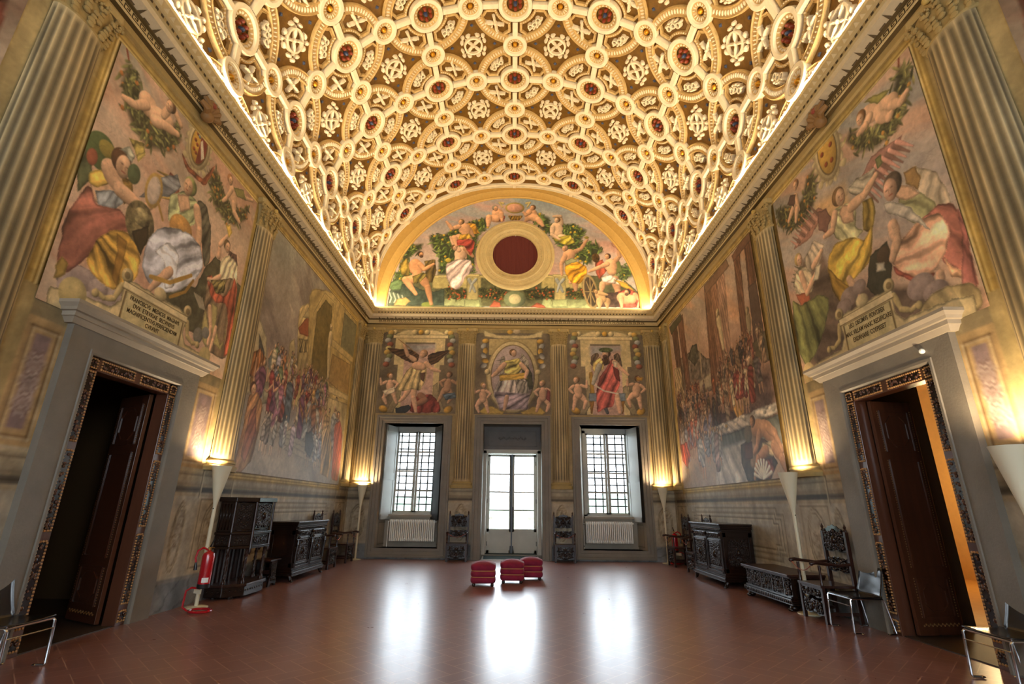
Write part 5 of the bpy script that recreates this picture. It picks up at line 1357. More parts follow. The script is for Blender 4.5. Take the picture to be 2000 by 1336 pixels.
# ============ left wall, above the door
cv = Cv(4.49, 7.80, 3.30, 6.60, .0115, q=survey(0, -W)); P = cv.poly
sky(cv, '#9c917f', '#bb967b', '#b29b84', '#c28a6c', -25)
P([(115,505),(105,545),(150,580),(240,610),(300,590),(250,560),(200,545),(160,520)], '#8d7a74', fold=(20,2,.15)); 
for c,r in (((160,545),.16),((190,565),.14),((130,560),.13),((225,580),.13)): cv.ell(c, r, r*.8, '#94807a')
P([(380,560),(400,520),(420,500),(470,560),(450,700),(300,600),(330,560)], '#4f4a34', grain=.3)
# garlands
cv.line([(246,95),(250,118)], .03, '#7f3a28'); cv.foliage([(247,128),(238,160),(246,215),(262,257),(290,288),(330,296),(352,272),(345,240),(325,252),(298,238),(280,205),(272,165),(260,135)], '#4a4a2c', 420, .055, 3, '#6b6a3a', fruit='#a8642c', nf=.06)
cv.limb([(285,200),(300,225),(328,238)], .17, .12, SK); cv.limb([(285,205),(262,205),(240,190)], .08, .05, SK); cv.limb([(318,225),(335,205),(352,245)], .07, .05, SK); cv.limb([(300,235),(320,245),(345,262)], .10, .06, SK); cv.head((331,208), .115, '#7a5230', SK, look=-1)
cv.foliage([(414,330),(409,358),(416,396),(432,424),(456,440),(478,428),(485,404),(470,412),(448,402),(434,372),(424,338)], '#454628', 260, .05, 5, '#6b6a3a', fruit='#b0702c', nf=.12)
cv.limb([(452,372),(456,395)], .11, .12, SK); cv.limb([(452,370),(440,388),(434,392)], .05, .04, SK); cv.limb([(458,370),(472,385),(492,392)], .05, .035, SK); cv.limb([(455,398),(456,415),(466,434)], .08, .05, SK); cv.head((449,352), .10, '#8a5a34', SK); P([(455,365),(475,372),(480,392),(462,385)], '#8c8446')
crest(cv, (388,285), .17, .30, '#c08f34', half=1)
P([(352,295),(360,330),(385,352),(398,365),(412,345),(420,322),(410,330),(396,350),(384,340),(368,325)], '#8e4a30', fold=(80,3,.3))
# figure in pink mantle, seated
P([(148,330),(165,290),(180,300),(178,345),(150,375)], '#4c5236', fold=(70,2,.2))
cv.ell((196,296), .21, .22, '#4f5f35', ang=20); cv.ell((208,292), .12, .10, '#8a7a34'); cv.ell((178,306), .07, .10, '#9a5038')
P([(175,345),(200,335),(222,350),(235,385),(228,405),(195,402),(172,380)], SK, fold=(40,1,.1)); P([(172,335),(196,332),(212,350),(210,362),(185,366),(170,355)], '#b8923c', fold=(30,3,.25)); P([(182,372),(220,372),(240,395),(225,408),(190,400)], '#9aa0a4', fold=(90,4,.2))
P([(232,340),(255,350),(260,390),(240,400),(232,370)], '#8d6a2c', fold=(80,3,.2)); cv.limb([(212,330),(232,370),(278,408)], .15, .08, SK)
cv.head((238,322), .19, '#4f3320', SK, look=1); P([(232,292),(252,285),(262,305),(256,320),(244,300)], '#8b8a78', fold=(20,4,.2)); P([(250,270),(280,280),(282,305),(268,318),(262,296)], '#a08c44', fold=(50,4,.3)); cv.ell((260,340), .10, .13, '#4c5a3a')
P([(168,362),(150,385),(130,415),(118,455),(110,500),(106,535),(128,532),(158,512),(185,490),(208,468),(228,455),(250,452),(246,425),(232,408),(200,402),(184,395),(176,368)], '#a05c4c', fold=(35,1.7,.25)); P([(118,500),(104,520),(104,545),(125,535),(130,515)], '#a08038')
P([(192,462),(225,448),(250,455),(268,480),(272,515),(262,548),(236,568),(205,560),(178,535),(165,508)], '#c09038', fold=(-15,2.6,.32)); P([(225,455),(245,470),(240,510),(225,560),(215,540),(228,490)], '#8a5c22', alpha=.6)
cv.limb([(262,430),(272,410),(292,402)], .09, .06, SK)
cv.ell((272,436), .24, .28, '#6d6040', ang=20, grain=.6); cv.ell((276,425), .14, .12, '#8a7c54', grain=.6); P([(255,450),(290,440),(285,470),(272,500),(262,475)], '#3b3020')
# central figure in pale blue
wing(cv, (345,345), (330,395), .35, '#8c4a34', 8, '#b0893c'); P([(385,390),(402,400),(412,450),(408,510),(396,525),(392,470),(378,430)], '#4e4a3c', fold=(80,4,.25))
P([(315,345),(345,340),(352,365),(330,385),(270,385)], '#75777c', fold=(20,4,.2))
P([(330,380),(362,372),(386,395),(380,440),(350,450),(325,430)], '#9aa070', fold=(50,3,.3)); P([(345,378),(368,382),(370,410),(350,415)], SK); cv.head((368,365), .17, '#8b9154', SK, look=-1)
cv.limb([(383,408),(388,450),(384,500)], .10, .06, SK); cv.ell((352,448), .24, .20, '#b5813f', grain=.3)
P([(285,470),(305,445),(340,445),(368,455),(390,480),(396,520),(378,550),(345,570),(318,572),(290,555),(274,520)], '#a2a3ac', fold=(25,1.8,.30)); P([(300,490),(330,470),(350,500),(340,560),(318,568),(320,510)], '#c5c3c4', fold=(-20,3,.25), alpha=.85)
cv.limb([(330,530),(310,545),(290,565)], .09, .05, SK)
cv.line([(292,540),(330,552),(372,538)], .06, '#b08434'); cv.line([(330,580),(360,570),(376,548)], .05, '#9a6f28')
u, v = cv.q(299, 372); cv.ell((u, v), .15, .25, '#b08a44', raw=True); cv.ell((u, v), .11, .20, '#b9a594', raw=True); cv.line([(307,395),(316,430)], .04, '#9a7434')
# standing figure at right
P([(440,440),(448,438),(452,455),(446,465)], '#d8b24a'); cv.limb([(426,500),(428,478),(442,462)], .06, .045, SK); wing(cv, (448,490), (462,520), .25, '#5e4238', 6)
P([(430,505),(446,498),(462,515),(462,560),(448,580),(424,560)], '#c3b48e', fold=(70,4,.25)); cv.head((443,482), .115, '#5c4428', SK)
P([(404,535),(430,548),(454,540),(456,600),(448,660),(438,705),(400,685),(392,640)], '#6e5a44', fold=(80,3,.25)); P([(402,540),(412,535),(420,570),(436,580),(452,560),(456,540),(462,560),(456,620),(444,690),(434,700),(444,630),(440,592),(420,592),(408,575)], '#a04a34', fold=(75,4,.3))
P([(412,590),(424,600),(420,640),(428,672),(438,660),(446,600),(440,640),(430,685),(416,672),(410,640)], '#a8975c'); P([(392,640),(400,600),(406,640),(402,680),(394,668)], '#a8975c'); cv.limb([(428,540),(412,548),(405,545)], .05, .04, SK); P([(410,548),(440,548),(436,572),(420,574)], '#7a6c3c', fold=(70,8,.4))
cv.limb([(408,600),(410,640),(404,672)], .06, .04, SK); cv.limb([(420,640),(414,665),(408,685)], .05, .035, SK)
for k in range(6): cv.line([(388+k*2,600+k),(378+k*3,572+k*2)], .02, '#a89c86')
cv.ell((385,655), .11, .12, '#6c675c'); cv.ell((400,650), .09, .09, '#77726a')
lu0, lu1 = 5.45, 6.55
a_ = cv.q(248, 575); b_ = cv.q(352, 632); lu0, lu1 = a_[0], b_[0]; lv1 = 3.85; lv0 = 3.50; lu0 -= .02; lu1 += .02
scroll_tablet(cv, lu0, lu1, lv0, lv1, 4.6, 7.45); cv.ell((140,572), .17, .17, '#a8945f'); cv.ell((398,695), .14, .14, '#a8945f')
cv.finish()
f1 = fresco('fresco', 'left', cv, 'painted scene over the left doorway, figure in pink mantle below a gold-and-red crest')
LT = (lu0, lu1, lv0, lv1)
# ============ right wall, above the door
cv = Cv(4.47, 7.68, 3.30, 6.60, .0115, q=survey(0, W)); cv.side = -1; cv.flipw = -1; cv.side_lr = -1; P = cv.poly
sky(cv, '#8a8a84', '#9a8c82', '#b59476', '#c49070', 25, 8)
P([(1590,400),(1650,360),(1665,400),(1640,440),(1600,440)], '#c9975c', soft=.2, line=0, alpha=.8); P([(1560,520),(1600,480),(1640,560),(1700,560),(1760,560),(1920,560),(1920,620),(1580,740)], '#5c4a3e', soft=.1, fold=(10,1,.2), line=0)
cv.line([(1757,90),(1757,130)], .03, '#8a3f2a'); cv.foliage([(1757,130),(1778,145),(1774,200),(1755,250),(1715,285),(1680,296),(1655,276),(1662,255),(1680,262),(1712,248),(1738,212),(1748,170)], '#3f4228', 420, .055, 13, '#7a7440', fruit='#b07a30', nf=.08)
cv.limb([(1695,222),(1720,215),(1742,200)], .14, .15, SK); cv.limb([(1742,205),(1760,200),(1773,178)], .08, .05, SK); cv.limb([(1700,228),(1692,245),(1678,262)], .08, .05, SK); cv.limb([(1720,228),(1738,228),(1742,222)], .10, .06, SK); cv.head((1682,232), .115, '#8a5a30', SK); P([(1690,200),(1710,185),(1740,175),(1715,205)], '#8d8440')
cv.foliage([(1588,335),(1596,365),(1590,400),(1572,435),(1545,450),(1522,440),(1518,412),(1535,402),(1556,408),(1570,385),(1576,350)], '#45452a', 260, .05, 15, '#6e6a3a', fruit='#b0702c', nf=.15)
cv.limb([(1555,385),(1553,405)], .09, .11, SK); cv.limb([(1556,382),(1562,410)], .05, .04, SK); cv.limb([(1550,408),(1542,432)], .07, .05, SK); cv.limb([(1558,408),(1556,432)], .07, .05, SK); cv.head((1555,362), .10, '#8a5a34', SK); P([(1545,380),(1556,380),(1552,405),(1540,400)], '#5c4038')
crest(cv, (1616,295), .20, .37, '#c8983c')
wing(cv, (1668,375), (1766,262), .45, '#9c6a5c', 12, '#b07a6a'); P([(1655,370),(1672,350),(1700,335),(1712,325),(1700,365),(1672,385)], '#a59a84', fold=(30,4,.2)); P([(1710,310),(1722,300),(1725,320),(1716,330)], '#6c7040'); wing(cv, (1612,410), (1552,488), .35, '#9c6a58', 10, '#a87868'); P([(1598,415),(1615,408),(1625,425),(1615,455),(1600,450)], '#7a5248')
P([(1685,395),(1705,385),(1712,410),(1705,455),(1688,450)], '#7a6428', fold=(80,3,.25)); P([(1630,410),(1655,395),(1675,410),(1672,445),(1690,450),(1668,475),(1640,470),(1622,450)], '#a8a274', fold=(40,3,.25)); P([(1646,400),(1668,402),(1670,432),(1650,438),(1640,420)], SK)
cv.limb([(1664,404),(1690,380),(1712,342)], .10, .055, SK); cv.head((1641,385), .17, '#6b4c2c', SK, look=-1); cv.limb([(1632,418),(1628,450),(1612,462)], .08, .05, SK)
P([(1620,500),(1635,475),(1665,462),(1690,470),(1706,440),(1706,480),(1698,515),(1680,535),(1665,550),(1655,562),(1632,550),(1618,530)], '#c29a38', fold=(-30,1.9,.32)); P([(1618,520),(1640,545),(1660,560),(1648,600),(1628,570)], '#8f6b24', fold=(70,3,.2)); cv.limb([(1660,545),(1672,565),(1680,580)], .07, .05, SK)
P([(1700,500),(1735,470),(1745,520),(1740,560),(1715,585),(1695,560)], '#39382c'); cv.ell((1728,500), .12, .12, '#4a3a2a')
P([(1790,325),(1830,335),(1852,370),(1862,400),(1830,410),(1800,385),(1780,350)], '#a59378', fold=(-40,3,.2)); P([(1768,335),(1790,325),(1800,350),(1795,372),(1772,360)], '#9a7440')
P([(1755,385),(1800,375),(1830,395),(1828,430),(1790,440),(1760,420)], '#8e8a5c', fold=(30,3,.25)); P([(1752,360),(1785,365),(1798,380),(1770,392),(1748,385)], SK)
cv.head((1742,367), .19, '#5a4a3c', '#b88c70', look=1); P([(1788,440),(1832,400),(1862,395),(1880,420),(1895,470),(1908,530),(1915,560),(1890,545),(1865,520),(1845,515),(1835,470),(1805,500)], '#a86050', fold=(60,2,.3))
P([(1775,452),(1800,428),(1838,415),(1858,450),(1850,490),(1830,530),(1795,545),(1760,535),(1744,515),(1752,485)], '#cf9874', fold=(15,1.8,.30)); P([(1745,520),(1770,535),(1800,542),(1830,530),(1820,550),(1780,548),(1750,535)], '#a84e3c', fold=(10,3,.2))
P([(1845,500),(1862,520),(1885,530),(1888,545),(1860,540)], '#d29a70', fold=(30,3,.25)); P([(1870,400),(1890,430),(1900,500),(1912,560),(1900,590),(1880,560),(1882,480)], '#93524a', fold=(80,3,.3), alpha=.9)
cv.limb([(1745,440),(1754,470),(1745,505)], .10, .07, SK); P([(1725,398),(1745,392),(1780,405),(1800,425),(1822,450),(1800,440),(1765,425),(1735,418)], '#aaa08e', fold=(-25,2,.15)); P([(1712,515),(1730,512),(1732,528),(1714,532)], '#b8ac94')
cv.limb([(1838,535),(1840,560)], .07, .05, SK)
for c,r in (((1800,560),.20),((1830,570),.17),((1660,580),.18),((1680,560),.13),((1650,600),.16)): cv.ell(c, r, r*.75, '#8a756c')
wing(cv, (1570,520), (1552,560), .2, '#7a7050', 5); P([(1590,470),(1612,478),(1600,520),(1580,535),(1572,505)], '#a3937c', fold=(60,4,.2)); P([(1556,530),(1575,520),(1588,535),(1590,570),(1562,585),(1552,560)], '#c2b08c', fold=(60,4,.2)); P([(1556,575),(1582,570),(1584,588),(1566,598)], '#b0583a')
P([(1548,585),(1566,598),(1600,575),(1622,580),(1618,620),(1600,680),(1578,720),(1562,690),(1552,640)], '#6a6c3c', fold=(70,2,.3)); cv.head((1562,508), .13, '#a88a50', SK, look=-1); cv.limb([(1566,535),(1578,572),(1598,528)], .08, .05, SK); cv.limb([(1590,520),(1606,490)], .07, .05, SK); P([(1596,518),(1606,515),(1600,545),(1590,548)], '#c9bc9c')
a_ = cv.q(1650, 632); b_ = cv.q(1738, 592); ru0, ru1 = b_[0], a_[0]; rv1 = 3.87; rv0 = 3.50
P([(1800,600),(1822,572),(1860,556),(1895,552),(1918,570),(1922,600),(1840,640),(1800,640)], '#a08a5c', fold=(60,2,.15)); scroll_tablet(cv, ru0, ru1, rv0, rv1, 4.6, 7.5); cv.ell((1582,730), .16, .18, '#b8a06c')
cv.finish(); f2 = fresco('fresco', 'right', cv, 'painted scene over the right doorway, figure in yellow skirts below a gold crest')
RT = (ru0, ru1, rv0, rv1)
# ---- inscriptions
def inscription(lines, w, uc, v1, size, parent, lead=.105, sx=1.0):
    for i, t in enumerate(lines):
        c = bpy.data.curves.new('inscription', 'FONT'); c.body = t; c.align_x = 'CENTER'; c.size = size; c.extrude = .001; c.space_character = 1.02; c.offset = .0012
        tmp = bpy.data.objects.new('tmp', c); COL.objects.link(tmp); bpy.context.view_layer.update()
        me = bpy.data.meshes.new_from_object(tmp.evaluated_get(bpy.context.evaluated_depsgraph_get())); bpy.data.objects.remove(tmp)
        o = bpy.data.objects.new('inscription', me); COL.objects.link(o); me.materials.clear(); me.materials.append(mat('ink', '#5a4a2e', .7)); o.parent = parent
        x, y, z = WM[w](uc, .015, v1-.025-size*.72-i*lead)
        rot = {'left': Matrix(((0, 0, 1), (1, 0, 0), (0, 1, 0))), 'right': Matrix(((0, 0, -1), (-1, 0, 0), (0, 1, 0))), 'back': Matrix(((1, 0, 0), (0, 0, -1), (0, 1, 0)))}[w]
        o.matrix_world = Matrix.Translation((x, y, z)) @ rot.to_4x4() @ Matrix.Scale(sx, 4, (1, 0, 0))
inscription(['FRANCISCVS  MEDICES  MAGNVS', 'DVX  ETRVRIAE  SECVNDVS', 'MAGNIFICENTIVS PERFICIENDVM', 'CVRAVIT'], 'left', (LT[0]+LT[1])/2, LT[3]-.01, .078, f1, .080, .80)
inscription(['LEO  DECIMVS  PONTIFEX', 'MAX. VILLAM HANC REDIFICARE', 'EXORNARE  COEPISSET'], 'right', (RT[0]+RT[1])/2, RT[3]-.01, .088, f2, .102, .66)
# ============ left wall, ceremony scene
cv = Cv(8.56, 13.95, 1.92, 6.58, .0155, q=survey(0, -W)); P = cv.poly
sky(cv, '#8a857a', '#8d7c72', '#ad9a82', '#665a56', -38, 21)
P([(537,445),(600,500),(560,520),(525,500)], '#7c8078', soft=.5, line=0, alpha=.6)
P([(505,620),(520,660),(518,760),(480,770),(488,640)], '#a89a78', fold=(90,1,.1)); P([(505,650),(516,690),(512,730),(504,700)], '#4a4a48')
P([(524,695),(548,684),(560,700),(556,760),(520,760)], '#68706c'); P([(520,720),(600,730),(600,790),(510,790)], '#8b8468', fold=(0,2,.15))
P([(490,690),(508,680),(518,700),(512,740),(486,735)], '#8f5a34', fold=(90,5,.3)); P([(488,735),(512,740),(508,770),(486,765)], '#8a6840')
P([(580,650),(584,600),(606,590),(612,620),(610,730),(578,740)], '#aa9462', fold=(80,3,.15), grad=(.85,1.1)); P([(582,640),(600,618),(612,640),(608,660),(584,652)], '#9a4e30'); P([(583,662),(610,664),(609,690),(583,688)], '#8f7c50', fold=(88,6,.35)); P([(590,620),(602,600),(605,622)], '#b3a070')
P([(565,670),(574,660),(578,720),(562,740),(558,715)], '#a89468')
P([(603,560),(650,570),(702,625),(700,680),(668,930),(598,800),(600,700)], '#a58d56', fold=(80,1,.08)); P([(608,700),(618,610),(636,585),(648,600),(645,660),(636,745),(606,760)], '#6b5a2e', grain=.2)
for k in range(8):
    a = cv.q(612+k*2.5, 640-k*7); 
cv.line([(604,700),(612,610),(634,572),(654,592),(650,680)], .09, '#b49d64'); cv.line([(604,700),(612,610),(634,572),(654,592),(650,680)], .02, '#7c6a3a')
P([(672,610),(700,640),(690,700),(664,680)], '#6f6c50'); P([(648,660),(692,700),(690,712),(646,676)], '#b09a64'); P([(648,690),(684,712),(678,780),(640,745)], '#9a7c48'); 
cv.limb([(645,655),(642,680),(640,735)], .15, .09, '#bda97c'); cv.head((646,640), .10, '#b09a6c', '#bda97c')
crowd(cv, (11.6, 13.1, 3.45, 3.75), 7, .75, ['#6e5468', '#a8863c', '#6c4030', '#7c6a58'], 31)
P([(628,745),(680,772),(678,784),(626,760)], '#bba670'); P([(640,775),(678,790),(668,900),(634,850)], '#a39064', fold=(80,1,.1))
P([(560,790),(570,740),(600,745),(604,800)], '#a6955f', fold=(85,2,.1)); 
pal = ['#9c4a3c', '#a86a3c', '#6c4058', '#8a8478', '#5c6a4c', '#8c5a6c', '#b08a4c', '#6f6c78', '#7a3030', '#9a8c70', '#54606c']
crowd(cv, (9.2, 12.2, 3.1, 3.85), 46, 1.0, pal, 41); 
n = np.clip((3.35-cv.V)/.5, 0, 1)*np.clip(.35+fbm(cv.U, cv.V, 1.3, 55), 0, 1); cv.img = cv.img*(1-.75*n[..., None])+srgb('#97958c')*.75*n[..., None]
for k in range(4): P([(545+k*6,830+k*12),(640,868+k*14),(636,878+k*14),(535+k*6,842+k*12)], '#a19c8c', alpha=.8)
crowd(cv, (8.9, 11.4, 2.75, 3.25), 16, 1.15, pal, 43); crowd(cv, (11.2, 13.4, 2.45, 2.9), 14, 1.35, ['#8c8a84', '#8c5a3c', '#a39a88', '#6c6470', '#9a7c50'], 44)
P([(484,770),(502,765),(512,790),(505,840),(490,900),(468,925),(452,925),(462,880),(474,830)], '#946844', fold=(75,3,.2)); P([(488,800),(500,790),(498,850),(476,905),(468,890)], '#7c4a3a', fold=(75,4,.2)); cv.head((494,760), .14, '#4a3020', SK)
crowd(cv, (9.2, 12.6, 2.12, 2.5), 17, .95, ['#9c9c98', '#8a8e94', '#a8a49a', '#8c8078', '#9a8c94'], 47, skin='#b8a28c'); 
P([(596,845),(608,842),(612,872),(604,895),(594,880)], '#56585c')
P([(628,840),(642,830),(648,880),(640,935),(624,925)], '#aa8c5c', fold=(80,3,.25)); P([(652,830),(664,820),(668,850),(664,905),(658,942),(645,935),(650,880)], '#a85442', fold=(85,4,.16)); cv.head((660,812), .12, '#5a4030', SK)
n = np.clip((2.6-cv.V)/.7, 0, 1)*np.clip(.2+fbm(cv.U, cv.V, 2.3, 57), 0, 1); cv.img = cv.img*(1-.55*n[..., None])+srgb('#a7a59c')*.55*n[..., None]
cv.finish(); fresco('fresco', 'left', cv, 'large painted outdoor ceremony on the left wall under a cloudy grey sky')
# ============ right wall, banquet scene
cv = Cv(8.62, 13.95, 1.92, 6.58, .0155, q=survey(0, W)); cv.side = -1; P = cv.poly
sky(cv, '#8f8478', '#b5866a', '#b08f70', '#c08a64', 35, 25)
P([(1390,420),(1470,380),(1460,410),(1400,470),(1330,600),(1320,590)], '#7e8280', soft=.35, line=0, alpha=.5)
P([(1330,700),(1345,690),(1360,680),(1380,700),(1398,700),(1400,760),(1330,780)], '#6e6254', grain=.5); P([(1345,700),(1352,675),(1362,672),(1366,700),(1358,715)], '#4f4c40', grain=.5); P([(1350,760),(1420,700),(1520,650),(1520,680),(1420,740),(1352,775)], '#a89878')
cv.line([(1364,640),(1372,735)], .05, '#a18a68')
P([(1425,440),(1470,400),(1478,430),(1430,475)], '#5a5c40')
for (x0, x1, y0, x2, x3, y1, c) in ((1376,1388,560,1392,1408,760,'#6e4a36'),(1386,1400,545,1404,1418,745,'#855c44'),(1397,1413,520,1418,1434,735,'#96705a'),(1433,1445,500,1455,1466,700,'#6a4432'),(1450,1466,440,1478,1492,690,'#5f3c2c'),(1312,1322,640,1334,1342,800,'#5a4034'),(1324,1334,625,1346,1354,790,'#6a4838')):
    P([(x0,y0),(x1,y0-12),(x3,y1),(x2,y1+10)], c, fold=(88,5,.15), line=.4)
P([(1376,558),(1420,505),(1425,520),(1380,575)], '#7c5a44'); P([(1430,500),(1475,430),(1482,450),(1434,512)], '#6a4636'); P([(1308,640),(1330,612),(1332,625),(1312,655)], '#4c4a34')
cv.limb([(1404,625),(1408,645),(1414,680)], .14, .08, '#c2ac80'); cv.head((1402,612), .11, '#b09a6c', '#c2ac80'); cv.limb([(1462,620),(1466,650)], .12, .07, '#8c7a5c'); cv.head((1460,608), .09, '#7a6a4c', '#a08a64')
P([(1462,560),(1478,548),(1492,640),(1500,700),(1476,690)], '#554038'); P([(1462,680),(1500,640),(1512,700),(1470,720)], '#5c5038')
P([(1318,720),(1330,715),(1342,800),(1334,860),(1322,830)], '#9a8664', fold=(80,5,.3))
pal = ['#5c3c34', '#7c4438', '#8c5c3c', '#4f4844', '#8a6c50', '#6c5858', '#6f5a3c', '#94502f', '#a08468', '#3f3a3a']
rect(cv, 8.6, 14, 2.9, 3.85, '#54403a', soft=.3, grain=.5)
crowd(cv, (9.6, 13.8, 3.15, 4.0), 80, .85, pal, 61, skin='#a87c60'); crowd(cv, (8.7, 10.8, 3.4, 4.3), 26, .85, pal, 62, skin='#a87c60')
P([(1432,750),(1446,742),(1456,800),(1446,830),(1434,800)], '#b0803a', fold=(80,4,.25))
# long table
P([(1372,842),(1450,812),(1532,778),(1534,798),(1456,836),(1374,862)], '#a89e90', fold=(20,3,.2)); P([(1376,862),(1456,836),(1540,800),(1544,860),(1460,900),(1420,920),(1416,880),(1378,890)], '#4c5048', fold=(80,3,.15)); 
rg_ = random.Random(4)
for k in range(26): t = rg_.random(); cv.ell((1378+t*150, 848-t*60+rg_.uniform(-6, 6)), .06, .035, rg_.choice(['#c9bca4', '#b08a4c', '#8a8478', '#d0c4b0']))
crowd(cv, (9.1, 10.4, 3.3, 3.6), 9, .9, ['#6b2f2c', '#a89878', '#8c3c30', '#b09a70'], 66)
n = np.clip((3.0-cv.V)/.7, 0, 1)*np.clip(.3+fbm(cv.U, cv.V, 1.5, 75), 0, 1); cv.img = cv.img*(1-.7*n[..., None])+srgb('#9a958a')*.7*n[..., None]
P([(1400,880),(1460,860),(1500,930),(1470,945),(1400,950)], '#a4a098', fold=(40,1.5,.15), soft=.1, line=0)
crowd(cv, (11.6, 13.8, 2.5, 3.0), 20, 1.15, ['#8e7c70', '#94503c', '#a59a88', '#8c8890', '#a88468', '#6c6470'], 71); crowd(cv, (11.2, 13.6, 2.1, 2.5), 14, 1.05, ['#9a9a98', '#a8a298', '#8c8a8c', '#86706a'], 72)
P([(1330,870),(1342,862),(1350,890),(1344,915),(1334,900)], '#a8402c', fold=(80,4,.3))
# bending figure at the near end
P([(1448,870),(1475,850),(1500,860),(1520,905),(1505,940),(1462,940),(1450,905)], '#4a3c34', grain=.3)
cv.limb([(1470,850),(1476,880),(1472,905)], .17, .13, '#8a7058'); cv.ell((1462,848), .16, .17, '#6b6254'); P([(1455,868),(1470,862),(1472,895),(1456,900)], '#5a3c34')
cv.limb([(1476,838),(1494,836),(1512,850)], .20, .19, '#a87a5a'); cv.limb([(1500,835),(1516,850),(1530,880)], .10, .06, '#a87a5a'); cv.limb([(1484,845),(1480,872),(1474,885)], .10, .06, '#a87a5a'); P([(1490,865),(1515,860),(1524,880),(1510,892),(1488,885)], '#a89674', fold=(30,3,.25)); cv.limb([(1514,872),(1528,895),(1540,925)], .15, .07, '#a87a5a'); cv.limb([(1498,880),(1482,895),(1476,935)], .13, .06, '#a87a5a'); cv.head((1470,824), .13, '#4a3424', '#a87a5a', look=1)
P([(1490,900),(1508,895),(1515,915),(1505,935),(1492,925)], '#7c4440', fold=(60,4,.2))
for k in range(9):
    u, v = cv.q(1493, 936); a = pi*(.1+.8*k/8); cv.cap((u, v), (u+.34*cos(a), v+.34*sin(a)), .02, .05, '#cfc6b4', raw=True)
cv.finish(); fresco('fresco', 'right', cv, 'large painted banquet crowd on the right wall under a pink sky with dark columns')
# ============ lunette
cv = Cv(-4.12, 4.12, 7.46, 11.62, .0155, q=survey(1, D)); cv.side = 1; P = cv.poly
LQ = lambda pts: [(700+x/3.3333, 360+y/3.3333) for x, y in pts]
sky(cv, '#8f9ea0', '#c0a494', '#a8b0a8', '#cf9c86', -10, 33)
G1, G2 = '#3c4c28', '#6c7c3c'
P(LQ([(190,800),(240,640),(480,600),(800,590),(1250,590),(1700,600),(1820,700),(1840,800)]), '#5b5a3c', grain=.3)
for pts, n_ in (([(290,470),(330,400),(420,390),(400,430),(340,460),(310,520),(270,540)], 90), ([(465,340),(560,330),(620,300),(700,260),(830,220),(840,280),(780,330),(760,440),(750,580),(520,590),(530,480),(480,400)], 620), ([(1160,190),(1240,220),(1260,330),(1200,300),(1100,200)], 120), ([(1280,270),(1400,260),(1480,300),(1440,380),(1560,390),(1590,440),(1520,480),(1520,520),(1440,500),(1300,400)], 420), ([(1700,540),(1760,530),(1780,600),(1700,620)], 60), ([(240,580),(330,560),(330,620),(240,640)], 80)):
    cv.foliage(LQ(pts), G1, n_, .075, n_, G2, fruit='#c9a638', nf=.10)
# stone parapet, festoons, plinths
P(LQ([(480,600),(800,600),(800,680),(480,680)]), '#b5a468'); P(LQ([(1190,600),(1460,600),(1460,680),(1190,680)]), '#b5a468'); P(LQ([(480,592),(1460,592),(1460,612),(480,612)]), '#cdbb7c')
for pts, c in (([(520,790),(560,740),(800,740),(800,800)], '#8f9468'), ([(1200,740),(1520,750),(1540,810),(1190,810)], '#8f9468')): P(LQ(pts), c, fold=(20,1,.1))
for a, b in (([(570,680),(700,690),(700,740),(580,735)], 3), ([(790,680),(960,690),(950,760),(800,735)], 4), ([(1080,690),(1280,680),(1280,740),(1100,755)], 5), ([(1340,680),(1480,700),(1480,740),(1350,730)], 6)): cv.foliage(LQ(a), '#33391f', 110, .06, b, '#5c5a2c', fruit='#b05a30', nf=.3)
for x in (740, 1310):
    P(LQ([(x-35,590),(x+40,590),(x+40,760),(x-35,760)]), '#b0a06a'); P(LQ([(x-45,585),(x+50,585),(x+50,605),(x-45,605)]), '#cdbb7c'); P(LQ([(x-50,750),(x+52,750),(x+52,800),(x-50,800)]), '#9aa070'); cv.limb(LQ([(x-20,620),(x,660),(x+20,700)]), .07, .05, '#94958a'); cv.limb(LQ([(x+25,620),(x,650),(x-15,700)]), .06, .04, '#a3a49a')
u, v = cv.q(*LQ([(1018, 748)])[0]); cv.ell((u, v), .36, .29, '#7c8460', raw=True, shade=.4); cv.ell((u, v), .20, .18, '#cbbf90', raw=True)
P(LQ([(850,800),(880,760),(920,770),(930,800)]), '#a0563c'); P(LQ([(1120,800),(1160,770),(1210,790),(1220,810)]), '#a0563c')
SK2 = '#dba67c'
def nude(j, sk=SK2, hair='#4a3424', look=1, beard=None, r=1.0):
    """j: dict of crop-pixel joints"""
    J = {k: (LQ(v) if isinstance(v, list) else LQ([v])) for k, v in j.items() if isinstance(v, (list, tuple))}
    for k in ('legB', 'armB'):
        if k in J: cv.limb(J[k], (.17 if 'leg' in k else .10)*r, (.07 if 'leg' in k else .055)*r, srgb(sk)*.85)
    if 'torso' in J: cv.limb(J['torso'], .24*r, .19*r, sk)
    if 'legA' in J: cv.limb(J['legA'], .18*r, .075*r, sk)
    if 'cloth' in j: P(LQ(j['cloth']), j['cc'], fold=(j.get('ca', 40), 2.6, .3))
    if 'cloth2' in j: P(LQ(j['cloth2']), j['cc2'], fold=(j.get('ca2', 60), 2.6, .3))
    if 'armA' in J: cv.limb(J['armA'], .105*r, .055*r, sk)
    cv.head(J['head'][0], .125*r, hair, sk, look, beard=beard)
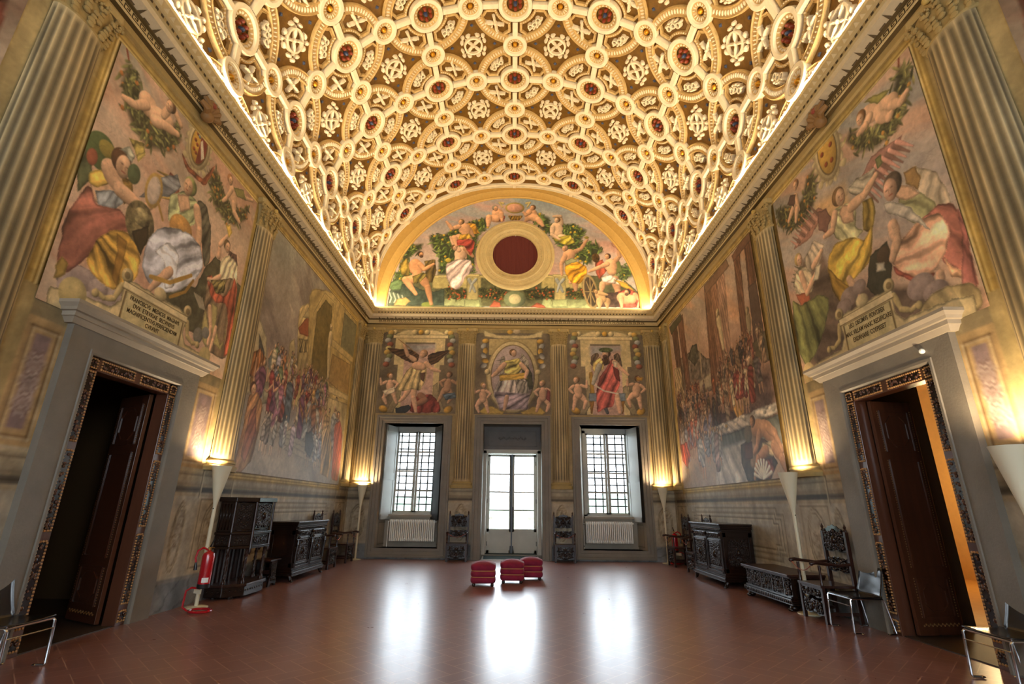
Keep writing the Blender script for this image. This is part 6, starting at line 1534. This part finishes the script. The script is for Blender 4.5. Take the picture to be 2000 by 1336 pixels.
# reclining bearded figure at far left with beasts below
P(LQ([(190,790),(200,700),(250,650),(330,650),(420,690),(500,700),(560,680),(560,790)]), '#3f4a3c', grain=.4); P(LQ([(270,520),(320,480),(340,540),(330,600),(280,590)]), '#8a7434', fold=(70,3,.25))
for k in range(8): cv.line(LQ([(200+k*14,700+k*4),(215+k*14,740+k*5),(205+k*14,770)]), .05, ['#9aa08c', '#4f5c48'][k % 2])
P(LQ([(230,790),(250,750),(310,735),(340,760),(310,790)]), '#b59a5c'); P(LQ([(195,650),(250,610),(290,640),(280,690),(210,690)]), '#5c7048', fold=(50,3,.2)); cv.ell(LQ([(450,785)])[0], .2, .10, '#6f7838')
P(LQ([(430,500),(500,490),(510,560),(480,640),(440,640)]), '#6e5a30', fold=(80,3,.25))
nude(dict(head=(408,458), torso=[(370,520),(385,590)], armB=[(345,520),(350,570),(420,560)], legB=[(420,620),(450,670),(475,780)], legA=[(370,620),(305,620),(375,715)], cloth=[(350,600),(420,575),(450,590),(400,640),(360,650)], cc='#8a7a3c', armA=[(400,520),(430,555),(490,520)]), '#d99c6c', '#3c2c1c', 1, '#4a3424')
# seated figure with raised arm
nude(dict(head=(628,415), torso=[(670,440),(655,490)], armB=[(690,430),(700,480)], legB=[(700,560),(650,620),(640,670)], legA=[(620,560),(590,600),(640,660)], cloth=[(570,520),(640,490),(730,490),(748,560),(700,600),(680,650),(640,690),(600,670),(570,600)], cc='#cdb4a8', armA=[(655,430),(620,390),(600,345)]), '#e0b490', '#6a4a2c', 1)
cv.ell(LQ([(585,495)])[0], .10, .08, '#c9b044')
# figure with red and gold drapery above
P(LQ([(700,250),(760,260),(790,320),(740,330),(700,290)]), '#c08a34', fold=(40,3,.25))
nude(dict(head=(668,248), torso=[(690,285),(700,320)], legB=[(720,370),(700,420),(745,470)], legA=[(660,350),(625,350),(640,400)], cloth=[(640,360),(700,350),(760,370),(750,430),(730,470),(690,400),(640,400)], cc='#a8483c', cloth2=[(660,330),(720,320),(740,350),(680,365),(650,360)], cc2='#c89a3c', armA=[(655,275),(610,290),(575,245)], armB=[(720,290),(750,340)]), SK2, '#8a6a3a', -1)
# pair at the top and the pink oval
nude(dict(head=(893,158), torso=[(905,190),(915,220)], legB=[(920,225),(880,230)], legA=[(900,225),(850,215),(845,270)], armA=[(930,190),(935,240)], cloth=[(930,190),(955,210),(950,240),(915,240)], cc='#8e4038'), SK2, '#8a8470', 1)
nude(dict(head=(1133,155), torso=[(1125,190),(1130,210)], legA=[(1140,215),(1170,230),(1200,270)], legB=[(1110,215),(1090,240)], armA=[(1115,180),(1090,200),(1075,185)]), SK2, '#6a4a2c', -1)
cv.ell(LQ([(1018, 155)])[0], .33, .22, '#a8904c'); cv.ell(LQ([(1018, 155)])[0], .27, .17, '#d29c80')
for sg in (-1, 1): cv.limb(LQ([(1018+sg*75,125),(1018+sg*100,120),(1018+sg*80,150)]), .05, .03, '#c4b070')
P(LQ([(970,205),(1070,205),(1050,235),(990,235)]), '#8a6a2c', fold=(80,6,.3))
# pale figure, arm over the head
nude(dict(head=(1292,235), torso=[(1290,280),(1300,320)], armB=[(1320,260),(1315,210),(1270,210)], legA=[(1320,350),(1390,360)], cloth=[(1260,350),(1380,330),(1410,380),(1360,400),(1280,370)], cc='#a8983c', armA=[(1265,280),(1260,330),(1310,360)]), '#e2bd98', '#7a5a34', -1)
# figure in bright yellow
nude(dict(head=(1343,420), torso=[(1375,455),(1355,490)], armB=[(1390,450),(1450,420),(1490,360)], legB=[(1440,600),(1410,650),(1415,690)], legA=[(1400,600),(1380,640)], cloth=[(1345,510),(1420,500),(1490,540),(1485,600),(1440,650),(1380,640),(1345,580)], cc='#d9982c', armA=[(1345,470),(1320,520),(1325,590)]), SK2, '#b08a74', -1)
P(LQ([(1340,500),(1390,480),(1430,500),(1350,530)]), '#a8a878'); cv.ell(LQ([(1485,348)])[0], .08, .05, '#8c8038')
# figure by the wheel
P(LQ([(1540,510),(1590,490),(1620,560),(1570,620),(1545,580)]), '#9a4c38', fold=(70,3,.25)); cv.ell(LQ([(1545,480)])[0], .13, .17, '#5a4020', grain=.6); P(LQ([(1640,490),(1690,480),(1720,560),(1680,590)]), '#6a7040')
nude(dict(head=(1620,472), torso=[(1640,520),(1650,570)], armB=[(1670,500),(1700,470),(1690,420)], legB=[(1670,620),(1690,700),(1660,790)], legA=[(1640,620),(1590,650),(1580,700)], cloth=[(1580,600),(1640,590),(1690,620),(1740,640),(1750,670),(1680,650),(1620,640),(1590,640)], cc='#d8c4b4', armA=[(1620,520),(1570,540),(1500,570)]), SK2, '#4a3424', -1)
P(LQ([(1660,620),(1740,640),(1800,700),(1720,670)]), '#d0a03c'); P(LQ([(1700,440),(1650,400),(1640,380),(1700,390)]), '#b07a5c', alpha=.6)
u, v = cv.q(*LQ([(1510, 700)])[0]); cv.ell((u, v), .24, .62, '#a58c5c', raw=True, ang=8); cv.ell((u, v), .18, .52, '#4c4030', raw=True, ang=8)
for k in range(8): a = k*pi/4; cv.line([(u, v), (u+.18*cos(a), v+.52*sin(a))], .03, '#a58c5c', raw=True)
P(LQ([(1540,720),(1700,700),(1720,800),(1560,800)]), '#4f3c34', grain=.4); nude(dict(head=(1545,700), torso=[(1570,720),(1590,750)], legA=[(1570,760),(1570,800)], legB=[(1620,760),(1620,800)], armA=[(1570,710),(1620,720)]), '#c9a070', '#8a6a3c', 1, r=.8)
P(LQ([(1690,700),(1760,680),(1840,720),(1850,805),(1700,805)]), '#8e4034', fold=(70,3,.25)); nude(dict(head=(1748,705), torso=[(1720,740),(1780,750)], armA=[(1710,740),(1715,800)], armB=[(1800,720),(1840,760),(1820,800)]), SK2, '#4a3c2c', -1, '#5a4634')
cv.wash(1.2, 61, .14); cv.wash(16, 62, .10)
R1 = 4.13
lun = fresco('fresco', 'back', cv, 'half-round painted garden scene with fruit trees and reclining figures around the round window', mask=lambda a, b: (np.hypot(a, b-7.5) > R1) | (np.hypot((a-.06)/1.2, (b-9.38)/1.2) < .8))
# raised archivolt between vault and lunette
mb = MB(); mb.col = '#c9a055'; vs = []; n_ = 96
prof = [(4.10, 0), (4.10, .05), (4.14, .07), (4.17, .045), (4.36, .05), (4.40, .07), (4.44, .05), (4.95, .05)]
for k in range(n_+1):
    a = -.03+(pi+.06)*k/n_
    for (r, d) in prof: vs.append((r*cos(a), D-d, 7.5+r*sin(a)))
m_ = len(prof); mb.add(vs, [(k*m_+i, k*m_+i+1, (k+1)*m_+i+1, (k+1)*m_+i) for k in range(n_) for i in range(m_-1)]); ar = struct(mb.build('trim_2', 'painted', smooth=True)); ar['label'] = 'broad golden arch band around the half-round painting'
# ---- round window
oc = thing('round_window', 'round window with maroon pleated curtain in a carved circular frame', 'window', (.06, D-.013, 9.38))
rx = lambda r, y: (r, -y)
MB().lathe([(1.31, 0), (1.31, -.05), (1.28, -.09), (1.22, -.10), (1.20, -.075), (1.17, -.075), (1.15, -.095), (1.00, -.10), (.98, -.12), (.95, -.12), (.93, -.09)], n=72, axis='y', sy=.985, cap=False).build('outer_ring', mat('frame_stone', '#c9b078', .5, var=.15, scale=6, bump=.2, bscale=40), oc, smooth=True)
MB().lathe([(.93, -.09), (.80, -.05), (.78, -.07), (.755, -.07), (.75, .0)], n=72, axis='y', sy=.985, cap=False).build('inner_ring', MATS['frame_stone'], oc, smooth=True)
m = MB()
for r, n_, s_ in ((1.085, 110, .026), (.865, 80, .032)):
    for k in range(n_): a = 2*pi*k/n_; m.ball((r*cos(a), -.10 if r > 1 else -.075, r*.985*sin(a)), s_, 6, 4, .8, .6, .8)
m.build('carved_beading', MATS['frame_stone'], oc, smooth='full')
m = MB(); vs = []; cols_ = 220; rows_ = 24
for j in range(rows_+1):
    for i in range(cols_+1):
        x = -.8+1.6*i/cols_; z = -.8+1.6*j/rows_; vs.append((x, .0+.007*sin(x*72)+.004*sin(x*31+z*2), z))
m.add(vs, [(j*(cols_+1)+i, j*(cols_+1)+i+1, (j+1)*(cols_+1)+i+1, (j+1)*(cols_+1)+i) for j in range(rows_) for i in range(cols_) if (-.8+1.6*(i+.5)/cols_)**2+(-.8+1.6*(j+.5)/rows_)**2 < .785**2])
cu = m.build('curtain', 'curtain', oc, smooth='full')
MB().box(-.008, .008, -.03, .0, .72, .80).build('curtain_hook', 'white', oc)
# ============ three panels over the far openings
def panel_bg(cv, u0, u1, oval=False):
    cv.img[:] = srgb('#6a5c46'); cv.wash(2, 3, .3); uc = (u0+u1)/2; w = u1-u0
    rect(cv, u0, u1, 6.62, 6.8, '#8a7748')
    st = '#c0ab76'
    if not oval:
        rect(cv, uc-.78, uc+.78, 5.55, 6.45, st); rect(cv, uc-.65, uc+.65, 4.05, 6.5, st); rect(cv, uc-.86, uc+.86, 6.42, 6.52, '#cdb985'); rect(cv, uc-.86, uc+.86, 6.415, 6.43, '#6f5b38')
        rect(cv, uc-.47, uc+.47, 4.05, 6.27, '#b08c7c', grain=.2); rect(cv, uc-.47, uc+.47, 6.22, 6.28, '#5c4c30')
        cv.poly([(uc-.47, 5.9), (uc+.47, 6.1), (uc+.47, 6.22), (uc-.47, 6.22)], '#8d8a88', raw=True, soft=.15, line=0)
        for sg in (-1, 1):
            cv.poly([(uc+sg*.47, 4.9), (uc+sg*.62, 5.0), (uc+sg*.66, 4.6), (uc+sg*.85, 4.2), (uc+sg*1.0, 4.05), (uc+sg*.7, 4.05), (uc+sg*.5, 4.4)], '#8a7a58', raw=True)
            cv.poly([(uc+sg*.1, 6.56), (uc+sg*.3, 6.72), (uc+sg*.55, 6.68), (uc+sg*.8, 6.56), (uc+sg*.8, 6.52), (uc+sg*.15, 6.52)], st, raw=True); cv.ell((uc+sg*.2, 6.62), .09, .09, st, raw=True, shade=.5); cv.ell((uc+sg*.82, 6.62), .08, .08, st, raw=True, shade=.5)
            cv.ell((uc+sg*.98, 4.16), .14, .10, '#b8892f', raw=True, shade=.5, ang=30*sg)
        cv.ell((uc, 6.62), .08, .09, '#c9962f', raw=True, shade=.5)
    else:
        cv.poly([(uc-.95, 6.72), (uc-.5, 6.55), (uc+.5, 6.55), (uc+.95, 6.72), (uc+.9, 6.5), (uc+.4, 6.42), (uc-.4, 6.42), (uc-.9, 6.5)], st, raw=True); rect(cv, uc-.75, uc+.75, 5.9, 6.42, '#a8925c')
        cv.ell((uc, 5.22), .82, 1.16, '#8f7a4c', raw=True); cv.ell((uc, 5.22), .78, 1.12, st, raw=True); cv.ell((uc, 5.22), .68, 1.02, '#6f5b38', raw=True); cv.ell((uc, 5.22), .65, .99, '#a08c88', raw=True, shade=.3)
        for sg in (-1, 1):
            for k in range(6): cv.ell((uc+sg*(.86+.05*(k % 2)), 6.35-.16*k), .11, .08, ['#b8892f', '#8f8c84'][k % 2], raw=True, shade=.5, ang=k*40)
            cv.ell((uc+sg*.78, 5.35), .09, .09, st, raw=True, shade=.5)
            cv.poly([(uc+sg*.25, 4.1), (uc+sg*.6, 4.28), (uc+sg*.85, 4.25), (uc+sg*1.0, 4.1), (uc+sg*.9, 4.04), (uc+sg*.3, 4.04)], '#b8963f', raw=True)
        cv.ell((uc-.1, 6.66), .09, .07, '#c9962f', raw=True); cv.ell((uc+.12, 6.68), .12, .08, '#b8a078', raw=True)
    for sg in (-1, 1):
        for k in range(9):
            c = ['#b08a3c', '#6c6f44', '#8f8f88', '#8a4a34', '#a89a5c'][k % 5]
            if not oval: cv.ell((uc+sg*(.98+.04*((k*7) % 3-1)), 6.6-.13*k), .10, .085, c, raw=True, shade=.5)
Pn = lambda cv, pts, ox: [(ox+x/4.4533, 620+y/4.4533) for x, y in pts]
def panel(u0, u1, oval, draw, label):
    cv = Cv(u0, u1, 4.04, 6.74, .0125, q=survey(1, D)); panel_bg(cv, u0, u1, oval); draw(cv); cv.finish()
    return fresco('fresco', 'back', cv, label, group=None)
def dl(cv):
    X = lambda pts: Pn(cv, pts, 700); P = cv.poly; s = '#c79a78'
    for pts in ([(530,320),(450,280),(350,275),(240,265),(330,330),(400,370),(470,400),(520,380)], [(600,330),(680,300),(800,280),(740,350),(680,400),(620,420)]): P(X(pts), '#4a3222', fold=(25,6,.3))
    P(X([(440,830),(470,700),(560,670),(640,670),(700,740),(720,830)]), '#7a3028', fold=(60,2,.3)); P(X([(320,790),(440,760),(460,790),(420,830),(330,830)]), '#34383c'); cv.limb(X([(540,680),(580,720),(500,760)]), .13, .09, '#8a5c44')
    cv.limb(X([(480,600),(480,700),(500,820)]), .13, .06, s); cv.limb(X([(440,620),(400,690),(360,730)]), .11, .055, s)
    P(X([(480,420),(570,390),(600,440),(580,560),(540,640),(460,620),(370,650),(340,620),(400,500),(430,450)]), '#a08a5c', fold=(70,3,.32)); P(X([(540,480),(585,480),(570,560),(540,540)]), '#5c4030')
    cv.limb(X([(500,420),(560,430)]), .15, .14, s); cv.limb(X([(490,370),(430,330),(400,240)]), .09, .055, s); cv.limb(X([(590,400),(640,450),(710,470)]), .09, .055, s); cv.head(X([(565,320)])[0], .15, '#b08058', s, look=-1); cv.line(X([(350,190),(500,310)]), .025, '#8a6434')
    cv.putto(X([(275,610)])[0], .95, 5, s); P(X([(210,640),(320,600),(320,650),(230,680)]), '#c0ae90', fold=(20,4,.2)); cv.putto(X([(775,600)])[0], .95, -8, '#a87c5c', '#5a3c24', flip=-1); P(X([(730,670),(840,650),(850,700),(760,720)]), '#4f6474', fold=(20,4,.2))
panel(-4.1, -1.70, False, dl, 'painted winged figure with arm raised over a fallen figure, above the left window')
def dc(cv):
    P = cv.poly; X = lambda pts: Pn(cv, [(x+700*0, y) for x, y in pts], 700); s = '#c79a78'; Y = lambda pts: [(x, y) for x, y in pts]
    P(Y([(1020,700),(1040,730),(1040,760),(1020,765)]), '#3c3c28', grain=.5); wing(cv, (985,695), (980,740), .25, '#9a8f7c', 5); wing(cv, (1020,690), (1035,720), .2, '#9a8f7c', 5)
    P(Y([(978,735),(1000,720),(1022,730),(1034,760),(1030,785),(1000,795),(975,790),(962,770)]), '#b9aba0', fold=(70,3,.3)); P(Y([(1005,740),(1030,745),(1034,775),(1015,785)]), '#7c7468', fold=(60,4,.3)); P(Y([(965,765),(1035,770),(1030,800),(975,800)]), '#a08c94', fold=(15,3,.3), soft=.06)
    P(Y([(985,705),(1015,700),(1022,718),(1010,735),(985,730)]), '#b0a050', fold=(40,4,.3)); P(Y([(975,733),(1028,728),(1030,740),(976,744)]), '#b08a34', fold=(10,4,.25)); cv.limb(Y([(985,712),(970,728),(962,735)]), .10, .06, s); cv.limb(Y([(1018,712),(1030,725),(1026,738)]), .09, .055, s); cv.head((1003,690), .14, '#6a4a2c', s); cv.limb(Y([(990,775),(985,800)]), .08, .06, s)
    cv.putto((943,775), .9, 0, s, '#a07c4c'); cv.putto((1060,772), .95, 0, s, '#a07c4c', flip=-1); P(Y([(1068,760),(1075,765),(1074,785),(1066,780)]), '#8a3c38')
panel(-1.14, 1.17, True, dc, 'painted oval scene of a seated winged figure in pale robes, above the glazed door')
def dr_(cv):
    X = lambda pts: Pn(cv, pts, 1000); P = cv.poly; s = '#c79a78'
    for pts in ([(680,400),(690,330),(740,305),(760,330),(720,380),(700,430)], [(880,330),(920,305),(950,370),(960,440),(920,440),(890,380)]): P(X(pts), '#5c4a38', fold=(80,6,.25))
    P(X([(670,480),(700,470),(720,700),(680,730)]), '#a87c2c'); P(X([(670,660),(740,660),(740,730),(670,730)]), '#66727c'); P(X([(930,660),(985,660),(985,730),(930,730)]), '#66727c'); P(X([(670,730),(715,730),(700,840),(690,840)]), '#8a5c24'); P(X([(950,730),(980,730),(970,840),(962,840)]), '#8a5c24')
    cv.limb(X([(890,640),(920,720),(940,830)]), .13, .07, s); cv.limb(X([(800,760),(830,830)]), .07, .06, '#4c5054')
    P(X([(860,360),(900,380),(930,500),(940,600),(900,660),(880,780),(800,790),(740,840),(730,640),(760,520),(820,440)]), '#a84c44', fold=(70,2.4,.32)); P(X([(870,420),(930,460),(940,560),(900,540)]), '#6c2c28')
    P(X([(700,400),(760,340),(790,380),(800,450),(740,480),(700,460)]), '#bda35c', fold=(50,4,.3)); cv.limb(X([(760,420),(730,500),(705,575)]), .10, .07, '#9a9484'); cv.limb(X([(890,390),(940,440),(1010,500)]), .10, .055, s); P(X([(880,380),(920,390),(910,440),(885,430)]), '#c9b898')
    cv.head(X([(815,320)])[0], .16, '#5a3c28', s, look=-1, beard='#4a3020'); cv.ell(X([(815,285)])[0], .22, .08, '#4f5c34', grain=.6); P(X([(780,360),(840,340),(850,400),(800,420)]), '#4a3020', fold=(80,6,.3)); cv.line(X([(720,590),(800,640),(920,665)]), .045, '#b4aa98')
    cv.putto(X([(575,650)])[0], 1.0, 5, s, '#8a643c', flip=-1); cv.putto(X([(1080,640)])[0], 1.0, -10, '#b88c6c', '#5a3c24'); P(X([(1075,520),(1140,520),(1130,550),(1085,550)]), '#b8862c')
panel(1.72, 4.1, False, dr_, 'painted bearded winged figure in a red mantle holding a curved blade, above the right window')
# slivers of further painted bays at the near ends
for side, sg in (('left', -1), ('right', 1)):
    cv = Cv(1.2, 3.5, 3.4, 6.6, .03, q=None); cv.side = sg; sky(cv, '#6e6254', '#8a7866', '#9a8468', '#7c5a4c', 30, 44+sg); cv.poly([(3.1, 5.6), (3.35, 5.9), (3.4, 5.4), (3.2, 5.2)], '#6a2c20', raw=True, fold=(60, 3, .3)); crowd(cv, (1.4, 3.0, 3.5, 4.3), 9, 1.7, ['#6c4a3c', '#5c5a44', '#8a6a4c', '#7c4438'], 81); cv.finish()
    fresco('fresco', side, cv, 'sliver of painted scene at the near end of the '+side+' wall, beyond the large column')
# ---- carved shells fixed over the crests on the cornice
def shell_mask(w, uc, label):
    x, y, z = WM[w](uc, .10, 6.95); r = thing('shell_ornament', label, 'ornament', (x, y, z))
    m = MB(); s_ = 1 if w == 'left' else -1
    for k in range(7):
        a = pi*(.08+.84*k/6); m.tube([(0, 0, -.10), (s_*.10, .14*cos(a), -.10+.18*sin(a)), (s_*.06, .24*cos(a), -.10+.34*sin(a))], [.03, .05, .035], 8)
    m.ball((s_*.03, 0, -.10), .09, 10, 8); m.build('scallop', mat('ochre_shell', '#8a6436', .6, var=.2, scale=12), r, smooth=True)
    m = MB(); m.ball((s_*.12, -.04, .06), .05, 8, 6, .6, 1.2, .8); m.build('red_tongue', mat('shell_red', '#8a3a2c', .6), r, smooth=True)
shell_mask('left', cv.us[0]*0+5.95, 'brown scallop shell ornament over the crest, left cornice'); shell_mask('right', 5.95, 'brown scallop shell ornament over the crest, right cornice')
# ------------------------------------------------------------------ light
wd = bpy.data.worlds.new('sky'); scene.world = wd; wd.use_nodes = True
bg = wd.node_tree.nodes['Background']; bg.inputs['Color'].default_value = (.80, .91, 1.0, 1); bg.inputs['Strength'].default_value = 10
def area(name, loc, rot, sx, sy, power, col, spread=pi):
    l = bpy.data.lights.new(name, 'AREA'); l.shape = 'RECTANGLE'; l.size = sx; l.size_y = sy; l.energy = power; l.color = col; l.spread = spread
    o = bpy.data.objects.new(name, l); COL.objects.link(o); o.location = loc; o.rotation_euler = rot; return o
WARM = (1.0, .82, .54)
# lamps hidden on the cornice ledge, shining up into the vault
for sg in (-1, 1):
    for (ya, yb_) in ((-1.5, 5.5), (5.5, 14.5)):
        area('cornice_strip_light', (sg*(W-.29), (ya+yb_)/2, ZC+.03), (0, radians(180)-sg*radians(32), 0), .10, yb_-ya, 25*(yb_-ya), WARM)
area('cornice_strip_light', (0, D-.17, ZC+.05), (radians(180-20), 0, 0), 8.0, .08, 26, WARM)
for sg in (-1, 1):
    l = bpy.data.lights.new('cornice_corner_lamp', 'POINT'); l.energy = 22; l.color = WARM; l.shadow_soft_size = .04
    o = bpy.data.objects.new('cornice_corner_lamp', l); COL.objects.link(o); o.location = (sg*(W-.35), D-.2, ZC+.10)
# daylight entering the openings (sky portals)
for (x, z, sx, sz) in ((-2.9, 2.4, 1.5, 2.5), (2.9, 2.4, 1.5, 2.5), (0.02, 1.8, 1.4, 2.2)):
    o = area('window_daylight', (x, 16.02, z), (radians(-90), 0, 0), sx, sz, 1, (1, 1, 1)); o.data.cycles.is_portal = True
    o = area('window_daylight', (x, YR-.35, z), (radians(90), 0, 0), sx+.3, sz+.2, 1, (1, 1, 1)); o.data.cycles.is_portal = True
l = bpy.data.lights.new('side_room_lamp', 'POINT'); l.energy = 55; l.color = (1, .72, .36); l.shadow_soft_size = .1
o = bpy.data.objects.new('side_room_lamp', l); COL.objects.link(o); o.location = (9.1, 10.6, 2.0)
scene.cycles.use_denoising = True
scene.cycles.max_bounces = 6; scene.cycles.diffuse_bounces = 4; scene.cycles.glossy_bounces = 3
scene.cycles.sample_clamp_indirect = 6; scene.cycles.use_adaptive_sampling = True; scene.cycles.adaptive_threshold = .02
